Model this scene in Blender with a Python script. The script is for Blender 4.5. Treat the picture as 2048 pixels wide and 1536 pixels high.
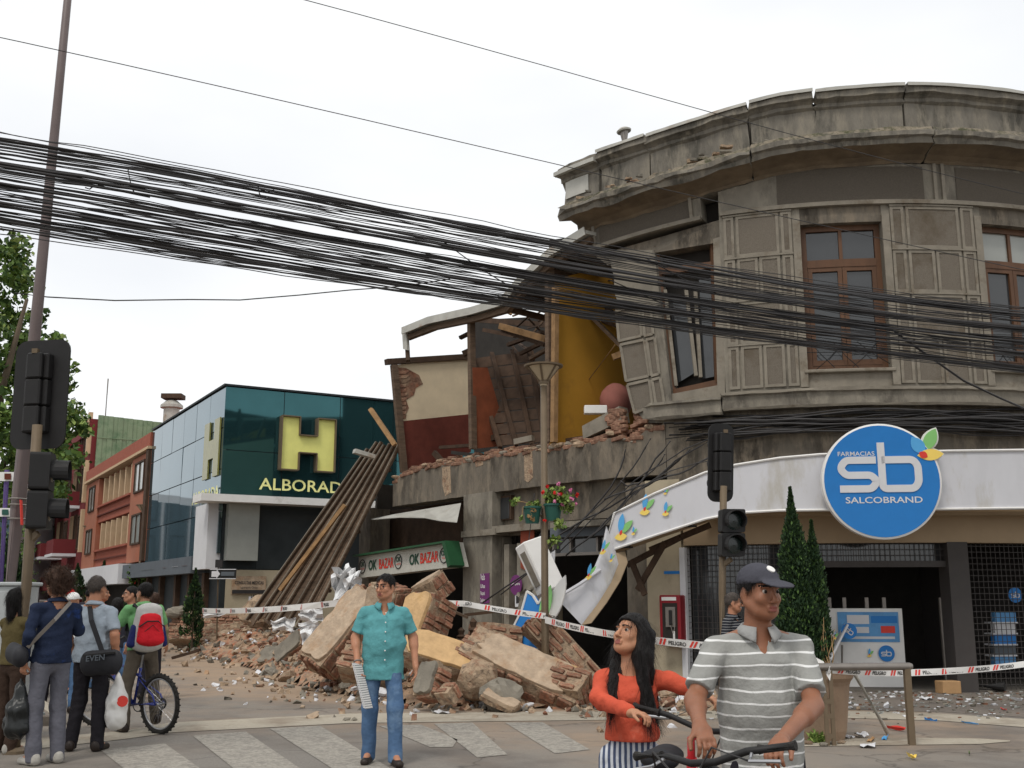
import bpy, bmesh, math, random
import numpy as np
from mathutils import Vector, Matrix, Euler, noise

for _o in list(bpy.data.objects):
    bpy.data.objects.remove(_o, do_unlink=True)
scene = bpy.context.scene
COL = scene.collection
R = math.radians
rng = random.Random(7)

# ---------------------------------------------------------------- camera
FPX, CX, CY, HOR = 2150.0, 1024.0, 768.0, 1195.0
PITCH = math.atan((HOR - CY) / FPX)
CAMH = 1.52
cam = bpy.data.cameras.new('camera')
cam.sensor_fit = 'HORIZONTAL'
cam.sensor_width = 36.0
cam.lens = FPX / 2048.0 * 36.0
cam.clip_start = 0.05
cam.clip_end = 3000.0
camo = bpy.data.objects.new('camera', cam)
camo.location = (0, 0, CAMH)
camo.rotation_euler = (R(90) + PITCH, 0, 0)
COL.objects.link(camo)
scene.camera = camo

# ---------------------------------------------------------------- sky, sun, exposure
SUN_EL, SUN_AZ = R(58), R(205)
world = bpy.data.worlds.new('World')
scene.world = world
world.use_nodes = True
_nt = world.node_tree
for _n in list(_nt.nodes):
    _nt.nodes.remove(_n)
_out = _nt.nodes.new('ShaderNodeOutputWorld')
_bg = _nt.nodes.new('ShaderNodeBackground')
_bg.inputs['Strength'].default_value = 0.1
_sky = _nt.nodes.new('ShaderNodeTexSky')
_sky.sky_type = 'NISHITA'
_sky.sun_disc = False
_sky.sun_elevation = SUN_EL
_sky.sun_rotation = SUN_AZ
_tc = _nt.nodes.new('ShaderNodeTexCoord')
_mp = _nt.nodes.new('ShaderNodeMapping')
_mp.inputs['Scale'].default_value = (1.0, 1.0, 2.6)
_cl = _nt.nodes.new('ShaderNodeTexNoise')
_cl.inputs['Scale'].default_value = 2.2
_cl.inputs['Detail'].default_value = 6
_cl.inputs['Roughness'].default_value = 0.45
_cr = _nt.nodes.new('ShaderNodeValToRGB')
_cr.color_ramp.elements[0].position = 0.30
_cr.color_ramp.elements[0].color = (9.3, 9.55, 9.95, 1)
_cr.color_ramp.elements[1].position = 0.58
_cr.color_ramp.elements[1].color = (10.9, 11.0, 11.0, 1)
_mx = _nt.nodes.new('ShaderNodeMix')
_mx.data_type = 'RGBA'
_mx.inputs[0].default_value = 0.93
_nt.links.new(_tc.outputs['Generated'], _mp.inputs['Vector'])
_nt.links.new(_mp.outputs['Vector'], _cl.inputs['Vector'])
_nt.links.new(_cl.outputs['Fac'], _cr.inputs['Fac'])
_nt.links.new(_sky.outputs['Color'], _mx.inputs[6])
_nt.links.new(_cr.outputs['Color'], _mx.inputs[7])
_nt.links.new(_mx.outputs[2], _bg.inputs['Color'])
_nt.links.new(_bg.outputs['Background'], _out.inputs['Surface'])

sun = bpy.data.lights.new('sun', 'SUN')
sun.energy = 1.5
sun.angle = R(14)
sun.color = (1.0, 0.95, 0.88)
suno = bpy.data.objects.new('sun', sun)
suno.rotation_euler = (R(90) - SUN_EL, 0, R(180) - SUN_AZ)
_sd = Vector((math.sin(SUN_AZ) * math.cos(SUN_EL), math.cos(SUN_AZ) * math.cos(SUN_EL), math.sin(SUN_EL)))
suno.rotation_euler = _sd.to_track_quat('Z', 'Y').to_euler()
suno.location = (0, 0, 40)
COL.objects.link(suno)

vs = scene.view_settings
scene.display_settings.display_device = 'sRGB'
vs.view_transform = 'Standard'
vs.look = 'None'
vs.exposure = 0.0
vs.gamma = 1.0
vs.use_curve_mapping = False
scene.render.engine = 'CYCLES'
scene.cycles.max_bounces = 6
scene.cycles.diffuse_bounces = 3
scene.cycles.glossy_bounces = 3
scene.cycles.transmission_bounces = 4

# ---------------------------------------------------------------- pixel -> direction helpers
CP, SP = math.cos(PITCH), math.sin(PITCH)
def ray(x, y):
    u = (x - CX) / FPX
    v = (CY - y) / FPX
    return Vector((u, CP - v * SP, SP + v * CP))
def P(x, y, Y):
    d = ray(x, y)
    return Vector((0, 0, CAMH)) + d * (Y / d.y)
def PZ(x, y, z):
    d = ray(x, y)
    return Vector((0, 0, CAMH)) + d * ((z - CAMH) / d.z)
def G(x, y):
    return PZ(x, y, 0.0)
def PP(x, y, p0, n):
    d = ray(x, y); o = Vector((0, 0, CAMH))
    return o + d * ((Vector(p0) - o).dot(Vector(n)) / d.dot(Vector(n)))

# facade of the corner building: straight wing, then an arc of radius FR
FR = 8.0
APX = Vector((6.97, 18.15))
FC = Vector((APX.x, APX.y + FR))
PH0, PH1 = R(-55), R(35)
S0, S1 = FR * PH0, FR * PH1
def fframe(s):
    if s < S0:
        ph = PH0; b = FC + Vector((math.sin(ph), -math.cos(ph))) * FR
        t = Vector((math.cos(ph), math.sin(ph))); return b + t * (s - S0), t, Vector((math.sin(ph), -math.cos(ph)))
    if s > S1:
        ph = PH1; b = FC + Vector((math.sin(ph), -math.cos(ph))) * FR
        t = Vector((math.cos(ph), math.sin(ph))); return b + t * (s - S1), t, Vector((math.sin(ph), -math.cos(ph)))
    ph = s / FR
    n = Vector((math.sin(ph), -math.cos(ph)))
    return FC + n * FR, Vector((math.cos(ph), math.sin(ph))), n
def FS(s, z, out=0.0):
    b, t, n = fframe(s)
    q = b + n * out
    return Vector((q.x, q.y, z))
def SX(x, y=800, out=0.0):
    """arc length on the facade seen through pixel column x (image row y)"""
    d = ray(x, y); az = d.x / d.y
    lo, hi = -40.0, 12.0
    for _ in range(60):
        m = (lo + hi) / 2
        q = FS(m, 0, out)
        if q.x / q.y < az: lo = m
        else: hi = m
    return (lo + hi) / 2
def FZ(x, y, out=0.0):
    """(s, z) on the facade for a pixel"""
    s = SX(x, y, out); q = FS(s, 0, out); d = ray(x, y)
    return s, CAMH + d.z * q.y / d.y

# ---------------------------------------------------------------- materials
def lin(c):
    return tuple((v / 255.0 / 12.92) if v <= 10 else (((v / 255.0) + 0.055) / 1.055) ** 2.4 for v in c)
def alb(c, k=1.0):
    return tuple(min(0.92, v * k) for v in lin(c))
MATS = {}
def mat(name, col, rough=0.85, var=0.18, scale=5.0, bump=0.0, bscale=60.0, metal=0.0, spec=0.3,
        stain=None, stain_scale=1.3, stain_pos=0.55, stain2=None, stretch=(1, 1, 1), rnd=0.0, emit=None, stripe=None):
    """procedural surface: noise-varied base colour, optional stain colour, bump; col is linear rgb"""
    if name in MATS: return MATS[name]
    m = bpy.data.materials.new(name); m.use_nodes = True
    nt = m.node_tree; N = nt.nodes; L = nt.links
    b = N['Principled BSDF']
    b.inputs['Roughness'].default_value = rough
    b.inputs['Metallic'].default_value = metal
    b.inputs['Specular IOR Level'].default_value = spec
    tc = N.new('ShaderNodeTexCoord'); mp = N.new('ShaderNodeMapping')
    mp.inputs['Scale'].default_value = stretch
    L.new(tc.outputs['Object'], mp.inputs['Vector'])
    vec = mp.outputs['Vector']
    n1 = N.new('ShaderNodeTexNoise'); n1.inputs['Scale'].default_value = scale
    n1.inputs['Detail'].default_value = 7; n1.inputs['Roughness'].default_value = 0.62
    L.new(vec, n1.inputs['Vector'])
    rp = N.new('ShaderNodeValToRGB')
    rp.color_ramp.elements[0].position = 0.28
    rp.color_ramp.elements[1].position = 0.72
    rp.color_ramp.elements[0].color = tuple(max(0, c * (1 - var)) for c in col) + (1,)
    rp.color_ramp.elements[1].color = tuple(min(1, c * (1 + var)) for c in col) + (1,)
    L.new(n1.outputs['Fac'], rp.inputs['Fac'])
    cur = rp.outputs['Color']
    for k, st in enumerate((stain, stain2)):
        if not st: continue
        n2 = N.new('ShaderNodeTexNoise'); n2.inputs['Scale'].default_value = stain_scale * (1 + 1.7 * k)
        n2.inputs['Detail'].default_value = 8; n2.inputs['Roughness'].default_value = 0.68
        ad = N.new('ShaderNodeVectorMath'); ad.operation = 'ADD'; ad.inputs[1].default_value = (13.1 * (k + 1), 4.7, 8.3)
        L.new(vec, ad.inputs[0]); L.new(ad.outputs[0], n2.inputs['Vector'])
        r2 = N.new('ShaderNodeValToRGB')
        r2.color_ramp.elements[0].position = stain_pos - 0.07; r2.color_ramp.elements[0].color = (0, 0, 0, 1)
        r2.color_ramp.elements[1].position = stain_pos + 0.09; r2.color_ramp.elements[1].color = (1, 1, 1, 1)
        L.new(n2.outputs['Fac'], r2.inputs['Fac'])
        mx = N.new('ShaderNodeMix'); mx.data_type = 'RGBA'
        L.new(r2.outputs['Color'], mx.inputs[0]); L.new(cur, mx.inputs[6])
        mx.inputs[7].default_value = tuple(st) + (1,)
        cur = mx.outputs[2]
    if stripe:   # (axis index, period, duty, colour)
        ax, per, duty, sc = stripe
        sep = N.new('ShaderNodeSeparateXYZ'); L.new(tc.outputs['Object'], sep.inputs[0])
        dv = N.new('ShaderNodeMath'); dv.operation = 'DIVIDE'; dv.inputs[1].default_value = per
        nw = N.new('ShaderNodeTexNoise'); nw.inputs['Scale'].default_value = 6.0; L.new(tc.outputs['Object'], nw.inputs['Vector'])
        ma = N.new('ShaderNodeMath'); ma.operation = 'MULTIPLY_ADD'; ma.inputs[1].default_value = per * .55; L.new(nw.outputs['Fac'], ma.inputs[0]); L.new(sep.outputs[ax], ma.inputs[2])
        L.new(ma.outputs[0], dv.inputs[0])
        fr = N.new('ShaderNodeMath'); fr.operation = 'FRACT'; L.new(dv.outputs[0], fr.inputs[0])
        ls = N.new('ShaderNodeMath'); ls.operation = 'LESS_THAN'; ls.inputs[1].default_value = duty
        L.new(fr.outputs[0], ls.inputs[0])
        mx = N.new('ShaderNodeMix'); mx.data_type = 'RGBA'
        L.new(ls.outputs[0], mx.inputs[0]); L.new(cur, mx.inputs[6]); mx.inputs[7].default_value = tuple(sc) + (1,)
        cur = mx.outputs[2]
    if rnd:
        oi = N.new('ShaderNodeObjectInfo')
        mr = N.new('ShaderNodeMapRange'); mr.inputs[3].default_value = 1 - rnd; mr.inputs[4].default_value = 1 + rnd
        L.new(oi.outputs['Random'], mr.inputs[0])
        vm = N.new('ShaderNodeVectorMath'); vm.operation = 'SCALE'
        L.new(cur, vm.inputs[0]); L.new(mr.outputs[0], vm.inputs['Scale'])
        cur = vm.outputs[0]
    L.new(cur, b.inputs['Base Color'])
    if bump:
        n3 = N.new('ShaderNodeTexNoise'); n3.inputs['Scale'].default_value = bscale
        n3.inputs['Detail'].default_value = 5
        L.new(vec, n3.inputs['Vector'])
        bp = N.new('ShaderNodeBump'); bp.inputs['Strength'].default_value = bump; bp.inputs['Distance'].default_value = 0.02
        L.new(n3.outputs['Fac'], bp.inputs['Height']); L.new(bp.outputs['Normal'], b.inputs['Normal'])
    if emit:
        b.inputs['Emission Color'].default_value = tuple(emit[:3]) + (1,)
        b.inputs['Emission Strength'].default_value = emit[3]
    MATS[name] = m
    return m

m_concrete = mat('old_concrete', alb((118, 112, 101), 1.08), var=.24, scale=3.0, bump=.35, bscale=45, stretch=(1, 1, .45),
                 stain=alb((82, 77, 70)), stain_scale=1.5, stain_pos=.58, stain2=alb((138, 131, 118), 1.05))
m_parapet = mat('weathered_grey_render', alb((112, 107, 98), 1.05), var=.28, scale=3.5, bump=.4, bscale=50, stretch=(1, 1, .3),
                stain=alb((74, 71, 64)), stain_scale=1.8, stain_pos=.55, stain2=alb((134, 127, 114)))
m_concrete_d = mat('sooty_concrete', alb((98, 91, 81), 1.08), var=.25, scale=3.0, bump=.4, bscale=40, stretch=(1, 1, .35),
                   stain=alb((64, 58, 50)), stain_scale=1.6, stain_pos=.55, stain2=alb((126, 115, 100)))
m_rough = mat('roughcast_panel', alb((114, 106, 95), 1.08), var=.24, scale=70, bump=.8, bscale=170,
              stain=alb((96, 85, 70)), stain_scale=1.2, stain_pos=.60)
m_frieze = mat('grey_brown_frieze', alb((88, 81, 72), 1.05), var=.14, scale=40, bump=.5, bscale=120)
m_trim = mat('pale_stone_trim', alb((127, 120, 108), 1.06), var=.20, scale=4, bump=.25, bscale=70,
             stain=alb((104, 93, 78)), stain_scale=2.5, stain_pos=.60)
m_moss = mat('mossy_concrete', alb((84, 80, 72), 1.1), var=.3, scale=5, bump=.6, bscale=30,
             stain=alb((66, 66, 44), 1.1), stain_scale=2.5, stain_pos=.50, stain2=alb((128, 118, 102)))
m_brick = mat('red_brick', alb((148, 98, 75), 1.08), var=.32, scale=5, bump=.7, bscale=14, rnd=.30,
              stain=alb((152, 128, 106), 1.1), stain_scale=1.6, stain_pos=.51, stain2=alb((120, 88, 72), 1.0))
m_mortar = mat('crumbling_mortar', alb((150, 130, 108), 1.15), var=.30, scale=9, bump=.9, bscale=32,
               stain=alb((130, 88, 64)), stain_scale=4, stain_pos=.58, stain2=alb((104, 90, 76)))
m_plaster_y = mat('ochre_plaster', alb((194, 160, 116), 1.0), var=.2, scale=5, bump=.7, bscale=16,
                  stain=alb((186, 150, 100)), stain_scale=2, stain_pos=.6)
m_plaster_p = mat('pinkish_plaster', alb((170, 150, 128), 1.02), var=.28, scale=6, bump=.9, bscale=18,
                  stain=alb((160, 128, 98)), stain_scale=2.2, stain_pos=.56)
m_yellow = mat('yellow_wall_paint', alb((172, 126, 42), 1.0), var=.08, scale=2, stain=alb((146, 106, 42)), stain_scale=.9, stain_pos=.62)
m_cream = mat('cream_wall_paint', alb((196, 180, 152), 1.15), var=.08, scale=3)
m_maroon = mat('maroon_wall_paint', alb((92, 44, 34), 1.1), var=.2, scale=4)
m_orangewall = mat('orange_wall_paint', alb((122, 66, 42), 1.0), var=.25, scale=3)
m_wood = mat('old_brown_timber', alb((90, 74, 60), 1.08), var=.38, scale=3, stretch=(1, 1, 6), bump=.4, bscale=30, rnd=.25)
m_wood_l = mat('fresh_broken_timber', alb((150, 118, 82), 1.05), var=.3, scale=6, bump=.3, rnd=.2)
m_wood_d = mat('dark_timber', alb((66, 50, 38), 1.1), var=.35, scale=5, bump=.4, rnd=.2)
m_winwood = mat('varnished_window_wood', alb((92, 64, 44), 1.0), rough=.5, var=.25, scale=6, stretch=(1, 1, .2))
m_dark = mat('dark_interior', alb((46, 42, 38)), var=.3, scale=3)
m_black = mat('black_plastic', alb((34, 33, 33)), rough=.55, var=.15, scale=8)
m_cable = mat('black_cable_rubber', alb((50, 48, 48)), rough=.55, var=.3, scale=3, spec=.4)
m_glass_dark = mat('dark_window_glass', alb((52, 54, 56)), rough=.06, var=.1, scale=2, spec=.7)
m_glass_pale = mat('pale_window_glass', alb((150, 152, 146)), rough=.1, var=.08, scale=2, spec=.6)
m_white = mat('white_painted_metal', alb((226, 224, 220), 1.0), rough=.5, var=.05, scale=3, stain=alb((190, 186, 178)), stain_scale=1.5, stain_pos=.66)
m_canvas = mat('white_sign_canvas', alb((206, 206, 210), 1.0), rough=.6, var=.06, scale=2.0, bump=.2, bscale=2.6, stretch=(1, 1, .35), stain=alb((182, 178, 170)), stain_scale=1.6, stain_pos=.60)
m_tan = mat('tan_soffit_paint', alb((158, 138, 112), 1.05), rough=.7, var=.08, scale=2)
m_lampgrey = mat('bronze_painted_steel', alb((104, 90, 72), 1.1), rough=.55, var=.12, scale=6, metal=.1)
m_steel = mat('grey_steel', alb((128, 122, 116), 1.1), rough=.42, var=.12, scale=6, metal=.45)
m_zinc = mat('galvanised_sheet', alb((168, 166, 158), 1.1), rough=.5, var=.16, scale=3, metal=.2, stain=alb((140, 112, 86)), stain_scale=1.2, stain_pos=.64)
m_lens = mat('signal_lens', alb((26, 38, 36)), rough=.2, var=.2, scale=20, spec=.6)
m_asphalt = mat('dusty_asphalt', alb((152, 146, 138), .66), rough=.93, var=.22, scale=38, bump=.35, bscale=150,
                stain=alb((158, 149, 138), .66), stain_scale=.22, stain_pos=.53, stain2=alb((136, 128, 120), .62))
m_dust = mat('brick_dust', alb((186, 146, 112), .68), rough=.95, var=.2, scale=5, bump=.3, bscale=90,
             stain=alb((160, 150, 138), .66), stain_scale=.9, stain_pos=.52)
m_paint = mat('worn_road_paint', alb((186, 180, 168), .70), rough=.85, var=.10, scale=30, bump=.1, bscale=140,
              stain=alb((152, 146, 138), .66), stain_scale=11, stain_pos=.54, stain2=alb((154, 147, 138), .66))
m_strip = mat('pale_concrete_strip', alb((196, 186, 168), .70), rough=.9, var=.12, scale=20, bump=.2, bscale=120,
              stain=alb((168, 154, 136), .66), stain_scale=1.2, stain_pos=.56)
m_paving = mat('grey_paving', alb((140, 130, 120), .68), rough=.92, var=.16, scale=14, bump=.3, bscale=110,
               stain=alb((112, 104, 96), .66), stain_scale=.9, stain_pos=.55, rnd=.06)

# ---------------------------------------------------------------- object helpers
def mesh_obj(name, verts, faces, mats, parent=None, world=True, smooth=False, midx=None, **kw):
    me = bpy.data.meshes.new(name)
    off = Vector((0, 0, 0))
    if parent is not None and world:
        q = parent
        while q is not None:
            off += q.location; q = q.parent
    if isinstance(verts, np.ndarray):
        verts = (verts - np.array(off)).tolist() if off.length else verts.tolist()
    elif off.length:
        verts = [(v[0] - off.x, v[1] - off.y, v[2] - off.z) for v in verts]
    if isinstance(faces, np.ndarray): faces = faces.tolist()
    me.from_pydata([tuple(v) for v in verts], [], faces)
    for m in (mats if isinstance(mats, (list, tuple)) else [mats]):
        me.materials.append(m)
    if midx is not None:
        me.polygons.foreach_set('material_index', np.asarray(midx, dtype=np.int32))
    if smooth:
        me.polygons.foreach_set('use_smooth', np.ones(len(me.polygons), dtype=bool))
    me.update()
    o = bpy.data.objects.new(name, me)
    COL.objects.link(o)
    if parent is not None: o.parent = parent
    for k, v in kw.items(): o[k] = v
    return o
def tag(o, label, cat, group=None):
    o['label'] = label; o['category'] = cat
    if group: o['group'] = group
    return o
def thing(name, loc, label, cat, group=None, rot=None):
    o = bpy.data.objects.new(name, None)
    o.empty_display_size = 0.2
    o.location = loc
    if rot is not None: o.rotation_euler = rot
    COL.objects.link(o)
    return tag(o, label, cat, group)
def copy_tree(o, parent=None):
    c = o.copy(); COL.objects.link(c); c.parent = parent
    for ch in list(o.children): copy_tree(ch, c)
    return c
def V(*a): return Vector(a)
def frame_from(d, hint=(0, 0, 1)):
    d = Vector(d).normalized(); h = Vector(hint)
    if abs(d.dot(h.normalized())) > .98: h = Vector((1, 0, 0))
    u = d.cross(h).normalized(); w = u.cross(d).normalized()
    return d, u, w

class MB:
    def __init__(s): s.v = []; s.f = []; s.m = []
    def add(s, vs_, fs_, mi=0):
        o = len(s.v); s.v += [tuple(q) for q in vs_]
        s.f += [[i + o for i in f] for f in fs_]; s.m += [mi] * len(fs_); return s
    def hexa(s, p, mi=0):
        """8 points: bottom ring 0-3 (ccw), top ring 4-7"""
        return s.add(p, [(3, 2, 1, 0), (4, 5, 6, 7), (0, 1, 5, 4), (1, 2, 6, 5), (2, 3, 7, 6), (3, 0, 4, 7)], mi)
    def obox(s, c, ax, ay, az, mi=0):
        c, ax, ay, az = Vector(c), Vector(ax), Vector(ay), Vector(az)
        return s.hexa([c - ax - ay - az, c + ax - ay - az, c + ax + ay - az, c - ax + ay - az,
                       c - ax - ay + az, c + ax - ay + az, c + ax + ay + az, c - ax + ay + az], mi)
    def box(s, lo, hi, mi=0):
        c = (Vector(lo) + Vector(hi)) / 2; h = (Vector(hi) - Vector(lo)) / 2
        return s.obox(c, (h.x, 0, 0), (0, h.y, 0), (0, 0, h.z), mi)
    def beam(s, a, b, w, h, hint=(0, 0, 1), mi=0):
        a, b = Vector(a), Vector(b); d, u, k = frame_from(b - a, hint)
        return s.obox((a + b) / 2, (b - a) / 2, u * w / 2, k * h / 2, mi)
    def tube(s, pts, r, n=8, mi=0, cap=True):
        pts = [Vector(p) for p in pts]; m = len(pts)
        rs = r if isinstance(r, (list, tuple)) else [r] * m
        vs_ = []; pu = None
        for i, p in enumerate(pts):
            d = (pts[min(i + 1, m - 1)] - pts[max(i - 1, 0)])
            d, u, w = frame_from(d if d.length > 1e-9 else (0, 0, 1))
            if pu is not None:
                u2 = pu - d * pu.dot(d)
                if u2.length > 1e-6: u = u2.normalized(); w = d.cross(u)
            pu = u
            for k in range(n):
                a = 2 * math.pi * k / n
                vs_.append(p + u * (math.cos(a) * rs[i]) + w * (math.sin(a) * rs[i]))
        fs_ = []
        for i in range(m - 1):
            for k in range(n):
                k2 = (k + 1) % n
                fs_.append((i * n + k, i * n + k2, (i + 1) * n + k2, (i + 1) * n + k))
        if cap:
            fs_.append(tuple(range(n - 1, -1, -1))); fs_.append(tuple((m - 1) * n + k for k in range(n)))
        return s.add(vs_, fs_, mi)
    def lathe(s, c, prof, n=20, mi=0, axis=(0, 0, 1), cap=True):
        d, u, w = frame_from(axis); c = Vector(c); vs_ = []; fs_ = []
        for (r, z) in prof:
            for k in range(n):
                a = 2 * math.pi * k / n
                vs_.append(c + d * z + u * (math.cos(a) * r) + w * (math.sin(a) * r))
        for i in range(len(prof) - 1):
            for k in range(n):
                k2 = (k + 1) % n
                fs_.append((i * n + k, i * n + k2, (i + 1) * n + k2, (i + 1) * n + k))
        if cap:
            fs_.append(tuple(range(n - 1, -1, -1))); fs_.append(tuple((len(prof) - 1) * n + k for k in range(n)))
        return s.add(vs_, fs_, mi)
    def torus(s, c, axis, R0, r, n=32, k=8, mi=0, sq=1.0):
        d, u, w = frame_from(axis); c = Vector(c); vs_ = []; fs_ = []
        for i in range(n):
            a = 2 * math.pi * i / n; e = u * math.cos(a) + w * math.sin(a)
            for j in range(k):
                b = 2 * math.pi * j / k
                vs_.append(c + e * (R0 + r * math.cos(b)) + d * (r * sq * math.sin(b)))
        for i in range(n):
            for j in range(k):
                fs_.append((i * k + j, ((i + 1) % n) * k + j, ((i + 1) % n) * k + (j + 1) % k, i * k + (j + 1) % k))
        return s.add(vs_, fs_, mi)
    def prism(s, poly, n, mi=0):
        """polygon (list of points), extruded by vector n"""
        n = Vector(n); m = len(poly); a = [Vector(p) for p in poly]
        return s.add(a + [p + n for p in a], [tuple(range(m - 1, -1, -1)), tuple(range(m, 2 * m))] +
                     [(i, (i + 1) % m, m + (i + 1) % m, m + i) for i in range(m)], mi)
    def ball(s, c, r, n=10, k=7, mi=0):
        rx, ry, rz = (r, r, r) if not isinstance(r, (tuple, list)) else r
        c = Vector(c); vs_ = [c + Vector((0, 0, rz))]; fs_ = []
        for i in range(1, k):
            t = math.pi * i / k
            for j in range(n):
                a = 2 * math.pi * j / n
                vs_.append(c + Vector((rx * math.sin(t) * math.cos(a), ry * math.sin(t) * math.sin(a), rz * math.cos(t))))
        vs_.append(c - Vector((0, 0, rz)))
        for j in range(n): fs_.append((0, 1 + j, 1 + (j + 1) % n))
        for i in range(k - 2):
            for j in range(n):
                fs_.append((1 + i * n + j, 1 + (i + 1) * n + j, 1 + (i + 1) * n + (j + 1) % n, 1 + i * n + (j + 1) % n))
        l = len(vs_) - 1; b = 1 + (k - 2) * n
        for j in range(n): fs_.append((l, b + (j + 1) % n, b + j))
        return s.add(vs_, fs_, mi)
    def build(s, name, m, parent=None, world=True, smooth=False, bevel=0, **kw):
        o = mesh_obj(name, s.v, s.f, m, parent, world, smooth, s.m if any(s.m) else None, **kw)
        bm = bmesh.new(); bm.from_mesh(o.data)
        bmesh.ops.recalc_face_normals(bm, faces=bm.faces)
        bm.to_mesh(o.data); bm.free()
        if smooth:
            o.data.polygons.foreach_set('use_smooth', np.ones(len(o.data.polygons), dtype=bool))
        if bevel:
            md = o.modifiers.new('bevel', 'BEVEL'); md.width = bevel; md.segments = 1; md.limit_method = 'ANGLE'
        return o
def jitter_mesh(o, amp, freq=3.0, seed=0, cuts=0):
    """break up straight edges and flat faces of a mesh with real displacement"""
    bm = bmesh.new(); bm.from_mesh(o.data)
    if cuts:
        bmesh.ops.subdivide_edges(bm, edges=bm.edges[:], cuts=cuts, use_grid_fill=True)
    for v in bm.verts:
        q = v.co * freq + Vector((seed * 7.3, seed * 3.1, seed * 1.7))
        v.co += noise.noise_vector(q) * amp + noise.noise_vector(q * 3.1) * amp * .4
    bm.to_mesh(o.data); bm.free()
FONT = None
def text(name, s, org, right, up, height, m, parent=None, depth=.01, bold=0.0, align='LEFT', width=None, shear=0):
    """flat letters as a mesh; org = baseline start (or centre), right/up unit vectors, height = cap height"""
    cu = bpy.data.curves.new(name, 'FONT'); cu.body = s
    cu.size = 1.0; cu.extrude = 0.0; cu.offset = bold; cu.align_x = align; cu.shear = shear
    cu.resolution_u = 3
    to = bpy.data.objects.new('tmp_text', cu); COL.objects.link(to)
    dg = bpy.context.evaluated_depsgraph_get()
    me = bpy.data.meshes.new_from_object(to.evaluated_get(dg))
    bpy.data.objects.remove(to, do_unlink=True)
    vs_ = [v.co.copy() for v in me.vertices]; fs_ = [tuple(p.vertices) for p in me.polygons]
    bpy.data.meshes.remove(me)
    k = height / 0.70
    kx = k
    if width:
        w0 = max(v.x for v in vs_) - min(v.x for v in vs_); kx = width / w0
    right, up = Vector(right).normalized(), Vector(up).normalized(); n = right.cross(up)
    pts = [Vector(org) + right * (v.x * kx) + up * (v.y * k) + n * depth for v in vs_]
    return mesh_obj(name, pts, fs_, m, parent)
# ================================================================ ground, pavements, markings
D2 = Vector((-0.497, 0.868, 0)); N2 = Vector((0.868, 0.497, 0))     # street direction and its right-hand normal
def vnoise(x, y, s=1.0, seed=0.0):
    return noise.noise(Vector((x * s + seed, y * s - seed, seed * .37)))
def graded(lo, hi, dlo, dhi, st):
    xs = list(np.arange(dlo, dhi + 1e-6, st)); d = st; a = dlo
    while a > lo: d *= 1.45; a -= d; xs.insert(0, a)
    d = st; a = dhi
    while a < hi: d *= 1.45; a += d; xs.append(a)
    return xs
gx = graded(-900, 900, -16, 14, .3); gy = graded(-900, 1500, 3, 46, .3)
rub0, rub1 = G(640, 1378), G(335, 1292)
rubn = G(1095, 1412); rubd = (rub1 - rub0).normalized()
def seg_d(p, a, b):
    ab = b - a; t = max(0, min(1, (p - a).dot(ab) / ab.dot(ab))); return (p - a - ab * t).length
gv = []; gf = []; dust = []
for j, y in enumerate(gy):
    for i, x in enumerate(gx):
        gv.append((x, y, 0.0))
        p = Vector((x, y, 0))
        dd = min(seg_d(p, rub0, rub1), seg_d(p, rub0, rubn), seg_d(p, rubn, Vector((3.5, 16.4, 0))))
        n1 = vnoise(x, y, .35, 3.1); n2 = vnoise(x, y, 1.3, 9.2)
        k = 1.15 - dd / (5.2 + 3.0 * n1) + .35 * n2
        dust.append(max(0.0, min(1.0, k)))
nx = len(gx)
for j in range(len(gy) - 1):
    for i in range(nx - 1):
        a = j * nx + i; gf.append((a, a + 1, a + nx + 1, a + nx))
ground = mesh_obj('road', gv, gf, m_asphalt, kind='structure')
at = ground.data.attributes.new('dust', 'FLOAT', 'POINT')
at.data.foreach_set('value', np.array(dust, dtype=np.float32))
_nt = m_asphalt.node_tree; _b = _nt.nodes['Principled BSDF']
_src = _b.inputs['Base Color'].links[0].from_socket
_at = _nt.nodes.new('ShaderNodeAttribute'); _at.attribute_name = 'dust'
_nz = _nt.nodes.new('ShaderNodeTexNoise'); _nz.inputs['Scale'].default_value = 3.0; _nz.inputs['Detail'].default_value = 8
_tc2 = _nt.nodes.new('ShaderNodeTexCoord'); _nt.links.new(_tc2.outputs['Object'], _nz.inputs['Vector'])
_ml = _nt.nodes.new('ShaderNodeMath'); _ml.operation = 'MULTIPLY_ADD'; _ml.inputs[1].default_value = 1.6; _ml.inputs[2].default_value = -.8
_ad = _nt.nodes.new('ShaderNodeMath'); _ad.operation = 'ADD'; _ad.use_clamp = True
_m3 = _nt.nodes.new('ShaderNodeMath'); _m3.operation = 'MULTIPLY'; _m3.use_clamp = True
_mx = _nt.nodes.new('ShaderNodeMix'); _mx.data_type = 'RGBA'
_nt.links.new(_nz.outputs['Fac'], _ml.inputs[0]); _nt.links.new(_ml.outputs[0], _ad.inputs[0])
_nt.links.new(_at.outputs['Fac'], _ad.inputs[1])
_nt.links.new(_ad.outputs[0], _m3.inputs[0]); _nt.links.new(_at.outputs['Fac'], _m3.inputs[1])
_nt.links.new(_m3.outputs[0], _mx.inputs[0]); _nt.links.new(_src, _mx.inputs[6])
_mx.inputs[7].default_value = alb((180, 156, 132), .74) + (1,)
_nt.links.new(_mx.outputs[2], _b.inputs['Base Color'])

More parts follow.
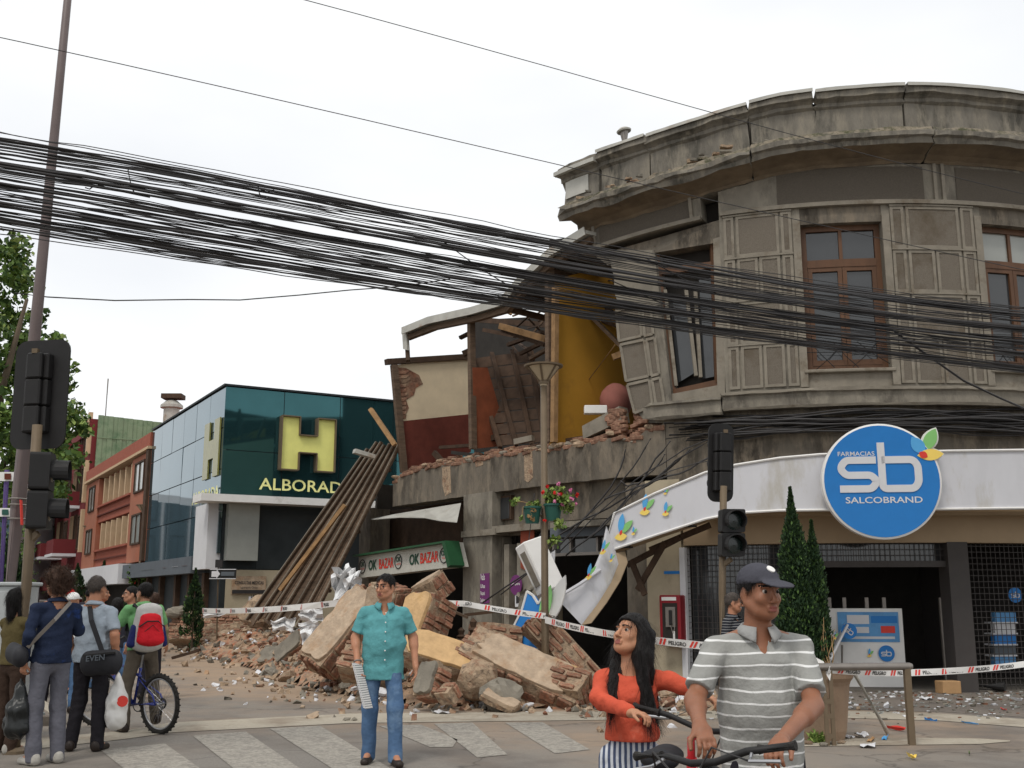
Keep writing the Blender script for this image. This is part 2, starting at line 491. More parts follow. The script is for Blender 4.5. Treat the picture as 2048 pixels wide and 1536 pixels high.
_vo = _nt.nodes.new('ShaderNodeTexVoronoi'); _vo.feature = 'DISTANCE_TO_EDGE'; _vo.inputs['Scale'].default_value = .42
_nv = _nt.nodes.new('ShaderNodeTexNoise'); _nv.inputs['Scale'].default_value = 1.6; _nv.inputs['Detail'].default_value = 6
_va = _nt.nodes.new('ShaderNodeMix'); _va.data_type = 'VECTOR'; _va.inputs[0].default_value = .45
_nt.links.new(_tc2.outputs['Object'], _nv.inputs['Vector']); _nt.links.new(_tc2.outputs['Object'], _va.inputs[4]); _nt.links.new(_nv.outputs['Color'], _va.inputs[5]); _nt.links.new(_va.outputs[1], _vo.inputs['Vector'])
_rc = _nt.nodes.new('ShaderNodeMapRange'); _rc.inputs[1].default_value = .0; _rc.inputs[2].default_value = .007; _rc.inputs[3].default_value = .62; _rc.inputs[4].default_value = 1.0
_sc = _nt.nodes.new('ShaderNodeVectorMath'); _sc.operation = 'SCALE'
_nt.links.new(_vo.outputs['Distance'], _rc.inputs[0]); _nt.links.new(_mx.outputs[2], _sc.inputs[0]); _nt.links.new(_rc.outputs[0], _sc.inputs['Scale']); _nt.links.new(_sc.outputs[0], _b.inputs['Base Color'])

def flat(name, pts, z, m, parent=None, **kw):
    return mesh_obj(name, [(p.x, p.y, z) for p in pts], [tuple(range(len(pts)))], m, parent, **kw)
def strip(name, top, bot, z, m, parent=None, **kw):
    a = [G(*q) for q in top]; b = [G(*q) for q in bot]; n = len(a)
    vs_ = [(p.x, p.y, z) for p in a] + [(p.x, p.y, z) for p in b]
    return mesh_obj(name, vs_, [(n + i, n + i + 1, i + 1, i) for i in range(n - 1)], m, parent, **kw)
# pale flush gutter strip that crosses the mouth of the street and turns along the corner
strip('gutter_strip', [(-60, 1490), (250, 1462), (340, 1446), (700, 1428), (1100, 1424), (1450, 1422), (1700, 1423), (1880, 1428), (2160, 1446)],
      [(-60, 1513), (250, 1479), (340, 1466), (700, 1447), (1100, 1442), (1450, 1438), (1700, 1437), (1880, 1442), (2160, 1464)], .006, m_strip, kind='structure')
strip('gutter_strip', [(1590, 1480), (1800, 1476), (1960, 1478), (2020, 1482)], [(1590, 1494), (1800, 1491), (1960, 1489), (2020, 1484)], .006, m_strip, kind='structure')
# zebra bars: worn paint, parallel to the street
for q in ([(385, 1472), (492, 1464), (662, 1580), (520, 1580)],
          [(540, 1458), (640, 1452), (850, 1580), (730, 1580)],
          [(758, 1452), (842, 1450), (915, 1480), (905, 1495), (860, 1495)],
          [(868, 1448), (945, 1446), (1015, 1510), (955, 1516)],
          [(1010, 1446), (1085, 1445), (1180, 1500), (1110, 1508)],
          [(200, 1500), (330, 1488), (460, 1580), (300, 1580)]):
    flat('zebra_bar', [G(*p) for p in q], .005, m_paint, ground)
# flush paving of the corner pavement
pv = [FS(s, 0, .02) for s in np.linspace(-5.6, 9, 24)]
fr = [G(1180, 1395), G(1210, 1408), G(1205, 1422), G(1450, 1419), G(1700, 1420), G(1880, 1424), G(2160, 1442)]
fr.append(Vector((fr[-1].x + 6, fr[-1].y + 3.5, 0)))
flat('pavement', list(reversed(pv)) + fr, .004, m_paving, kind='structure')
# raised pavement on the far left corner with slate pavers
cL = G(128, 1450)
lp = [cL, cL + D2 * 70, cL + D2 * 70 - N2 * 12, cL - N2 * 26 + D2 * 20, cL - N2 * 26 ]
side = MB(); side.prism([(p.x, p.y, -.05) for p in lp], (0, 0, .17)); sw = side.build('pavement', m_paving, kind='structure', bevel=.015)
k = MB(); k.beam(cL + V(0, 0, .045) - N2 * .07, cL + D2 * 30 - N2 * .07 + V(0, 0, .045), .15, .17); k.build('kerb', m_strip, sw)
tile = None; tm = mat('slate_paver', alb((128, 134, 132), .75), var=.15, scale=6, rnd=.12, bump=.15)
for i in range(10):
    for j in range(7):
        c = cL - N2 * (.45 + .5 * j) + D2 * (.35 + .5 * i)
        if tile is None:
            b = MB(); b.obox((0, 0, 0), D2 * .24, N2 * .24, (0, 0, .012)); tile = b.build('paver', tm, sw, world=False); o = tile
        else:
            o = tile.copy(); COL.objects.link(o); o.parent = sw
        o.location = (c.x, c.y, .128)

# ================================================================ buildings along the street
A0 = P(440, 1000, 32.8); A0.z = 0
def AL(t, z, out=0.0):                       # street front of the far row
    p = A0 + D2 * t - N2 * out; return Vector((p.x, p.y, z))
def AF(t, z, out=0.0):                       # front of the glass shop, facing the crossing
    p = A0 + N2 * t - D2 * out; return Vector((p.x, p.y, z))
def al_px(x, y, out=0.0):
    p = PP(x, y, A0 - N2 * out, N2); return (p - A0).dot(D2), p.z
def af_px(x, y, out=0.0):
    p = PP(x, y, A0 - D2 * out, D2); return (p - A0).dot(N2), p.z
def slab(b, fn, t0, t1, z0, z1, o0, o1, mi=0):
    b.hexa([fn(t0, z0, o1), fn(t1, z0, o1), fn(t1, z0, o0), fn(t0, z0, o0), fn(t0, z1, o1), fn(t1, z1, o1), fn(t1, z1, o0), fn(t0, z1, o0)], mi)
    return b
def piece(name, fn, t0, t1, z0, z1, o0, o1, m, parent, bevel=0):
    return slab(MB(), fn, t0, t1, z0, z1, o0, o1).build(name, m, parent, bevel=bevel)

m_teal = mat('teal_mirror_glass', alb((58, 98, 102)), rough=.035, var=.12, scale=.5, metal=.75)
m_mirror = mat('grey_blue_mirror_glass', alb((112, 136, 146), .85), rough=.035, var=.06, scale=.7, metal=.8)
m_joint = mat('dark_joint', alb((38, 44, 46)), rough=.6)
m_hyel = mat('sign_yellow', alb((222, 220, 130), 1.1), rough=.6, var=.05)
m_lety = mat('letter_pale_yellow', alb((226, 224, 150), 1.05), rough=.5, var=.04)
m_offw = mat('off_white_render', alb((214, 214, 216), .95), var=.05, scale=2)
m_beigew = mat('beige_render', alb((176, 164, 140), 1.0), var=.1, scale=3, stain=alb((140, 128, 108)), stain_scale=1.2, stain_pos=.62)
m_signd = mat('dark_sign_print', alb((52, 50, 50)), var=.1)
m_blackglass = mat('black_shop_glass', alb((92, 98, 100)), rough=.05, var=.2, scale=1, metal=.6)

alb_b = thing('shop_building', A0, 'teal glass shop with a big yellow letter sign behind the rubble', 'shop building')
zt = af_px(457, 768)[1]; zc = af_px(440, 1000)[1]
LA = al_px(304, 900)[0]
piece('wall', AL, 0.02, LA, 0, zt - .08, -12, -.12, m_joint, alb_b)
piece('roof_edge', AL, -.05, LA, zt - .06, zt, -12, .06, m_joint, alb_b)
# front glazing: 7 x 2 panes
FL = 13.2; cols = 7
for i in range(cols):
    t0, t1 = FL * i / cols, FL * (i + 1) / cols
    zs = [zc + .12, zc + .12 + (zt - zc - .2) * .42, zt - .08]
    for j in range(2):
        o = piece('glass_pane', AF, t0 + .012, t1 - .012, zs[j] + .012, zs[j + 1] - .012, -.1, .0 + rng.uniform(-.004, .004), m_teal, alb_b)
# street side glazing: 6 x 4 panes
zl = al_px(400, 1112)[1]
for i in range(6):
    t0, t1 = LA * i / 6, LA * (i + 1) / 6
    zs = np.linspace(zl, zt - .08, 5)
    for j in range(4):
        b = MB(); e = rng.uniform(-.008, .008); e2 = rng.uniform(-.008, .008)
        b.hexa([AL(t0 + .015, zs[j] + .015, .0), AL(t1 - .015, zs[j] + .015, e), AL(t1 - .015, zs[j] + .015, -.1), AL(t0 + .015, zs[j] + .015, -.1),
                AL(t0 + .015, zs[j + 1] - .015, e2), AL(t1 - .015, zs[j + 1] - .015, e + e2), AL(t1 - .015, zs[j + 1] - .015, -.1), AL(t0 + .015, zs[j + 1] - .015, -.1)])
        b.build('glass_pane', m_mirror, alb_b)
# canopy and white corner pier
piece('canopy', AF, -.75, 7.2, zc - .10, zc + .12, -.3, .75, m_white, alb_b)
b = MB(); slab(b, AL, .12, 1.7, al_px(405, 1140)[1], zc - .10, -1.6, .30); b.build('corner_pier', m_offw, alb_b)
piece('pier_glass', AF, .2, 1.15, zl - .2, zc - .10, .0, .32, m_glass_pale, alb_b)
piece('show_window', AF, 1.2, 4.6, af_px(500, 1138)[1], zc - .10, -.1, .02, m_blackglass, alb_b)
piece('show_window', AF, 4.65, 9.5, af_px(500, 1138)[1], zc - .10, -.1, .02, m_blackglass, alb_b)
piece('base_wall', AF, .3, 9.5, 0, af_px(500, 1140)[1], -.1, .05, m_beigew, alb_b)
# H and lettering
h0, hz1 = af_px(560, 833); h1, hz0 = af_px(663, 946)
hw = h1 - h0; hh = hz1 - hz0
H = [(0, 0), (.33, 0), (.33, .33), (.66, .33), (.66, 0), (1, 0), (1, 1), (.66, 1), (.66, .66), (.33, .66), (.33, 1), (0, 1)]
hp = [AF(h0 + hw * a, hz0 + hh * c, .03) for a, c in H]
b = MB(); b.prism(hp, -D2 * .16); hs = b.build('letter_sign', m_hyel, alb_b)
b = MB()
for i in range(len(H)):
    a, c = hp[i], hp[(i + 1) % len(H)]
    b.beam(a - D2 * .13, c - D2 * .13, .28, .035, hint=(c - a).cross(D2))
b.build('letter_rim', m_lampgrey, hs)
t0_, z0_ = af_px(516, 979)
t1_, _z = af_px(681, 979)
text('lettering', 'ALBORAD', AF(t0_, z0_, .12), N2, (0, 0, 1), af_px(516, 956)[1] - z0_, m_lety, alb_b, bold=.012, width=(t1_ - t0_))
# the same sign repeated on the street side
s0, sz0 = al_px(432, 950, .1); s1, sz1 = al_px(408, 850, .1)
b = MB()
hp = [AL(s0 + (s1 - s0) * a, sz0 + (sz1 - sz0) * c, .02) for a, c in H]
b.prism(hp, -N2 * .05); b.build('letter_sign', mat('shaded_yellow_sign', alb((132, 128, 62)), rough=.2, var=.15, spec=.6), alb_b)  # sign yellow darkened to olive: the side's shade is put into the colour
q0, qz = al_px(438, 978, .1); q1, _ = al_px(386, 985, .1)
text('lettering', 'ALBORADA', AL(q1, qz - .25, .1), -D2, (0, 0, 1), .38, m_lety, alb_b, bold=.012, width=abs(q1 - q0))
# street-side ground floor: grey fascia with worn signs, dark doorways, pillars
m_fascia = mat('grey_shop_fascia', alb((92, 98, 104)), var=.12, scale=2)
zf0 = al_px(330, 1152)[1]
piece('fascia', AL, 1.75, LA + 2.5, zf0, zl - .02, -.3, .35, m_fascia, alb_b)
for (a, c, mm) in ((2.2, 2.9, m_maroon), (3.4, 4.3, m_offw), (5.2, 5.7, m_orangewall), (7.2, 9.4, m_glass_pale)):
    piece('sign_plate', AL, a, c, zf0 + .25, zl - .3, .36, .37, mm, alb_b)
piece('dark_shopfront', AL, .3, LA, 0, zf0, -.6, -.3, m_dark, alb_b)
for tt in (1.2, 3.1, 5.0, 7.4, 9.6):
    piece('pillar', AL, tt, tt + .28, 0, zf0, -.3, .05, m_wood_d, alb_b)
    piece('door_frame', AL, tt + .8, tt + .86, 0, zf0 - .3, -.28, -.2, m_winwood, alb_b)
# medical signs on the base wall
t0, z1 = af_px(464, 1152, .06); t1, z0 = af_px(530, 1188, .06)
sg = piece('wall_sign', AF, t0, t1, z0, z1, .06, .11, m_plaster_p, alb_b)
text('lettering', 'CONSULTAS MEDICAS', AF((t0 + t1) / 2, z0 + (z1 - z0) * .55, .115), N2, (0, 0, 1), .09, m_signd, sg, align='CENTER', bold=.02, width=(t1 - t0) * .85)
text('lettering', 'Laboratorio Clinico', AF((t0 + t1) / 2, z0 + (z1 - z0) * .3, .115), N2, (0, 0, 1), .07, m_signd, sg, align='CENTER', bold=.01, width=(t1 - t0) * .5)
piece('sign_band', AF, t0 + .01, t1 - .01, z0 + .01, z0 + .12, .11, .116, m_signd, sg)
t0, z1 = af_px(498, 1175, .06); t1, z0 = af_px(545, 1196, .06)
z1 -= .05; z0 -= .06
sg = piece('wall_sign', AF, t0, t1, z0 - .03, z1 - .22, .06, .09, m_offw, alb_b)
text('lettering', 'LABORATORIO', AF(t0 + .06, z0 + (z1 - z0) * .2, .094), N2, (0, 0, 1), .1, m_signd, sg, bold=.02, width=(t1 - t0) * .85)
# roof plant seen over the parapet
rp = thing('roof_vent', PP(342, 838, AL(10, 0, -4), N2), 'round rooftop ventilator standing above the glass shop roof', 'vent')
c = rp.location
b = MB(); b.lathe(c, [(.42, -1.2), (.42, .55), (.6, .6), (.6, .75), (.3, 1.0), (.05, 1.05)], 14); b.build('duct', m_zinc, rp, smooth=False)
b = MB(); b.box(c + V(-.5, -.4, 1.1), c + V(.6, .4, 1.35)); b.box(c + V(-.05, -.05, .9), c + V(.05, .05, 1.15)); b.build('cowl', m_wood_d, rp)

# ---- orange building with two rows of windows
m_orange = mat('salmon_render', alb((158, 102, 80), 1.0), var=.10, scale=1.5, stain=alb((160, 92, 66)), stain_scale=.6, stain_pos=.6)
m_redbr = mat('dark_red_brick_band', alb((150, 84, 66), 1.0), var=.15, scale=6)
m_pilw = mat('beige_pilaster', alb((190, 164, 132), 1.0), var=.1, scale=3)
OB = thing('office_building', AL(LA, 0), 'salmon coloured two storey building with beige pilasters beside the glass shop', 'building')
TB = al_px(172, 1000)[0]
zo = al_px(300, 868)[1]
piece('wall', AL, LA + .02, TB, 0, zo - .55, -10, -.3, m_orange, OB)
piece('parapet', AL, LA + .02, TB, zo - .55, zo, -10, .08, m_redbr, OB)
piece('cornice', AL, LA + .02, TB, zo - .66, zo - .55, -.3, .16, m_pilw, OB)
piece('shopfront', AL, LA + 2.5, TB, 0, zl - .1, -.28, -.2, m_dark, OB)
fsg = piece('fascia', AL, LA + 2.6, TB, zl - .75, zl + .05, -.3, .5, m_offw, OB)
text('lettering', 'SHOP', AL(TB - 1.2, zl - .6, .51), -D2, (0, 0, 1), .42, m_signd, fsg, bold=.02)
def bay(tA, tB, zA, zB, o=.0): piece('bay_wall', AL, tA, tB, zA, zB, -.3, o, m_orange, OB)
W = TB - LA
bay(LA + .03, LA + W * .24, zl + .1, zo - .70)
bay(TB - W * .24, TB, zl + .1, zo - .70)
zr = [zl + .15, zl + .15 + (zo - zl - .9) / 2, zo - .72]
def window(fn, t0, t1, z0, z1, o, par, mw=m_offw, mg=m_glass_dark, mull=1):
    w = MB(); e = .07
    slab(w, fn, t0, t1, z0, z0 + e, o - .05, o + .06); slab(w, fn, t0, t1, z1 - e, z1, o - .05, o + .06)
    slab(w, fn, t0, t0 + e, z0 + e, z1 - e, o - .05, o + .058); slab(w, fn, t1 - e, t1, z0 + e, z1 - e, o - .05, o + .058)
    for k in range(mull):
        c = t0 + (t1 - t0) * (k + 1) / (mull + 1); slab(w, fn, c - .03, c + .03, z0 + e, z1 - e, o - .04, o + .05)
    f = w.build('window', mw, par)
    piece('pane', fn, t0 + e, t1 - e, z0 + e, z1 - e, o - .05, o + .01, mg, f)
    return f
for j in range(2):
    z0, z1 = zr[j] + .75, zr[j + 1] - .12
    piece('spandrel', AL, LA + W * .24, TB - W * .24, zr[j], z0 - .05, -.3, -.08, m_redbr, OB)
    piece('ledge', AL, LA + W * .24, TB - W * .24, z0 - .05, z0 + .03, -.3, .06, m_redbr, OB)
    piece('ledge', AL, LA + W * .24, TB - W * .24, zr[j] + .3, zr[j] + .36, -.1, .0, m_maroon, OB)
    n = 6; a = LA + W * .25; c = (W * .5) / n
    for i in range(n):
        window(AL, a + c * i + .28, a + c * (i + 1) - .1, z0 + .03, z1, -.28, OB, m_winwood)
        piece('pilaster', AL, a + c * i - .02, a + c * i + .2, z0 + .03, z1 + .02, -.3, -.02, m_pilw, OB)
    for (ta, tb) in ((LA + W * .07, LA + W * .19), (TB - W * .18, TB - W * .07)):
        window(AL, ta, tb, z0 - .1, z1 - .1, .0, OB, m_wood_d, m_glass_pale)
piece('corner_pilaster', AL, LA + .05, LA + .5, zl + .1, zo - .69, -.25, .12, m_wood_d, OB)

# ---- dark red balcony block with green corrugated side wall
m_red = mat('dark_red_render', alb((110, 42, 44), 1.0), var=.12, scale=2)
m_green = mat('green_corrugated_sheet', alb((126, 146, 116), .95), rough=.6, var=.14, scale=1.2, stain=alb((96, 122, 92)), stain_scale=1.5, stain_pos=.55)
RB = thing('apartment_block', AL(TB, 0), 'dark red block with pale balconies and a green corrugated side wall', 'building')
zg = PP(190, 830, AL(TB, 0), D2).z; RL = 30
piece('wall', AL, TB + .05, TB + RL, 0, zg - .9, -12, -.05, m_red, RB)
piece('roof_band', AL, TB + .05, TB + RL, zg - .9, zg - .2, -12, .1, m_red, RB)
b = MB(); nr = 46
for i in range(nr):
    o0 = -.3 - 11.5 * i / nr; o1 = -.3 - 11.5 * (i + 1) / nr
    slab(b, AL, TB - .12 + (.04 if i % 2 else 0), TB + .04, zo + .2, zg - .0 - .5 * i / nr, o0, o1 if True else o1)
slab(b, AL, TB - .05, TB + .04, zo - 1, zg - .52, -12, -.3)
slab(b, AL, TB - .14, TB - .12, (zo + zg) / 2 + .3, (zo + zg) / 2 + .36, -12, -.3)
b.build('corrugated_wall', m_green, RB)
b = MB(); slab(b, AL, TB - .2, TB + .3, zg - .55, zg - .45, -12.0, -11.0); b.build('flashing', m_zinc, RB)
for fl in range(3):
    z0 = zl + 1.0 + fl * 2.55
    for k in range(5):
        ta = TB + 2.4 + k * 5.4
        window(AL, ta - 1.6, ta - .2, z0 + .2, z0 + 2.0, -.03, RB, m_wood_d)
        bl = piece('balcony', AL, ta, ta + 3.0, z0 - .15, z0, -.05, 1.15, m_offw, RB)
        piece('balcony_front', AL, ta + .02, ta + 2.98, z0, z0 + .75, 1.0, 1.1, m_red, bl)
        piece('balcony_side', AL, ta + .02, ta + .1, z0, z0 + .75, .0, 1.0, m_red, bl)
        window(AL, ta + .4, ta + 1.2, z0 + .1, z0 + 2.1, -.03, RB, m_wood_d)
        window(AL, ta + 1.7, ta + 2.6, z0 + .1, z0 + 2.1, -.03, RB, m_pilw)
    piece('corner_plate', AL, TB + .1, TB + .5, z0, z0 + 2.2, -.05, .15, m_pilw, RB)
piece('fascia', AL, TB + .1, TB + RL, zl - .9, zl - .1, -.05, .6, m_red, RB)
b = MB(); b.tube([AL(TB + 1.0, zg - .3, -.8), AL(TB + 1.0, zg + 2.2, -.8)], .035, 6); b.build('antenna', m_steel, RB)
# ---- pale classical building closing the street
m_grst = mat('grey_stone_front', alb((152, 142, 128), 1.0), var=.14, scale=1, bump=.2, bscale=3)
ce = P(75, 1195, 96); ce.z = 0
CB = thing('stone_building', ce, 'pale grey stone building with a small pediment closing the far end of street', 'building')
b = MB(); b.box(ce + V(-9, 0, 0), ce + V(7, 10, 6.3)); b.build('wall', m_grst, CB)
for kx in (-5.2, -2.6, 0.2, 2.6):
    w = MB(); w.box(ce + V(kx - .6, -.12, 3.4), ce + V(kx + .6, .0, 5.3)); wo = w.build('window', m_offw, CB)
    w = MB(); w.box(ce + V(kx - .42, -.15, 3.55), ce + V(kx + .42, -.125, 5.1)); w.build('pane', m_glass_dark, wo)
b = MB(); b.prism([ce + V(-1.2, -.3, 2.6), ce + V(2.6, -.3, 2.6), ce + V(.7, -.3, 3.5)], (0, .5, 0)); b.build('pediment', m_pilw, CB)
b = MB(); b.box(ce + V(-.4, -.1, 0), ce + V(1.8, .1, 2.55)); b.build('door', m_dark, CB)
for kz in (2.0, 4.2, 6.2):
    b = MB(); b.box(ce + V(-9.1, -.25, kz), ce + V(7.1, .05, kz + .2)); b.build('string_course', m_pilw, CB)
# ---- white building and grey tower across the street (they stand in the mirror glass)
op = A0 + D2 * 12 - N2 * 14.5
def OP(t, z, out=0.0):
    p = op + D2 * t + N2 * out; return Vector((p.x, p.y, z))
WB = thing('white_building', op, 'white rendered building across the street, mirrored in the glass shop', 'building')
piece('wall', OP, 0, 26, 0, 9.0, -8, 0, m_offw, WB)
for j in range(3):
    for i in range(9):
        window(OP, 1.2 + i * 2.7, 2.7 + i * 2.7, 1.0 + j * 2.9, 2.9 + j * 2.9, -.02, WB, m_wood_d)
piece('cornice', OP, -.1, 26.1, 9.0, 9.3, -8, .35, m_trim, WB)
tw = op + D2 * 40 - N2 * 10
def TW(t, z, out=0.0):
    p = tw + D2 * t + N2 * out; return Vector((p.x, p.y, z))
TWR = thing('tower_block', tw, 'grey apartment tower far across the street, mirrored in the glass shop', 'building')
piece('wall', TW, 0, 12, 0, 30, -9, 0, m_grst, TWR)
for j in range(11):
    for i in range(4):
        window(TW, .8 + i * 2.8, 2.6 + i * 2.8, 1.2 + j * 2.4, 2.7 + j * 2.4, -.02, TWR, m_wood_d)
# ================================================================ the damaged corner building
CBD = thing('corner_building', (APX.x, APX.y, 0), 'grey-brown two storey corner building with curved front and one collapsed wing', 'building')
SC = SX(1442, 600); ALP = R(4.3); ZP = 4.95
def FU(s, z, out=0.0):                       # upper storey: the block left of the crack has rotated outwards-down
    if s < SC:
        ds, dz = s - SC, z - ZP
        s, z = SC + ds * math.cos(ALP) - dz * math.sin(ALP), ZP + ds * math.sin(ALP) + dz * math.cos(ALP)
    return FS(s, z, out)
SAG_S = [SX(x, 300) for x in (1090, 1254, 1400, 1560, 1810)]; SAG_Z = [-.22, -.32, -.30, -.09, 0]
def FB(s, z, out=0.0):                       # cornice and parapet: sag without opening
    z = z + float(np.interp(s, SAG_S, SAG_Z))
    if s < SC: z = z + math.tan(ALP) * (s - SC) * min(1, (SC - s) / 1.2 + .3)
    return FS(s, z, out)
def cbox(b, s0, s1, z0, z1, o0, o1, fn=FS, st=.3, mi=0):
    n = max(1, int(abs(s1 - s0) / st))
    ss = [s0 + (s1 - s0) * i / n for i in range(n + 1)]
    vs_ = []
    for s in ss: vs_ += [fn(s, z0, o1), fn(s, z1, o1), fn(s, z1, o0), fn(s, z0, o0)]
    fs_ = []
    for i in range(n):
        a = 4 * i
        for k in range(4): fs_.append((a + k, a + (k + 1) % 4, a + 4 + (k + 1) % 4, a + 4 + k))
    fs_ += [(0, 3, 2, 1), tuple(4 * n + k for k in range(4))]
    b.add(vs_, fs_, mi); return b
def cpart(name, s0, s1, z0, z1, o0, o1, m, parent=CBD, fn=FS, bevel=0, **kw):
    return cbox(MB(), s0, s1, z0, z1, o0, o1, fn).build(name, m, parent, bevel=bevel, **kw)
def FPt(x, y, out=0.0):
    s, z = FZ(x, y, out); return FS(s, z, out)
def fpoly(name, px, out, th, m, parent=CBD, bevel=0):
    """flat-ish slab on the facade surface from a pixel outline"""
    f = [FPt(x, y, out) for x, y in px]; k = [FPt(x, y, out) - Vector((*fframe(SX(x, y, out))[2], 0)) * th for x, y in px]
    n = len(px)
    b = MB(); b.add(f + k, [tuple(range(n)), tuple(range(2 * n - 1, n - 1, -1))] + [(i, (i + 1) % n, n + (i + 1) % n, n + i) for i in range(n)])
    return b.build(name, m, parent, bevel=bevel)
def fbox(name, x0, y0, x1, y1, o0, o1, m, parent=CBD, z0=None, z1=None, fn=FS, bevel=0):
    xm, ym = (x0 + x1) / 2, (y0 + y1) / 2
    sa, sb = SX(x0, ym, o1), SX(x1, ym, o1)
    za = FZ(xm, y1, o1)[1] if z0 is None else z0; zb = FZ(xm, y0, o1)[1] if z1 is None else z1
    return cpart(name, sa, sb, za, zb, o0, o1, m, parent, fn, bevel)

ZSB, ZST, ZWB, ZWT, ZFR, ZCO = 4.74, 5.06, 5.41, 8.08, 8.42, 9.15
w2a, w2b = SX(1608, 600), SX(1774, 600)
WW = w2b - w2a
w3a = SX(1974, 600); w3b = w3a + WW
SR = 7.5                                      # right end, out of frame
w1a = SC - WW * 1.02
SL = SX(1180, 430)
# wall fields between the openings
cpart('wall', SC + .02, w2a, ZST, ZFR, -.38, 0, m_concrete)
cpart('wall', w2b, w3a, ZST, ZFR, -.38, 0, m_concrete)
cpart('wall', w3b, SR, ZST, ZFR, -.38, 0, m_concrete)
for a, c in ((w2a, w2b), (w3a, w3b)):
    cpart('lintel', a, c, ZWT, ZFR, -.38, -.02, m_concrete_d)
    ap = cpart('sill_apron', a, c, ZST, ZWB - .05, -.38, -.03, m_trim)
    cpart('window_sill', a - .06, c + .06, ZWB - .06, ZWB, -.30, .06, m_trim, ap, bevel=.012)
    for e0, e1 in ((a - .13, a), (c, c + .13)):
        cpart('window_jamb', e0, e1, ZST + .05, ZWT + .12, -.2, .035, m_trim)
# frieze, with dark panels
cpart('frieze', SC + .02, SR, ZFR, ZCO, -.38, .0, m_concrete)
cpart('frieze', SL, SC - .03, ZFR, ZCO, -.38, .0, m_concrete, fn=FU)
fa, fb = SX(1552, 350), SX(1845, 350)
cpart('frieze_panel', fa, fb, ZFR + .05, ZCO - .05, -.02, .012, m_frieze)
cpart('frieze_panel', SX(1910, 350), SR, ZFR + .05, ZCO - .05, -.02, .012, m_frieze)
cpart('frieze_panel', SL + .5, SC - .25, ZFR + .05, ZCO - .05, -.02, .012, m_frieze, fn=FU)
cpart('moulding', SC + .05, SR, ZFR - .035, ZFR + .04, -.02, .07, m_trim)
cpart('moulding', SL + .25, SC - .05, ZFR - .035, ZFR + .04, -.02, .07, m_trim, fn=FU)
for x in (1868, 1884):
    s = SX(x, 360); cpart('moulding', s - .03, s + .03, ZFR, ZCO, -.01, .05, m_trim)
for s in (SL + .38, SC - .62 + .4):
    cpart('moulding', s - .03, s + .03, ZFR, ZCO, -.01, .05, m_trim, fn=FU)
# roughcast panels with raised frames
def frame_panel(s0, s1, z0, z1, fn, parent=CBD, mp=m_rough):
    p = cpart('wall_panel', s0 + .03, s1 - .03, z0 + .03, z1 - .03, -.01, .014, mp, parent, fn)
    b = MB(); e = .05
    cbox(b, s0, s1, z0, z0 + e, -.01, .028, fn); cbox(b, s0, s1, z1 - e, z1, -.01, .028, fn)
    cbox(b, s0, s0 + e, z0 + e, z1 - e, -.01, .027, fn); cbox(b, s1 - e, s1, z0 + e, z1 - e, -.01, .027, fn)
    b.build('panel_frame', m_trim, p)
def pilaster_panels(a, c, fn=FS):
    rows = np.linspace(ZST + .06, ZFR - .06, 5)
    e = min(.26, (c - a) * .17)
    for r in range(4):
        z0, z1 = rows[r] + .02, rows[r + 1] - .02
        frame_panel(a, a + e - .02, z0, z1, fn); frame_panel(c - e + .02, c, z0, z1, fn)
        l, q = a + e + .02, c - e - .02
        if r % 2 == 0:
            m = (l + q) / 2; frame_panel(l, m - .015, z0, z1, fn); frame_panel(m + .015, q, z0, z1, fn)
        else: frame_panel(l, q, z0, z1, fn)
        cpart('moulding', a - .01, c + .01, z1 + .004, z1 + .034, -.01, .045, m_trim, fn=fn)
pilaster_panels(SC + .10, w2a - .15)
pilaster_panels(w2b + .15, w3a - .15)
pilaster_panels(w3b + .15, SR - .2)
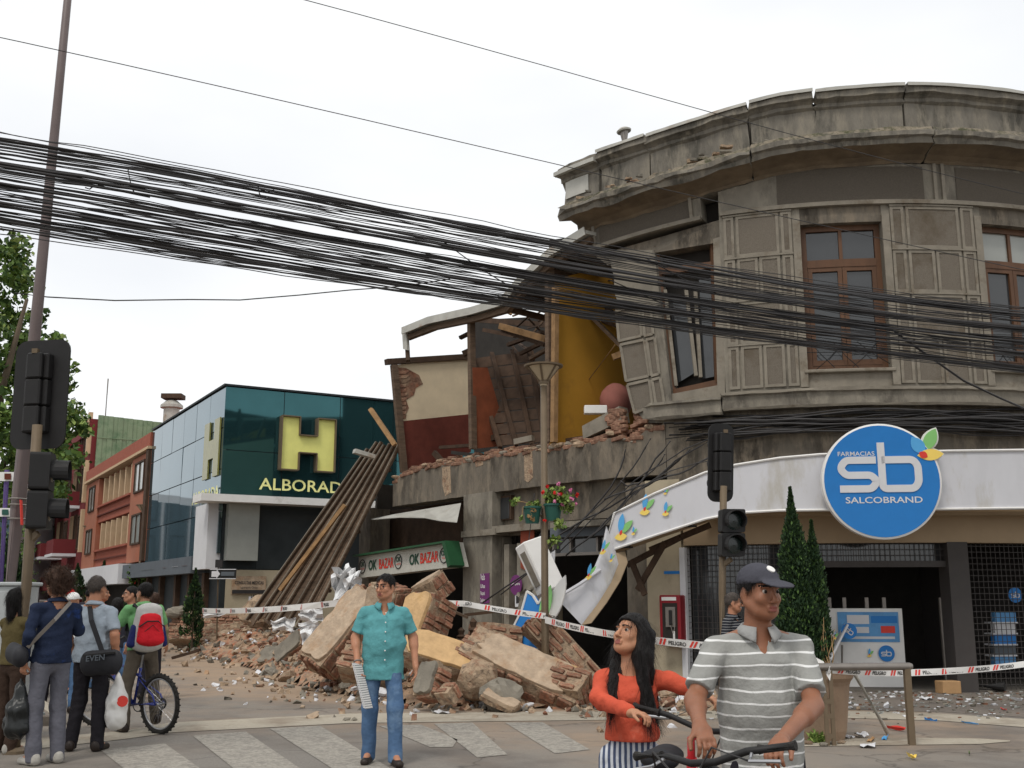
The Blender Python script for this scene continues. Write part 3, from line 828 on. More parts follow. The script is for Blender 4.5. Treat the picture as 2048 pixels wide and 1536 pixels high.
# timber windows
def bwindow(a, c, z0, z1, fn=FS, pale_top=False):
    b = MB(); e = .10; o0, o1 = -.28, -.17
    cbox(b, a, c, z0, z0 + e, o0, o1, fn); cbox(b, a, c, z1 - e, z1, o0, o1, fn)
    cbox(b, a, a + e, z0 + e, z1 - e, o0, o1 - .002, fn); cbox(b, c - e, c, z0 + e, z1 - e, o0, o1 - .002, fn)
    zt_ = z0 + (z1 - z0) * .735
    cbox(b, a + e, c - e, zt_ - .07, zt_ + .07, o0, o1 + .02, fn)
    f = b.build('window', m_winwood, CBD)
    m = (a + c) / 2
    b = MB(); cbox(b, m - .03, m + .03, zt_ + .07, z1 - e, o0, o1 - .01, fn); b.build('mullion', m_winwood, f)
    for (l, q) in ((a + e + .005, m - .035), (m + .035, q_ := c - e - .005)):
        cpart('pane', l, q, zt_ + .07, z1 - e, o0, o1 - .05, m_glass_pale if pale_top else m_glass_dark, f, fn)
        b = MB(); k = .075; l2, q2 = (l, m - .004) if q < m else (m + .004, q)
        zb, zc_ = z0 + e, zt_ - .07
        cbox(b, l2, q2, zb, zb + k * 1.3, o0 + .02, o1 + .01, fn); cbox(b, l2, q2, zc_ - k, zc_, o0 + .02, o1 + .01, fn)
        cbox(b, l2, l2 + k, zb + k * 1.3, zc_ - k, o0 + .02, o1 + .008, fn); cbox(b, q2 - k, q2, zb + k * 1.3, zc_ - k, o0 + .02, o1 + .008, fn)
        b.build('casement', m_winwood, f)
        cpart('pane', l2 + k, q2 - k, zb + k, zc_ - k, o0 + .03, o1 - .04, m_glass_dark, f, fn)
    # low wire rail across the foot of the window
    b = MB()
    for (u0, h0, u1, h1) in ((0, .62, .33, .05), (.1, .02, .45, .5), (.33, .5, .62, .04), (.55, .05, .95, .62), (.62, .5, 1, .1), (0, .34, 1, .36)):
        b.tube([fn(a + (c - a) * u0, z0 + h0, -.1), fn(a + (c - a) * (u0 + u1) / 2, z0 + (h0 + h1) / 2 - .04, -.06), fn(a + (c - a) * u1, z0 + h1, -.1)], .008, 5)
    b.build('wire_rail', m_black, f)
bwindow(w2a, w2b, ZWB, ZWT); bwindow(w3a, w3b, ZWB, ZWT, pale_top=True)
# cornice and parapet, swept in cracked pieces
def sweep(name, prof, s0, s1, m, fn=FB, seed=0, rag=.02, st=.16, j0=0., j1=0., dz=0., midx=None, parent=CBD):
    """prof: list of (out, z); ends are jagged by j0 / j1"""
    r = random.Random(seed); n = max(2, int((s1 - s0) / st)); k = len(prof); vs_ = []
    e0 = [r.uniform(-1, 1) * j0 for _ in prof]; e1 = [r.uniform(-1, 1) * j1 for _ in prof]
    for i in range(n + 1):
        t = i / n
        for q, (o, z) in enumerate(prof):
            a, c = s0 + e0[q], s1 + e1[q]
            s = a + (c - a) * t
            w = rag * noise.noise(Vector((s * 2.3 + seed, z * 3, q * .7))) + rag * .6 * noise.noise(Vector((s * 8 + seed, z * 3, q)))
            vs_.append(fn(s, z + w + dz, o + (w * 1.2 if 0 < q < k - 1 else 0)))
    fs_ = []; mi = []
    for i in range(n):
        for q in range(k):
            a = i * k + q; c = i * k + (q + 1) % k
            fs_.append((a, c, c + k, a + k)); mi.append(midx[q] if midx else 0)
    fs_ += [tuple(range(k - 1, -1, -1)), tuple(n * k + q for q in range(k))]; mi += [0, 0]
    b = MB(); b.v = [tuple(v) for v in vs_]; b.f = [list(f) for f in fs_]; b.m = mi
    return b.build(name, m, parent)
_CP = [(-.36, 9.15), (.02, 9.15), (.05, 9.20), (.13, 9.26), (.30, 9.31), (.42, 9.33), (.44, 9.42), (.50, 9.45), (.50, 9.53), (.42, 9.58), (.38, 9.66), (.10, 9.74), (-.36, 9.74)]
CP_ = [(o * 1.22 if o > .06 else o, z) for o, z in _CP]
CM_ = [0, 1, 1, 1, 1, 0, 0, 0, 2, 2, 2, 2, 0]
PPf = [(-.34, 9.74), (.0, 9.74), (.0, 10.30), (.05, 10.34), (.05, 10.40), (.10, 10.44), (.16, 10.47), (.16, 10.62), (-.34, 10.62)]
m_cove = mat('rusty_stained_cove', alb((110, 96, 78), 1.05), var=.3, scale=2.5, bump=.3, stain=alb((96, 84, 70)), stain_scale=1.5, stain_pos=.55)
cs = [SX(1128, 410, .5), SX(1502, 320, .4), SX(1862, 300, .4), SR]
for i in range(3):
    sweep('cornice', CP_, cs[i] + .015, cs[i + 1] - .015, [m_parapet, m_cove, m_moss], seed=i + 3, rag=.035 if i == 0 else .02, j0=.16 if i == 0 else .03, j1=.03, midx=CM_, dz=(-.03, 0, .0)[i])
ps = [SX(1118, 350, .1), SX(1200, 330), SX(1298, 300), SX(1500, 280), SX(1628, 230), SX(1806, 200), SR]
for i in range(6):
    pp = sweep('parapet', PPf, ps[i] + .012, ps[i + 1] - .006, m_parapet, seed=i + 11, rag=.022, j0=.12 if i == 0 else .05, j1=.05, dz=(-.02, .015, -.01, .01, -.012, .0)[i])
    if i > 0:
        sweep('flashing', [(-.34, 10.625), (.19, 10.625), (.19, 10.585), (.205, 10.585), (.205, 10.645), (-.34, 10.645)], ps[i] + .03, ps[i + 1] - .02, m_zinc, seed=i, rag=.006, dz=(-.02, .015, -.01, .01, -.012, .0)[i], parent=pp)
sweep('flashing', [(-.1, 10.44), (.22, 10.44), (.22, 10.52), (-.1, 10.52)], SX(1108, 345, .2), ps[1], m_zinc, seed=4, rag=.004)
sweep('hanging_sheet', [(.02, 9.95), (.03, 9.95), (.03, 10.42), (.02, 10.42)], SX(1126, 370, .1), SX(1172, 370, .1), m_zinc, seed=5, rag=.01)
# broken lumps that still cling to the cornice
for i in range(46):
    s = rng.uniform(SX(1140, 380, .4), SX(1540, 330, .4)); p = FB(s, 9.74 + rng.uniform(-.05, .05), rng.uniform(.05, .42))
    b = MB(); r_ = rng.uniform(.02, .06); b.obox(p, V(r_ * rng.uniform(1, 2.4), 0, 0), V(0, r_, 0), V(0, 0, r_ * .5)); o = b.build('mortar_lump', rng.choice((m_parapet, m_moss, m_mortar)), CBD); jitter_mesh(o, r_ * .5, 9, i, cuts=1)
# inner dark shell, floor and roof
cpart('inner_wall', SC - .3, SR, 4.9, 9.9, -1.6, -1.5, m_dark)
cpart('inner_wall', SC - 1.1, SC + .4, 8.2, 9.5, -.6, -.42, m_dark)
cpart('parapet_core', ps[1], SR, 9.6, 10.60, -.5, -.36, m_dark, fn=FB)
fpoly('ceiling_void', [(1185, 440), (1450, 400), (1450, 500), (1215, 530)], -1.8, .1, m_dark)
b = MB(); ring = [FS(s, 0, -.3) for s in np.linspace(SC - .2, SR, 16)] + [Vector((20, 30, 0)), Vector((12, 36, 0))]
b.prism([(p.x, p.y, 9.78) for p in ring], (0, 0, .12)); b.build('roof', m_zinc, CBD)
b = MB(); ring = [FS(s, 0, -.3) for s in np.linspace(SX(800, 950), SR, 30)] + [Vector((20, 30, 0)), Vector((8, 42, 0))]
b.prism([(p.x, p.y, 4.45) for p in ring], (0, 0, .18)); b.build('floor_slab', m_wood_d, CBD)
# sill band
SBp = [(-.3, 4.74), (.16, 4.74), (.18, 4.78), (.18, 4.98), (.24, 5.00), (.24, 5.05), (.0, 5.075), (-.3, 5.075)]
sweep('sill_band', SBp, SX(1306, 845), SX(1448, 820), [m_concrete, m_trim], fn=FS, seed=2, rag=.02, j0=.12, j1=.02, dz=-.06)
sweep('sill_band', SBp, SX(1450, 820), SR, [m_concrete, m_trim], fn=FS, seed=3, rag=.012, j0=.03, midx=[1, 1, 0, 0, 1, 0, 0, 0])
# ---- leaning end of the upper front (left of the crack)
LB = [(1172, 442), (1180, 485), (1216, 520), (1232, 580), (1240, 650), (1246, 700), (1256, 750), (1264, 800), (1276, 832), (1302, 850)]
def lx(y, tab):
    for (xa, ya), (xb, yb) in zip(tab, tab[1:]):
        if y <= yb: return xa + (xb - xa) * (y - ya) / (yb - ya)
    return tab[-1][0]
JB = [(1296, 440), (1308, 500), (1342, 782), (1348, 850)]
vs_ = []; ys = np.linspace(500, 846, 20)
for i, y in enumerate(ys):
    xl = lx(y, LB) + rng.uniform(-4, 4); xr = lx(y, JB)
    for k in range(5):
        x = xl + (xr - xl) * k / 4
        p = FPt(x, y); n = Vector((*fframe(SX(x, y))[2], 0))
        vs_ += [p, p - n * (.36 + (rng.uniform(-.08, .08) if k == 0 else 0))]
fs_ = []
for i in range(19):
    for k in range(4):
        a = (i * 5 + k) * 2; c = a + 10
        fs_ += [(a, a + 2, c + 2, c), (a + 1, c + 1, c + 3, a + 3)]
    a = i * 10; fs_ += [(a, a + 10, a + 11, a + 1), (a + 8, a + 9, a + 19, a + 18)]
b = MB(); b.add(vs_, fs_); b.build('leaning_wall', m_concrete, CBD)
fpoly('lintel', [(1190, 512), (1452, 436), (1452, 470), (1428, 486), (1306, 506), (1215, 530)], -.02, .34, m_concrete_d)
fpoly('wall', [(1426, 478), (1450, 470), (1450, 820), (1436, 820)], -.005, .34, m_trim)
for q in ([(1232, 622), (1278, 612), (1283, 672), (1238, 682)], [(1241, 690), (1288, 680), (1298, 752), (1252, 762)], [(1255, 770), (1298, 760), (1305, 812), (1270, 826)],
          [(1284, 612), (1300, 608), (1306, 668), (1289, 672)], [(1293, 680), (1309, 676), (1318, 748), (1303, 752)], [(1304, 760), (1320, 756), (1328, 806), (1312, 812)]):
    pn = fpoly('wall_panel', q, .014, .03, m_rough)
    b = MB(); pts = [FPt(x, y, .022) for x, y in q]
    for i in range(4): b.beam(pts[i], pts[(i + 1) % 4], .045, .05)
    b.build('panel_frame', m_trim, pn)
op_ = [(1311, 500), (1426, 484), (1436, 766), (1346, 786)]
ww = fpoly('window', op_, -.34, .03, m_dark)
b = MB(); pts = [FPt(x, y, -.16) for x, y in op_]
for i in range(4): b.beam(pts[i], pts[(i + 1) % 4], .12, .11)
b.beam(FPt(1318, 545, -.15), FPt(1428, 530, -.15), .10, .12)
b.build('window_frame', m_winwood, ww)
b = MB(); b.beam(FPt(1372, 580, -.14), FPt(1392, 752, -.1), .07, .06); b.beam(FPt(1390, 575, -.14), FPt(1401, 755, -.12), .08, .06); b.beam(FPt(1330, 580, -.1), FPt(1352, 772, -.12), .06, .06)
b.build('broken_casement', m_trim, ww)
fpoly('pane', [(1398, 560), (1424, 556), (1433, 752), (1404, 758)], -.2, .01, m_glass_dark, ww)
fpoly('pane', [(1340, 600), (1372, 594), (1390, 745), (1356, 766)], -.22, .01, m_glass_dark, ww)
fpoly('sill_apron', [(1342, 788), (1437, 770), (1448, 818), (1340, 842)], -.02, .3, m_trim)

# ---- ground floor band with its broken, brick-capped top
TOPE = [(786, 968), (800, 952), (828, 941), (880, 930), (960, 918), (1040, 905), (1100, 900), (1170, 886), (1240, 874), (1262, 884), (1290, 866), (1312, 858), (1330, 842)]
vs_ = []; n = 70; prev = None
xs_ = np.linspace(786, 1330, n + 1)
btop = []
for x in xs_:
    yt = np.interp(x, [p[0] for p in TOPE], [p[1] for p in TOPE])
    s, zt_ = FZ(x, yt); zt_ += .05 * noise.noise(Vector((s * 2.2, 0, 5))) + .03 * noise.noise(Vector((s * 7, 0, 5)))
    btop.append((s, zt_))
    zb_ = 3.70 + .02 * noise.noise(Vector((s * 3, 9, 5)))
    vs_ += [FS(s, zb_, 0), FS(s, zt_, 0), FS(s, zt_ + rng.uniform(-.05, .05), -.2), FS(s, zt_ - rng.uniform(0, .08), -.45), FS(s, zb_, -.45)]
fs_ = []
for i in range(n):
    for k in range(5):
        a = i * 5 + k; c = i * 5 + (k + 1) % 5
        fs_.append((a, c, c + 5, a + 5))
fs_ += [(4, 3, 2, 1, 0), tuple(n * 5 + k for k in range(5))]
b = MB(); b.add(vs_, fs_); band = b.build('beam_band', m_concrete_d, CBD)
sB = SX(1330, 842)
cpart('beam_band', sB + .01, SR, 3.55, ZSB, -.4, -.005, m_concrete_d)
# brick courses bared along the break
bb = MB(); bb.box((-.14, -.065, -.035), (.14, .065, .035)); brk = bb.build('brick', m_brick, CBD, world=False, bevel=.008)
jitter_mesh(brk, .006, 9, 1); first = True
base = Vector((APX.x, APX.y, 0))
def place_brick(p, t, parent, tilt=.12, base_=None):
    global first
    if first: o = brk; first = False
    else: o = brk.copy(); COL.objects.link(o)
    o.parent = parent
    o.location = p - base_
    o.rotation_euler = (rng.uniform(-tilt, tilt), rng.uniform(-tilt, tilt), math.atan2(t.y, t.x) + rng.uniform(-tilt, tilt) * 1.5)
    k = rng.uniform(.85, 1.15); o.scale = (k, rng.uniform(.85, 1.1), rng.uniform(.9, 1.15))
    return o
for i in range(190):
    q = rng.random(); j = q * (len(btop) - 1); a = int(j); fz = j - a; c = min(a + 1, len(btop) - 1)
    s = btop[a][0] + (btop[c][0] - btop[a][0]) * fz; z = btop[a][1] + (btop[c][1] - btop[a][1]) * fz
    row = rng.choice((0, 0, 1, 1, 2)); _, t, nn = fframe(s)
    place_brick(FS(s, z - .01 + row * .075 + rng.uniform(-.02, .02), -.07 - row * .09 + rng.uniform(-.05, .05)), t, CBD, .16, base)
# plaster patch scars with exposed brick on the band
for q in ([(884, 935), (900, 932), (902, 985), (890, 992), (885, 970)], [(1048, 905), (1064, 902), (1066, 955), (1056, 965), (1049, 960)], [(950, 920), (966, 917), (966, 930), (952, 934)]):
    sc_ = fpoly('plaster_scar', q, .006, .03, m_mortar); jitter_mesh(sc_, .006, 5, 2, cuts=3)
for i in range(90):                            # loose mortar crumbs along the break
    j = rng.randrange(len(btop)); s, z = btop[j]
    r_ = rng.uniform(.03, .1); b = MB(); b.ball(FS(s + rng.uniform(-.1, .1), z + rng.uniform(-.02, .10), rng.uniform(-.35, .02)), (r_ * 1.4, r_, r_ * .7), 6, 4)
    o = b.build('mortar_lump', rng.choice((m_mortar, m_mortar, m_trim)), CBD); jitter_mesh(o, r_ * .45, 5, i)
# broken stub of wall still standing on the break, in front of the yellow room
fpoly('wall_stub', [(1164, 852), (1190, 838), (1238, 812), (1243, 842), (1200, 862), (1166, 878)], -.05, .3, m_trim)
for i in range(18): place_brick(FPt(1226 + rng.uniform(-4, 16), 822 + i * 2.6, -.1), fframe(SX(1232))[1], CBD, .15, base)
for i in range(26): place_brick(FPt(1282 + rng.uniform(-8, 26), 805 + i * 2.2, -.12 + rng.uniform(-.1, .06)), fframe(SX(1290))[1], CBD, .25, base)

# ---- rooms laid open on the upper floor
NIN = Vector((.819, .574, 0)); TT = Vector((.574, -.819, 0))
def room_poly(name, px, x0, m, th=.12, off=0.0, parent=CBD):
    p0 = FS(SX(x0, 850), 0); pts = [PP(x, y, p0 + TT * off, TT) for x, y in px]
    b = MB(); b.prism(pts, -TT * th); return b.build(name, m, parent)
pw = room_poly('partition_wall', [(786, 730), (942, 716), (942, 902), (812, 948), (800, 880)], 790, m_cream)
room_poly('dado', [(806, 842), (942, 828), (942, 904), (815, 948)], 790, m_maroon, .02, .006, pw)
sc_ = room_poly('bare_lath', [(786, 734), (812, 736), (838, 750), (846, 768), (832, 776), (828, 790), (812, 800), (818, 816), (806, 840), (800, 842), (792, 790)], 790, m_brick, .02, .01, pw)
for i in range(11):
    y = 742 + i * 9; room_poly('brick', [(790 + i * .8, y), (812 + rng.uniform(0, 12) * (1 if i < 5 else .3), y - 1.5), (812, y + 5), (790 + i * .8, y + 6.5)], 790, m_brick, .03, .022, pw)
b = MB()
p0 = FS(SX(790, 850), 0)
b.beam(PP(772, 724, p0, TT), PP(944, 713, p0, TT), .16, .14); b.build('plate_beam', m_wood_d, CBD)
b = MB(); b.beam(PP(788, 730, p0 + TT * .04, TT), PP(808, 945, p0 + TT * .04, TT), .16, .13, hint=TT); b.build('post', m_wood, CBD)
room_poly('partition_wall', [(946, 735), (975, 735), (1020, 890), (946, 898)], 946, m_orangewall, .03, .05)
room_poly('partition_wall', [(1106, 560), (1330, 500), (1330, 880), (1106, 888)], 1106, m_yellow)
for xa, ya, xb, yb, w_ in ((942, 632, 946, 898, .14), (1099, 540, 1101, 884, .16), (1111, 575, 1108, 884, .10)):
    b = MB(); b.beam(FPt(xa, ya, .02 if w_ != .10 else .06), FPt(xb, yb, .02 if w_ != .10 else .06), w_, .12, hint=TT); b.build('post', m_wood if w_ != .10 else m_wood_l, CBD)
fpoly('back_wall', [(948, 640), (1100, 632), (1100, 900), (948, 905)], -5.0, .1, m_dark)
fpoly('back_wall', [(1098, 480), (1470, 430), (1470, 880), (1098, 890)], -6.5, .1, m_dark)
# fallen floor panel hanging inside, planked
pan = [(946, 716), (1064, 700), (1096, 884), (1002, 892)]
def panp(u, v, out=-.35):
    x = (1 - u) * ((1 - v) * pan[0][0] + v * pan[3][0]) + u * ((1 - v) * pan[1][0] + v * pan[2][0])
    y = (1 - u) * ((1 - v) * pan[0][1] + v * pan[3][1]) + u * ((1 - v) * pan[1][1] + v * pan[2][1])
    return FPt(x, y, out - .5 * (1 - v) - .5 * u)
for i in range(8):
    b = MB(); v0, v1 = i / 8 + .006, (i + 1) / 8 - .006
    q = [panp(0, v0), panp(1, v0), panp(1, v1), panp(0, v1)]
    b.prism(q, NIN * .04); b.build('plank', m_wood_d, CBD)
for u in (.02, .36, .7, .98):
    b = MB(); b.beam(panp(u, -.02) - NIN * .06, panp(u, 1.02) - NIN * .06, .09, .07); b.build('joist', m_wood_d, CBD)
# roof remains
RE = [(806, 662), (858, 641), (944, 622), (1004, 604), (1040, 562), (1100, 506), (1172, 462)]
for i, ((xa, ya), (xb, yb)) in enumerate(zip(RE, RE[1:])):
    b = MB(); A_, B_ = FPt(xa, ya, .25), FPt(xb, yb, .25)
    dep = .55 if i < 3 else (1.5 if i < 5 else 5.5)
    b.hexa([A_ - V(0, 0, .05), B_ - V(0, 0, .05), B_ + NIN * dep - V(0, 0, .05), A_ + NIN * dep - V(0, 0, .05),
            A_ + V(0, 0, .02), B_ + V(0, 0, .02), B_ + NIN * dep + V(0, 0, .02), A_ + NIN * dep + V(0, 0, .02)])
    b.build('roof_sheet', m_zinc, CBD)
    b = MB(); b.beam(A_ + V(0, 0, -.0) - NIN * .03, B_ - NIN * .03, .03, .17); b.build('gutter', m_zinc, CBD)
    b = MB(); b.beam(A_ - V(0, 0, .15) + NIN * .15, B_ - V(0, 0, .15) + NIN * .15, .12, .12); b.build('eaves_beam', m_wood, CBD)
    if i >= 3:
        for k in range(3):
            a = A_ + (B_ - A_) * (k / 3); b = MB(); b.beam(a - V(0, 0, .12) + NIN * .1, a - V(0, 0, .2) + NIN * dep, .08, .12); b.build('rafter', m_wood_d, CBD)
b = MB(); ra = [FU(s_, 9.0, -.3) for s_ in np.linspace(SL, SC, 6)]
b.prism([(p.x, p.y, p.z) for p in ra] + [(p.x, p.y, p.z) for p in (ra[-1] + NIN * 6, ra[0] + NIN * 6)], (0, 0, .1)); b.build('roof', m_wood_d, CBD)
b = MB(); b.beam(FPt(813, 664, .1), FPt(816, 722, .1), .16, .1); b.build('post', m_wood, CBD)
fpoly('gutter_drop', [(804, 664), (812, 664), (814, 700), (806, 698)], .2, .06, m_zinc)
TIM = [((1000, 652), (1092, 678), -.8, m_wood_l), ((1004, 660), (1090, 690), -.9, m_wood_d), ((1016, 690), (1086, 664), -1.4, m_wood_d), ((1040, 708), (1092, 682), -1.1, m_wood_d),
       ((1060, 718), (1092, 700), -.7, m_wood), ((960, 640), (1094, 650), -2.0, m_wood_d), ((968, 660), (1030, 672), -2.4, m_wood_d), ((1018, 628), (1032, 595), -.4, m_wood_l),
       ((920, 676), (944, 664), -.3, m_wood_d), ((916, 646), (944, 632), -.3, m_wood_d), ((926, 708), (944, 700), -.3, m_wood_d),
       ((1150, 600), (1250, 700), -.9, m_wood), ((1140, 560), (1240, 640), -1.3, m_wood_d), ((1160, 630), (1196, 676), -1.1, m_brick), ((1200, 640), (1240, 655), -1.3, m_wood_d),
       ((1170, 545), (1235, 560), -1.5, m_wood_d), ((1225, 715), (1250, 705), -.6, m_wood_l), ((1120, 540), (1180, 620), -1.8, m_wood_d), ((1185, 600), (1240, 590), -1.9, m_wood_d),
       ((880, 895), (950, 890), -.3, m_wood_d), ((868, 905), (900, 940), -.2, m_wood_d), ((960, 884), (1000, 872), -.4, m_wood_d), ((1030, 884), (1066, 876), -.2, m_trim), ((905, 905), (960, 912), -.1, m_dark)]
for a, c, o_, m_ in TIM:
    b = MB(); b.beam(FPt(*a, o_), FPt(*c, o_ - .15), rng.uniform(.07, .12), rng.uniform(.06, .14)); b.build('broken_timber', m_, CBD)
for i in range(26):
    xa, ya = (rng.uniform(1008, 1096), rng.uniform(622, 690)) if i < 12 else (rng.uniform(1118, 1236), rng.uniform(560, 660)); an = rng.uniform(-.9, .9); ln = rng.uniform(20, 60)
    b = MB(); b.beam(FPt(xa, ya, -1.2 - rng.random()), FPt(xa + ln * math.cos(an), ya + ln * math.sin(an), -1.2 - rng.random()), rng.uniform(.03, .06), rng.uniform(.02, .05)); b.build('hanging_lath', rng.choice((m_wood, m_wood_d, m_wood_d)), CBD)
b = MB(); b.tube([FPt(1230, 690, -.5), FPt(1168, 772, -1.0)], .012, 6); b.build('dangling_wire', m_wood_l, CBD)
# rolled mattress in the yellow room
mt = PP(1232, 812, FS(SX(1106, 850), 0) + TT * .4, TT)
b = MB(); b.ball(mt + V(0, 0, .1), (.33, .3, .38), 14, 9)
mo = b.build('rolled_bedding', mat('dusty_pink_cloth', alb((150, 96, 86), 1.1), var=.15), smooth=True); jitter_mesh(mo, .02, 3, 2)
tag(mo, 'rolled pinkish bedding left in the open yellow room upstairs', 'bedding')
bx_ = PP(1191, 820, FS(SX(1106, 850), 0) + TT * .8, TT)
b = MB(); b.box(bx_ + V(-.22, -.1, -.08), bx_ + V(.22, .1, .08)); tag(b.build('white_box', m_white, bevel=.01), 'small white box on broken wall edge by yellow room', 'box')

# ================================================================ ground floor, left wing
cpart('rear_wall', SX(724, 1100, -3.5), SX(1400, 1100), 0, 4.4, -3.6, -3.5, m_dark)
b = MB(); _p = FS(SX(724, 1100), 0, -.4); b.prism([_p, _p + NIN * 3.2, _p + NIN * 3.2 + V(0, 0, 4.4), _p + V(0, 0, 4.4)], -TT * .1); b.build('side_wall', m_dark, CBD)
fbox('pillar', 926, 985, 984, 1300, -.5, .06, m_concrete, z0=0, z1=3.72)
fbox('pillar_capital', 922, 1060, 990, 1072, -.5, .12, m_trim)
fbox('pillar', 716, 1040, 738, 1300, -.5, .05, m_concrete_d, z0=0, z1=3.72)
fbox('mezzanine_wall', 986, 960, 1046, 1072, -.6, -.25, m_concrete_d, z1=3.70)
fbox('mezzanine_wall', 1046, 960, 1250, 1040, -.6, -.25, m_concrete_d, z1=3.70)
wn = fbox('window', 990, 992, 1022, 1040, -.24, -.16, m_wood_d)
fbox('pane', 996, 996, 1018, 1038, -.2, -.15, m_glass_dark, wn)
fbox('ledge', 984, 1048, 1080, 1062, -.5, .10, m_trim)
fbox('ledge', 1100, 1040, 1245, 1052, -.5, .25, m_concrete)
fbox('shop_lintel', 1100, 1052, 1245, 1072, -.5, .0, m_fascia)
fbox('pillar', 1034, 1060, 1072, 1300, -.5, -.02, m_concrete, z0=0, z1=2.6)
fbox('pillar', 1008, 1062, 1018, 1300, -.45, -.1, m_trim, z0=0, z1=2.6)
fbox('side_wall', 738, 1040, 926, 1092, -.9, -.6, m_wood_d, z1=3.70)
tw_ = fbox('transom_window', 1104, 1076, 1240, 1104, -.4, -.34, m_glass_dark)
for x in (1104, 1138, 1192, 1236): fbox('mullion', x, 1074, x + 4, 1106, -.4, -.28, m_steel, tw_)
fbox('transom_bar', 1100, 1104, 1244, 1110, -.42, -.26, m_steel)
fbox('stair_wall', 1000, 1200, 1110, 1300, -1.2, -1.0, m_beigew, z0=0)
dr = fbox('door_frame', 988, 1075, 1006, 1230, -.4, -.2, m_trim, z0=.0); dr2 = fbox('door', 1010, 1070, 1032, 1230, -.5, -.45, m_dark, z0=0)
# torn metal awning above the bazaar
aw = MB(); top = [(742, 1042), (790, 1030), (850, 1018), (920, 1008)]; bot = [(752, 1036), (800, 1033), (846, 1034), (868, 1042), (915, 1044)]
tv = [FPt(x, y, .1) for x, y in [(742, 1038), (790, 1028), (850, 1018), (880, 1013), (922, 1006)]]
bv = [FPt(x, y, .75) for x, y in [(748, 1038), (800, 1034), (850, 1035), (880, 1041), (914, 1044)]]
aw.add(tv + bv + [p - V(0, 0, .015) for p in tv + bv], [(i, i + 1, 6 + i, 5 + i) for i in range(4)] + [(10 + i, 15 + i, 16 + i, 11 + i) for i in range(4)] + [(5 + i, 6 + i, 16 + i, 15 + i) for i in range(4)] + [(4, 14, 19, 9), (0, 5, 15, 10)])
aw.build('awning', m_zinc, CBD)
# bazaar sign box
m_sgreen = mat('sign_green', alb((34, 78, 48), 1.0), rough=.5, var=.1)
m_sred = mat('sign_red', alb((204, 58, 44), 1.1), rough=.5, var=.06)
m_sgn_d = mat('sign_dark_green', alb((30, 70, 52), 1.0), rough=.5, var=.1)
m_signw = mat('sign_face', alb((184, 182, 172), 1.0), rough=.5, var=.08, scale=2, stain=alb((146, 138, 126)), stain_scale=1.2, stain_pos=.64)
q = [FPt(718, 1156, .55), FPt(912, 1133, .55), FPt(901, 1084, .55), FPt(718, 1112, .55)]
BZ = thing('shop_sign', (q[0] + q[1]) / 2, 'long white shop sign with green and red lettering over the rubble', 'sign')
b = MB(); b.prism(q, NIN * .32); b.build('panel', m_signw, BZ)
rt = (q[1] - q[0]).normalized(); upv = Vector((0, 0, 1)); rt2 = rt
nn3 = rt.cross(upv).normalized()
b = MB(); b.beam(q[1] - nn3 * -.0, q[2], .36, .12, hint=rt); b.beam(q[3], q[2], .34, .04)
ob = b.build('green_edge', m_sgreen, BZ)
def bz(u, v): return q[0] * (1 - u) * (1 - v) + q[1] * u * (1 - v) + q[2] * u * v + q[3] * (1 - u) * v
hgt = (q[3] - q[0]).length
for u, s_, m_, w_, bl in ((.115, 'OK', m_sgn_d, .095, .03), (.235, 'BAZAR', m_sred, .16, .02), (.565, 'OK', m_sgn_d, .10, .03), (.675, 'BAZAR', m_sred, .175, .02)):
    a = bz(u, .30); d = (bz(u + .05, .30) - a).normalized()
    text('lettering', s_, a, d, upv, hgt * .42, m_, BZ, depth=.012, bold=bl, width=(q[1] - q[0]).length * w_)
for u in (.045, .455, .915):
    c = bz(u, .5); b = MB(); b.torus(c + nn3 * .012, nn3, hgt * .3, .012, 24, 4); b.build('emblem_ring', m_signd, BZ)
    text('lettering', 'OK', bz(u - .025, .5), (bz(u + .05, .5) - bz(u, .5)).normalized(), upv, hgt * .2, m_sgn_d, BZ, depth=.012, bold=.03, width=(q[1] - q[0]).length * .05)
    text('lettering', 'BAZAR', bz(u - .022, .36), (bz(u + .05, .5) - bz(u, .5)).normalized(), upv, hgt * .08, m_sred, BZ, depth=.012, width=(q[1] - q[0]).length * .045)
# posters on the doorway
m_purple = mat('purple_poster', alb((108, 52, 104), 1.0), var=.08)
m_orange_p = mat('orange_poster', alb((128, 62, 44), 1.0), var=.3)
po = fpoly('poster', [(960, 1148), (978, 1146), (978, 1206), (960, 1208)], .075, .015, m_purple, None)
tag(po, 'tall purple poster with white script on the shop pillar', 'poster')
ps_, pz_ = FZ(960, 1158, .08)
_, tt_, _n = fframe(ps_)
for i, (s_, y_) in enumerate((('Vals', 1160), ('Uñas', 1176), ('Peluqueria', 1190), ('Depilacion', 1204))):
    text('lettering', s_, FPt(961, y_, .08), Vector((*tt_, 0)), upv, .08 if i else .13, m_white, po, depth=.004, bold=.01, width=.17)
po2 = fpoly('poster', [(1041, 1062), (1068, 1058), (1068, 1136), (1054, 1142), (1041, 1136)], .0, .012, m_orange_p, None); tag(po2, 'orange-brown poster beside the shop doorway', 'poster')
c = FPt(1033, 1170, .02); b = MB(); nf = Vector((*fframe(SX(1033, 1170))[2], 0)); b.lathe(c, [(.2, 0), (.2, .02)], 24, axis=nf); po3 = b.build('round_sign', m_purple)
tag(po3, 'round purple sign with white writing on the pillar', 'sign')
text('lettering', 'Peluqueria', c + nf * .02, Vector((*fframe(SX(1033))[1], 0)), upv, .06, m_white, po3, depth=.004, align='CENTER', width=.3)
po4 = fpoly('notice', [(1030, 1188), (1048, 1186), (1048, 1212), (1030, 1214)], .03, .015, m_offw, None); tag(po4, 'small white notice with two grey pictures on the pillar', 'notice')
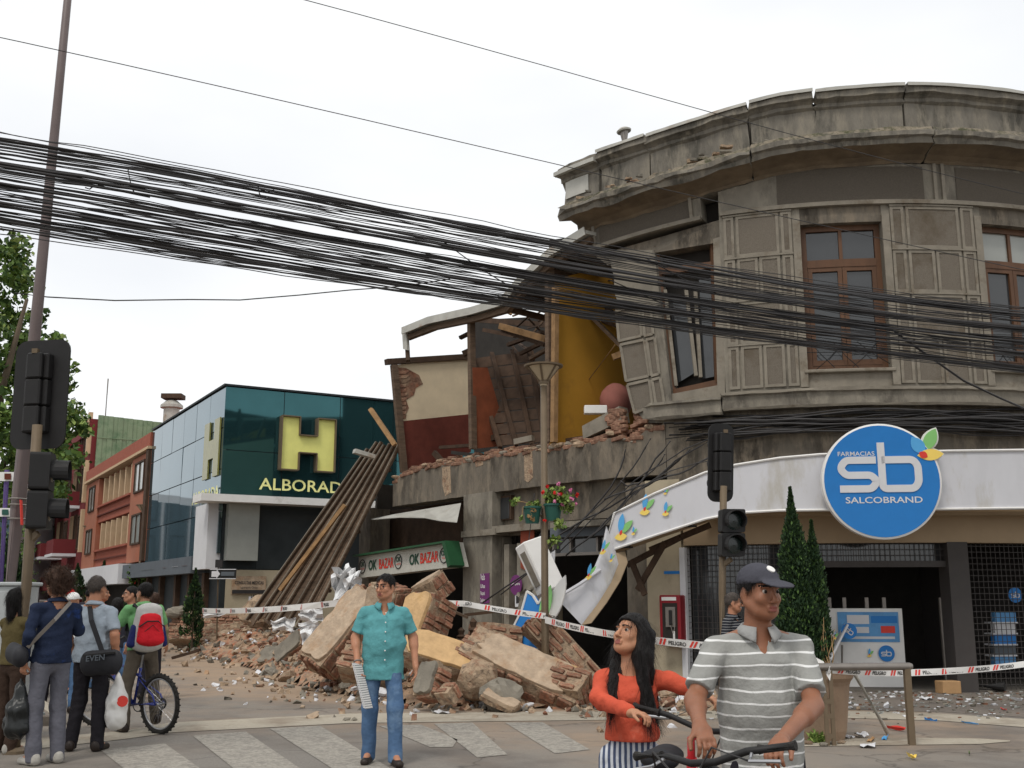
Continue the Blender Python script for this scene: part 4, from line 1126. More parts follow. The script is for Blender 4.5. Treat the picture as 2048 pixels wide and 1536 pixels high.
for k in (0, 1): fpoly('picture', [(1032 + 8 * k, 1192), (1038 + 8 * k, 1191), (1038 + 8 * k, 1206), (1032 + 8 * k, 1207)], .036, .005, m_signd, po4)

# ================================================================ pharmacy on the corner
m_dgrey = mat('dark_grey_shopfront', alb((64, 60, 58), 1.1), rough=.6, var=.1)
fbox('wall', 1296, 1085, 1366, 1372, -.4, .02, m_beigew, z0=0, z1=3.6)
fbox('wall', 1256, 1090, 1296, 1372, -.45, -.06, m_concrete_d, z0=0, z1=3.6)
fbox('pilaster', 1362, 1095, 1373, 1372, -.2, .05, m_offw, z0=0)
fbox('fascia_beam', 1366, 1030, 2300, 1087, -.3, .04, m_tan, z0=2.42, z1=3.56)
sa, sb_ = SX(1373, 1200), SX(1905, 1200); sc2, sd = SX(1946, 1200), SR
fbox('pier', 1905, 1085, 1946, 1375, -.35, .05, m_dgrey, z0=0, z1=2.43)
m_shoptile = mat('shop_floor_tile', alb((110, 104, 96), .8), var=.15, scale=3)
cpart('shop_floor', SX(1366, 1200), SR, .0, .03, -4.5, -.05, m_shoptile)
cpart('rear_wall', SX(1366, 1200), SR, 0, 4.4, -4.6, -4.5, m_dark)
cpart('shop_ceiling', SX(1366, 1200), SR, 2.9, 3.0, -4.5, -.3, m_dgrey)
cpart('transom', SX(1640, 1100), SX(1905, 1100), 2.02, 2.12, -.2, -.05, m_dgrey)
cpart('door_head', SX(1640, 1100), SX(1905, 1100), 2.12, 2.42, -.25, -.22, m_glass_dark)
for x in (1660, 1690, 1735, 1770, 1885): fbox('post', x, 1195, x + 7, 1370, -.9, -.85, m_steel, z0=0)
def grille(x0, x1, z0, z1, o, pitch=.085):
    s0, s1 = SX(x0, 1200), SX(x1, 1200) if x1 < 2200 else SR
    b = MB(); s = s0
    while s < s1: b.beam(FS(s, z0, o), FS(s, z1, o), .009, .009); s += pitch
    z = z0
    while z < z1:
        ss = np.linspace(s0, s1, max(3, int((s1 - s0) / .4)))
        for a, c in zip(ss, ss[1:]): b.beam(FS(a, z, o + .01), FS(c, z, o + .01), .009, .009)
        z += pitch * 1.15
    return b.build('security_grille', m_dgrey, CBD, kind='stuff')
grille(1374, 1640, .02, 2.42, -.08); grille(1640, 1905, 2.12, 2.42, -.08); grille(1946, 2300, .02, 2.42, -.08)
cpart('shop_window', SX(1374, 1200), SX(1640, 1200), .02, 2.42, -.3, -.28, m_glass_dark)
cpart('end_wall', SR - 3.6, SR - 3.5, 0, 3.0, -4.5, -.4, m_dgrey)
# shop contents
m_blue = mat('logo_blue', alb((36, 116, 186), 1.05), rough=.45, var=.04)
m_lblue = mat('poster_blue', alb((92, 150, 200), 1.0), rough=.5, var=.15, scale=6)
m_lyel = mat('logo_yellow', alb((236, 206, 104), 1.05), rough=.5, var=.03)
m_lgreen = mat('logo_green', alb((130, 188, 112), 1.05), rough=.5, var=.03)
m_lred = mat('logo_red', alb((210, 64, 54), 1.05), rough=.5, var=.03)
m_lcy = mat('logo_cyan', alb((84, 160, 212), 1.05), rough=.5, var=.03)
def round_rect_path(pts, r, n=5):
    """polyline with rounded interior corners"""
    out = [Vector(pts[0])]
    for i in range(1, len(pts) - 1):
        p, a, c = Vector(pts[i]), Vector(pts[i - 1]), Vector(pts[i + 1])
        u, w = (a - p).normalized(), (c - p).normalized()
        rr_ = min(r, (a - p).length * .49, (c - p).length * .49); s, e = p + u * rr_, p + w * rr_
        for k in range(n + 1):
            t = k / n; out.append(s * (1 - t) ** 2 + p * 2 * t * (1 - t) + e * t * t)
    out.append(Vector(pts[-1])); return out
def ribbon(b, path, w, org, rt, up, nrm, th):
    n = len(path); L_, R_ = [], []
    for i in range(n):
        d = (path[min(i + 1, n - 1)] - path[max(i - 1, 0)]).normalized(); p = Vector((-d.y, d.x))
        L_.append(path[i] + p * w / 2); R_.append(path[i] - p * w / 2)
    f = lambda q, h: org + rt * q.x + up * q.y + nrm * h
    vs_ = [f(q, th) for q in L_] + [f(q, th) for q in R_] + [f(q, 0) for q in L_] + [f(q, 0) for q in R_]
    fs_ = []
    for i in range(n - 1):
        fs_ += [(i, i + 1, n + i + 1, n + i), (2 * n + i, 3 * n + i, 3 * n + i + 1, 2 * n + i + 1), (i, 2 * n + i, 2 * n + i + 1, i + 1), (n + i, n + i + 1, 3 * n + i + 1, 3 * n + i)]
    fs_ += [(0, n, 3 * n, 2 * n), (n - 1, 3 * n - 1, 4 * n - 1, 2 * n - 1)]
    b.add(vs_, fs_)
S_PATH = [(.98, .86), (.20, .86), (.08, .70), (.08, .60), (.20, .46), (.84, .46), (.96, .32), (.96, .26), (.84, .10), (.02, .10)]
B_PATH = [(1.12, 1.32), (1.12, .10), (1.92, .10), (2.04, .26), (2.04, .70), (1.92, .86), (1.12, .86)]
def sb_logo(org, rt, up, nrm, h, m, parent):
    for pth in (S_PATH, B_PATH):
        b = MB(); ribbon(b, round_rect_path([(x * h, y * h) for x, y in pth], .12 * h), .19 * h, org, rt, up, nrm, .012); b.build('lettering', m, parent)
def petal(b, c, ang, L, w, rt, up, nrm, h=.0, th=.006, mi=0):
    d = Vector((math.cos(ang), math.sin(ang))); p = Vector((-d.y, d.x)); pts = []
    for k in range(9):
        t = k / 8; ww_ = w * math.sin(math.pi * t) ** .8; pts.append(d * (L * t) + p * ww_)
    for k in range(7, 0, -1):
        t = k / 8; ww_ = w * math.sin(math.pi * t) ** .8; pts.append(d * (L * t) - p * ww_)
    b.prism([c + rt * q.x + up * q.y + nrm * h for q in pts], nrm * th, mi)
def leaf_logo(c, rt, up, nrm, k, parent, name='leaf_print'):
    b = MB(); k *= .82
    petal(b, c, R(42), .44 * k, .075 * k, rt, up, nrm, .001, .002, mi=1)
    petal(b, c + rt * -.14 * k - up * .08 * k, R(6), .32 * k, .085 * k, rt, up, nrm, .002, .002, mi=2)
    petal(b, c, R(80), .46 * k, .08 * k, rt, up, nrm, .003, .002, mi=0)
    petal(b, c - up * .03 * k, R(66), .13 * k, .035 * k, rt, up, nrm, .005, .002, mi=3)
    return b.build(name, [m_lcy, m_lgreen, m_lyel, m_lred], parent)
# canopy: intact on the right, sagging to the left
T_ = [(1229, 1027), (1310, 987), (1411, 945), (1471, 930), (1560, 916), (1640, 909), (1760, 905), (1900, 902), (2060, 900), (2200, 906)]
B_ = [(1206, 1106), (1310, 1071), (1411, 1038), (1471, 1026), (1560, 1021), (1640, 1020), (1760, 1020), (1900, 1018), (2060, 1016), (2200, 1018)]
OUT = 1.0
CAN = thing('shop_canopy', FPt(1640, 1020, OUT), 'white curved canopy fascia on the corner shop, sagging at one end', 'canopy')
def interp_poly(T, n):
    out = []
    for i in range(len(T) - 1):
        for k in range(n): out.append((T[i][0] + (T[i + 1][0] - T[i][0]) * k / n, T[i][1] + (T[i + 1][1] - T[i][1]) * k / n))
    return out + [T[-1]]
ti, bi = interp_poly(T_, 5), interp_poly(B_, 5)
fv = [FPt(x, y, OUT) for x, y in ti]; gv_ = [FPt(x, y, OUT - .02) for x, y in bi]; n = len(fv)
def inn(p, d):
    v = Vector((FC.x - p.x, FC.y - p.y, 0)).normalized(); return p + v * d
vs_ = fv + gv_ + [inn(p, .42) for p in gv_] + [inn(p, .42) for p in fv]
fs_ = []; mi = []
for i in range(n - 1):
    fs_ += [(i, n + i, n + i + 1, i + 1), (n + i, 2 * n + i, 2 * n + i + 1, n + i + 1), (2 * n + i, 3 * n + i, 3 * n + i + 1, 2 * n + i + 1), (3 * n + i, i, i + 1, 3 * n + i + 1)]; mi += [0, 1, 2, 2]
fs_ += [(0, 3 * n, 2 * n, n), (n - 1, 2 * n - 1, 3 * n - 1, 4 * n - 1)]; mi += [2, 2]
b = MB(); b.v = [tuple(v) for v in vs_]; b.f = [list(f) for f in fs_]; b.m = mi
b.build('fascia_panel', [m_canvas, m_tan, m_white], CAN)
b = MB()
for pts in (fv, gv_):
    b.tube([inn(p, -.01) for p in pts], .022, 6)
b.tube([inn(fv[0], -.01), inn(gv_[0], -.01)], .02, 6)
b.build('edge_trim', m_white, CAN)
b = MB()
for x, y in ((1248, 1097), (1375, 1055)):
    p = FPt(x, y, OUT - .12); b.beam(p - Vector((.12, -.08, -.02)), p + Vector((.12, -.08, .02)), .12, .03)
b.build('downlight', m_dark, CAN)
# soffit fixed to the wall, sheared at the left
b = MB(); ss = [FPt(x, 1030, .5) for x in (1400, 1480, 1560, 1640, 1760, 1900, 2060, 2200)]
b.add([inn(p, -.1) for p in ss] + [inn(p, .55) for p in ss] + [inn(p, -.1) + V(0, 0, .05) for p in ss] + [inn(p, .55) + V(0, 0, .05) for p in ss],
      [(i, i + 1, 9 + i, 8 + i) for i in range(7)] + [(16 + i, 24 + i, 25 + i, 17 + i) for i in range(7)] + [(i, 16 + i, 17 + i, i + 1) for i in range(7)] + [(8 + i, 9 + i, 25 + i, 24 + i) for i in range(7)])
b.build('soffit', m_tan, CAN)
b = MB()
for a, c, m_ in (((1300, 1100), (1420, 1050), 0), ((1255, 1130), (1360, 1075), 0), ((1275, 1180), (1330, 1085), 0), ((1262, 1120), (1290, 1190), 0)):
    b.beam(FPt(*a, .5), FPt(*c, .55), .05, .10)
b.build('bent_bracket', m_wood_d, CAN)
for x, y, k in ((1240, 1068, .95), (1288, 1020, .75), (1330, 1025, .5), (1330, 986, .25), (1266, 1066, .3)):
    s = SX(x, y, OUT); _, t_, n_ = fframe(s); p = FPt(x, y, OUT + .012)
    leaf_logo(p, Vector((*t_, 0)), Vector((0, 0, 1)), Vector((*n_, 0)), k, CAN)
# torn-off end of the canopy hanging down to the rubble
El = [(1212, 1052), (1203, 1100), (1186, 1140), (1160, 1168), (1108, 1190)]
Er = [(1232, 1106), (1237, 1128), (1222, 1165), (1195, 1208), (1163, 1250)]
Ys = [18.7, 18.6, 18.45, 18.2, 17.9]
DR = thing('torn_canopy', P(1135, 1220, 17.9), 'torn white canvas end of the canopy hanging down beside lamp post', 'canopy')
nd = Vector((-.45, -.85, .25)).normalized()
li, ri = interp_poly(El, 4), interp_poly(Er, 4); yi = [v[0] for v in interp_poly([(y, 0) for y in Ys], 4)]
vs_ = []; K = 7
for i in range(len(li)):
    a, c = P(*li[i], yi[i]), P(*ri[i], yi[i] + .1)
    for k in range(K):
        p = a + (c - a) * (k / (K - 1)); vs_.append(p + nd * .05 * noise.noise(p * 2.2) * (1 if 0 < k < K - 1 else .3))
n = len(li); fs_ = [(i * K + k, i * K + k + 1, (i + 1) * K + k + 1, (i + 1) * K + k) for i in range(n - 1) for k in range(K - 1)]
m0 = len(vs_); vs_ += [v - nd * .03 for v in vs_]; fs_ += [tuple(m0 + q for q in reversed(f)) for f in fs_]
fs_ += [(i * K, (i + 1) * K, m0 + (i + 1) * K, m0 + i * K) for i in range(n - 1)] + [(i * K + K - 1, m0 + i * K + K - 1, m0 + (i + 1) * K + K - 1, (i + 1) * K + K - 1) for i in range(n - 1)]
b = MB(); b.add(vs_, fs_); b.build('canvas', m_canvas, DR, smooth=True)
b = MB()
for i in range(n - 1):
    a, c = P(*ri[i], yi[i] + .1), P(*ri[i + 1], yi[i + 1] + .1)
    b.hexa([a, c, c - nd * .02, a - nd * .02, a + Vector((.16, .05, .03)), c + Vector((.16, .05, .03)), c - nd * .02 + Vector((.16, .05, .03)), a - nd * .02 + Vector((.16, .05, .03))])
b.build('side_panel', m_tan, DR)
for x, y, k, yy in ((1208, 1104, .5, 18.5), (1179, 1154, .55, 18.25), (1224, 1122, .3, 18.5)):
    leaf_logo(P(x, y, yy) + nd * .06, Vector((.8, -.5, .2)).normalized(), Vector((.1, 0, 1)).normalized(), nd, k, DR)
b = MB(); b.tube([P(1112, 1192, 17.8), P(1130, 1186, 17.85), P(1160, 1168, 18.1), P(1200, 1140, 18.5)], .03, 6); b.build('rolled_hem', m_canvas, DR)
# round pharmacy sign
sc3 = SX(1763, 962, 1.2); _, t_, n_ = fframe(sc3); t3, n3 = Vector((*t_, 0)), Vector((*n_, 0)); up3 = Vector((0, 0, 1))
cc = FPt(1763, 962, 1.25); rad = (FPt(1763, 846, 1.25) - FPt(1763, 1077, 1.25)).length / 2
RS = thing('round_sign', cc - V(0, 0, rad), 'big round blue pharmacy sign with white letters and leaf emblem', 'sign')
b = MB(); b.lathe(cc, [(rad, -.16), (rad, 0), (rad * .97, .012)], 56, axis=n3); b.build('rim', m_white, RS)
b = MB(); b.lathe(cc, [(rad * .965, .0), (rad * .965, .018)], 56, axis=n3); b.build('disc', m_blue, RS)
sb_logo(cc + t3 * (-rad * .72) - up3 * rad * .20 + n3 * .018, t3, up3, n3, rad * .655, m_offw, RS)
text('lettering', 'FARMACIAS', cc - t3 * rad * .72 + up3 * rad * .44, t3, up3, rad * .075, m_offw, RS, depth=.022, bold=.01, width=rad * .62)
text('lettering', 'SALCOBRAND', cc - t3 * rad * .63 - up3 * rad * .38, t3, up3, rad * .105, m_offw, RS, depth=.022, bold=.012, width=rad * 1.28)
pc = cc + t3 * rad * .74 + up3 * rad * .48
b = MB()
petal(b, pc, R(62), rad * .50, rad * .135, t3, up3, n3, -.06, .05); petal(b, pc + t3 * rad * -.16 - up3 * rad * .05, R(3), rad * .50, rad * .125, t3, up3, n3, -.06, .05)
b.build('emblem_rim', m_white, RS)
b = MB()
petal(b, pc + (t3 * .47 + up3 * .88) * rad * .03, R(62), rad * .44, rad * .105, t3, up3, n3, -.01, .02, 1)
petal(b, pc - up3 * rad * .03, R(122), rad * .36, rad * .11, t3, up3, n3, .019, .006, 0)
petal(b, pc + t3 * rad * -.12 - up3 * rad * .05, R(3), rad * .44, rad * .10, t3, up3, n3, .019, .008, 2)
petal(b, pc + t3 * rad * -.09 + up3 * rad * .0, R(-30), rad * .16, rad * .06, t3, up3, n3, .028, .006, 3)
b.build('emblem', [m_lcy, m_lgreen, m_lyel, m_lred], RS)
# display cabinet inside the open shop
def shop_box(name, x0, y0, x1, y1, out, dep, m, parent=None, z0=None):
    return fbox(name, x0, y0, x1, y1, out - dep, out, m, parent, z0=z0)
sg0 = FPt(1730, 1345, -.7); cab = thing('display_counter', (sg0.x, sg0.y, .03), 'white pharmacy display counter with blue poster inside the open shop', 'counter')
shop_box('cabinet', 1655, 1217, 1808, 1345, -.7, .5, m_white, cab, z0=.03)
pn = shop_box('poster', 1676, 1224, 1798, 1284, -.685, .012, m_lblue, cab)
shop_box('poster_plate', 1694, 1230, 1738, 1248, -.68, .004, m_offw, pn); shop_box('poster_plate', 1712, 1254, 1738, 1266, -.68, .004, m_offw, pn)
shop_box('poster_plate', 1762, 1252, 1790, 1266, -.68, .004, m_lred, pn); shop_box('poster_plate', 1700, 1273, 1790, 1278, -.68, .004, m_offw, pn)
shop_box('poster_plate', 1742, 1232, 1794, 1246, -.68, .004, m_blue, pn)
def mini_sb(x, y, r, out, parent, roll=0):
    s = SX(x, y, out); _, t_, n_ = fframe(s); t4, n4 = Vector((*t_, 0)), Vector((*n_, 0)); c = FPt(x, y, out)
    tr, ur = t4 * math.cos(roll) + up3 * math.sin(roll), up3 * math.cos(roll) - t4 * math.sin(roll)
    b = MB(); b.lathe(c, [(r, 0), (r, .01)], 28, axis=n4); d = b.build('round_badge', m_blue, parent)
    sb_logo(c - tr * r * .68 - ur * r * .35 + n4 * .01, tr, ur, n4, r * .6, m_offw, d)
mini_sb(1773, 1307, .135, -.685, cab)
leaf_logo(FPt(1738, 1310, -.68), t3, up3, n3, .3, cab)
st_ = thing('standing_badge', FPt(1690, 1340, -.45), 'leaning white promotional board with round blue badge in shop doorway', 'display board')
b = MB(); c = FPt(1680, 1275, -.45); b.beam(c - t3 * .2 - up3 * .35, c + t3 * .12 + up3 * .22, .32, .03, hint=t3); b.build('board', m_offw, st_)
mini_sb(1698, 1262, .13, -.40, st_, R(-35)); leaf_logo(FPt(1668, 1275, -.41), t3, up3, n3, .3, st_)
b = MB(); b.tube([FPt(1684, 1290, -.5), FPt(1684, 1372, -.5)], .02, 6); b.build('stand', m_steel, st_)
sh = thing('shop_shelf', FPt(2010, 1340, -.8), 'poster and goods shelf behind the grille of the corner shop', 'shelf')
for i, m_ in enumerate((m_lblue, m_offw, m_blue, m_fascia, m_lblue)):
    shop_box('goods', 1990, 1225 + i * 22, 2032, 1244 + i * 22, -.8, .12, m_, sh)
    shop_box('shelf_board', 1986, 1244 + i * 22, 2036, 1247 + i * 22, -.76, .25, m_offw, sh)
bd = thing('hanging_badge', FPt(2030, 1210, -.4), 'round blue badge hanging behind the shop grille', 'sign'); mini_sb(2030, 1190, .13, -.4, bd)
# shop interior hanging baskets / balloons behind the transom
for x, m_ in ((1702, m_lred), (1760, m_blue), (1812, m_lyel), (1862, m_white)):
    b = MB(); c = FPt(x, 1118, -1.0); b.lathe(c, [(.2, .06), (.17, -.05), (.08, -.1), (.01, -.11)], 12); tag(b.build('hanging_decoration', m_), {m_lred: 'red', m_blue: 'blue', m_lyel: 'yellow', m_white: 'white'}[m_] + ' round decoration hanging inside the shop above its doorway', 'decoration', 'decorations hanging in the shop')
# telephone on the wall
PH = thing('wall_telephone', FPt(1340, 1292, .06), 'red public wall telephone beside the dark shop grille', 'telephone')
m_phred = mat('phone_red', alb((132, 30, 38), 1.0), rough=.4, var=.08)
fbox('hood', 1319, 1190, 1361, 1292, .02, .30, m_phred, PH, bevel=.02)
fbox('recess', 1325, 1206, 1355, 1284, .29, .306, m_dark, PH); fbox('label_plate', 1323, 1194, 1352, 1201, .30, .307, m_white, PH)
fbox('phone_body', 1331, 1214, 1350, 1254, .30, .335, m_steel, PH); fbox('handset', 1337, 1220, 1343, 1250, .335, .37, m_black, PH, bevel=.01)
b = MB(); b.tube([FPt(1341, 1250, .35), FPt(1346, 1268, .37), FPt(1349, 1258, .35), FPt(1350, 1246, .34)], .008, 6); b.build('cord', m_steel, PH)
fbox('notice', 1346, 1262, 1350, 1280, .30, .308, m_white, PH)
wp = fbox('wall_plate', 1328, 1142, 1360, 1148, .02, .03, m_blue, None); tag(wp, 'thin blue plate on the beige wall above the telephone', 'sign')
# roof ventilator
vp = PP(1254, 290, FS(SX(1260, 290), 0, -1.8), Vector((0, 1, 0)))
RV = thing('roof_vent', vp - V(0, 0, .3), 'small metal roof vent pipe with cap above the cracked parapet', 'vent')
b = MB(); b.tube([vp - V(0, 0, .5), vp + V(-.06, 0, .32)], .10, 12); b.build('pipe', m_steel, RV)
b = MB(); b.lathe(vp + V(-.06, 0, .32), [(.15, -.03), (.16, 0), (.1, .05), (.02, .08)], 14, axis=(-.2, 0, 1)); b.build('cap', m_zinc, RV)
# ================================================================ vegetation helpers
m_leafA = mat('leaf_mid_green', alb((92, 118, 52), .95), rough=.6, var=.35, scale=9, spec=.3)
m_leafB = mat('leaf_dark_green', alb((58, 82, 38), .95), rough=.65, var=.35, scale=9, spec=.25)
m_leafC = mat('leaf_light_green', alb((132, 150, 78), .95), rough=.6, var=.3, scale=9)
m_bark = mat('grey_bark', alb((92, 80, 66)), var=.3, scale=6, bump=.6, bscale=20, stretch=(1, 1, .25))
m_cyp = mat('cypress_green', alb((44, 66, 36), .85), rough=.7, var=.4, scale=14)
m_cypb = mat('cypress_dark', alb((32, 54, 30), .9), rough=.7, var=.4, scale=14)
m_cypl = mat('cypress_tip', alb((84, 112, 56), .9), rough=.7, var=.3, scale=14)
for _m in (m_leafA, m_leafB, m_leafC):
    _m.node_tree.nodes['Principled BSDF'].inputs['Subsurface Weight'].default_value = 0.0
def leaf_quads(C, U, W, size, asp=.55, rs=None):
    """vectorised leaf faces: centres C, axis U (long), W (wide); two triangles folded to a diamond"""
    n = len(C); s = size[:, None]
    a = C - U * s * .5; c = C + U * s * .5; b = C + W * s * asp * .5; d = C - W * s * asp * .5
    v = np.stack([a, b, c, d], 1).reshape(-1, 3)
    f = np.arange(4 * n).reshape(n, 4)
    return v, f
def leaf_mesh(name, clusters, n, size, mats, parent=None, seed=1, shell=.55, asp=.55, up=.0, weights=None, world=True):
    g = np.random.default_rng(seed); cs = np.array([[*c, r] for c, r in clusters])
    w = cs[:, 3] ** 2; w = w / w.sum()
    idx = g.choice(len(cs), n, p=w)
    d = g.normal(size=(n, 3)); d /= np.linalg.norm(d, axis=1)[:, None]
    rr = cs[idx, 3] * (shell + (1 - shell) * g.random(n)) * (1 + .14 * g.normal(size=n))
    C = cs[idx, :3] + d * rr[:, None]
    U = g.normal(size=(n, 3)); U[:, 2] += up; U /= np.linalg.norm(U, axis=1)[:, None]
    Q = g.normal(size=(n, 3)); W = np.cross(U, Q); W /= np.linalg.norm(W, axis=1)[:, None]
    v, f = leaf_quads(C, U, W, size * (.6 + .8 * g.random(n)), asp)
    mi = g.choice(len(mats), n, p=weights)
    return mesh_obj(name, v, f, mats, parent, world, midx=mi)

# ---- big tree at the far left
TY = 25.0
tb = P(-90, 1195, TY); tb.z = 0
TR = thing('street_tree', tb, 'large leafy street tree behind the traffic signal and tall pole', 'tree')
cl = []
for x, y, r in ((-110, 520, 95), (-40, 480, 60), (20, 505, 40), (30, 560, 48), (-30, 600, 90), (10, 640, 55), (60, 660, 40), (95, 690, 34), (40, 720, 60), (-60, 740, 110), (100, 770, 48),
                (140, 760, 26), (120, 820, 45), (150, 850, 24), (60, 820, 60), (-20, 850, 90), (90, 890, 45), (130, 930, 32), (110, 985, 30), (40, 930, 55), (-50, 950, 90), (0, 990, 50), (80, 965, 34)):
    for k in range(3):
        p = P(x + rng.uniform(-22, 22), y + rng.uniform(-22, 22), TY + rng.uniform(-1.6, 1.6)); cl.append((p, r / 2150 * TY * rng.uniform(.55, .95)))
leaf_mesh('crown', cl, 15000, .17, [m_leafA, m_leafB, m_leafC], TR, 3, .35, .6, weights=[.45, .35, .2])
b = MB(); b.tube([tb, tb + V(.1, 0, 2.2), tb + V(.3, .1, 4.5)], [.32, .26, .2], 10)
for q in (V(2.0, .3, 6.5), V(-.8, .4, 8.0), V(1.3, -.6, 8.4), V(2.6, -.2, 4.9)):
    b.tube([tb + V(.2, 0, 3.4), tb + V(.2, 0, 3.4) * .5 + (tb + q) * .5 + V(0, 0, .3) - tb * .5 + tb * .0, tb + q], [.14, .09, .04], 7)
b.v = [v for v in b.v]
b.build('trunk', m_bark, TR, smooth=True)

def cypress(loc, h, w, n, seed, label, group=None, lean=(0, 0), subs=((0, 0, 1.0, 1.0),), tagit=True):
    t = thing('cypress_tree', loc, label, 'tree', group)
    g = np.random.default_rng(seed); C, U, S = [], [], []
    for (ox, oy, hs, ws) in subs:
        m = int(n * hs * ws); z = g.random(m) ** .9
        rad = w * ws * .5 * np.where(z < .16, .72 + z * 1.75, np.power(np.clip((1 - z) / .84, 0, 1), .62)) 
        a = g.random(m) * 2 * np.pi; lump = 1 + .20 * np.sin(a * 3 + z * 19 + seed) + .2 * np.sin(a * 7 - z * 31) + .12 * np.sin(a * 13 + z * 57)
        nt_ = max(24, m // 90); zt_ = g.random(nt_) ** .85; at_ = g.random(nt_) * 6.283; ti_ = g.integers(0, nt_, m)
        z = np.clip(zt_[ti_] + g.normal(size=m) * .028 + .02, .0, .995); a = at_[ti_] + g.normal(size=m) * .22 / np.maximum(.25, 1 - z)
        rt_ = w * ws * .5 * np.where(zt_ < .16, .72 + zt_ * 1.75, np.power(np.clip((1 - zt_) / .84, 0, 1), .7)) * (.55 + .55 * g.random(nt_))
        z = np.where(z > .985, .985 - g.random(m) ** 2 * .25, z); q = (rt_[ti_] + np.abs(g.normal(size=m)) * .05 * w) * np.clip((1.0 - z) * 3.2, .04, 1)
        C.append(np.stack([ox + q * np.cos(a) + lean[0] * z, oy + q * np.sin(a) + lean[1] * z, z * h * hs], 1))
        u = np.stack([np.cos(a) * .55, np.sin(a) * .55, np.full(m, 1.0)], 1) + g.normal(size=(m, 3)) * .35
        U.append(u / np.linalg.norm(u, axis=1)[:, None])
    C = np.concatenate(C); U = np.concatenate(U); m = len(C)
    W = np.cross(U, g.normal(size=(m, 3))); W /= np.linalg.norm(W, axis=1)[:, None]
    v, f = leaf_quads(C, U, W, h * (.021 if n > 5000 else .036) * (.6 + .8 * g.random(m)), .45)
    mesh_obj('crown', v, f, [m_cyp, m_cypb, m_cypl], t, False, midx=g.choice(3, m, p=[.45, .4, .15]))
    b = MB()
    for (ox, oy, hs, ws) in subs: b.tube([(ox * .3, oy * .3, -.12), (ox, oy, h * hs * .4), (ox + lean[0], oy + lean[1], h * hs * .93)], [w * .07, w * .05, w * .015], 6)
    b.build('trunk', m_bark, t, world=False)
    return t

# ---- planter with cypress and steel rail
pc_ = G(1640, 1478)
PL = thing('planter', pc_, 'large tan concrete planter tub beside the steel rail on the corner', 'planter')
m_pot = mat('tan_concrete_tub', alb((140, 118, 98), 1.1), var=.12, scale=3, bump=.25, bscale=60, stain=alb((112, 94, 78)), stain_scale=2, stain_pos=.6)
b = MB(); b.lathe(pc_, [(.26, 0), (.29, .1), (.345, .58), (.36, .62), (.39, .66), (.395, .76), (.37, .78), (.33, .76), (.32, .66)], 28, cap=False); b.lathe(pc_, [(.0, .0), (.26, .0)], 28, cap=False)
b.build('tub', m_pot, PL, smooth=False)
b = MB(); b.lathe(pc_, [(.33, .66), (.33, .69), (.05, .72)], 18); b.build('soil', m_wood_d, PL)
cypress(pc_ + V(-.12, 0, .68), 2.10, .50, 34000, 5, 'dense double cypress growing in the tan planter tub', subs=((-.07, 0, 1.0, .74), (.16, .03, .82, .50), (-.16, -.08, .58, .5), (.03, -.1, .5, .6)))
tw_ = thing('dry_twigs', pc_ + V(.04, -.2, .7), 'bare dry brown twigs standing in the planter tub', 'plant')
m_twig = mat('dry_twig', alb((160, 130, 92)), var=.2)
for i in range(7):
    b = MB(); p = V(rng.uniform(-.04, .06), rng.uniform(-.04, .04), 0); pts = [p]
    for k in range(5): p = p + V(rng.uniform(-.04, .045), rng.uniform(-.03, .03), rng.uniform(.06, .13)); pts.append(p)
    b.tube(pts, [.008, .007, .006, .005, .004, .003], 5); b.build('twig', m_twig, tw_, world=False)
gA, gB = G(1662, 1492), G(1824, 1490)
RL_ = thing('steel_rail', gA, 'thick steel pedestrian rail on two posts in front of the planter', 'rail')
zr_ = .80
b = MB(); d_ = (gB - gA).normalized(); b.tube([gA - d_ * .9 + V(0, 0, zr_), gA - d_ * .3 + V(0, 0, zr_), gB + d_ * .03 + V(0, 0, zr_), gB + d_ * .06 + V(0, 0, zr_)], [.04, .04, .04, .03], 12); b.build('top_tube', m_steel, RL_, smooth=True)
for k in (-.035, .035):
    b = MB(); b.beam(gA + d_ * k, gA + d_ * k + V(0, 0, zr_), .028, .04); b.build('post', m_lampgrey, RL_)
b = MB(); b.beam(gB, gB + V(0, 0, zr_), .065, .065); b.build('post', m_lampgrey, RL_)
b = MB()
for zz in (.1, .3, .45): b.beam(gA - d_ * .05 + V(0, 0, zz), gA + d_ * .05 + V(0, 0, zz), .03, .05)
b.build('post_spacer', m_lampgrey, RL_)
b = MB(); b.tube([G(1776, 1470) + V(0, 0, .02), P(1702, 1335, 12.45)], .026, 10); tag(b.build('loose_pole', m_zinc), 'loose galvanised pole leaning against the steel rail', 'pole')

# ================================================================ traffic signals
def rrect(w, h, r, n=5):
    pts = []
    for cx_, cy_, a0 in ((w / 2 - r, h / 2 - r, 0), (-w / 2 + r, h / 2 - r, 90), (-w / 2 + r, -h / 2 + r, 180), (w / 2 - r, -h / 2 + r, 270)):
        for k in range(n + 1):
            a = R(a0 + 90 * k / n); pts.append((cx_ + r * math.cos(a), cy_ + r * math.sin(a)))
    return pts
def visor(b, c, ax, up, r, L, mi=0, n=14):
    """open sun hood: partial tube"""
    ax = ax.normalized(); u = ax.cross(up).normalized(); w = up.normalized(); vs_ = []
    for k in range(n + 1):
        a = R(-35 + 250 * k / n); e = u * math.cos(a) * r + w * math.sin(a) * r
        vs_ += [c + e, c + e + ax * L, c + e * .93, c + e * .93 + ax * L]
    fs_ = []
    for k in range(n):
        a = 4 * k; fs_ += [(a, a + 1, a + 5, a + 4), (a + 2, a + 6, a + 7, a + 3), (a + 1, a + 3, a + 7, a + 5)]
    b.add(vs_, fs_, mi)
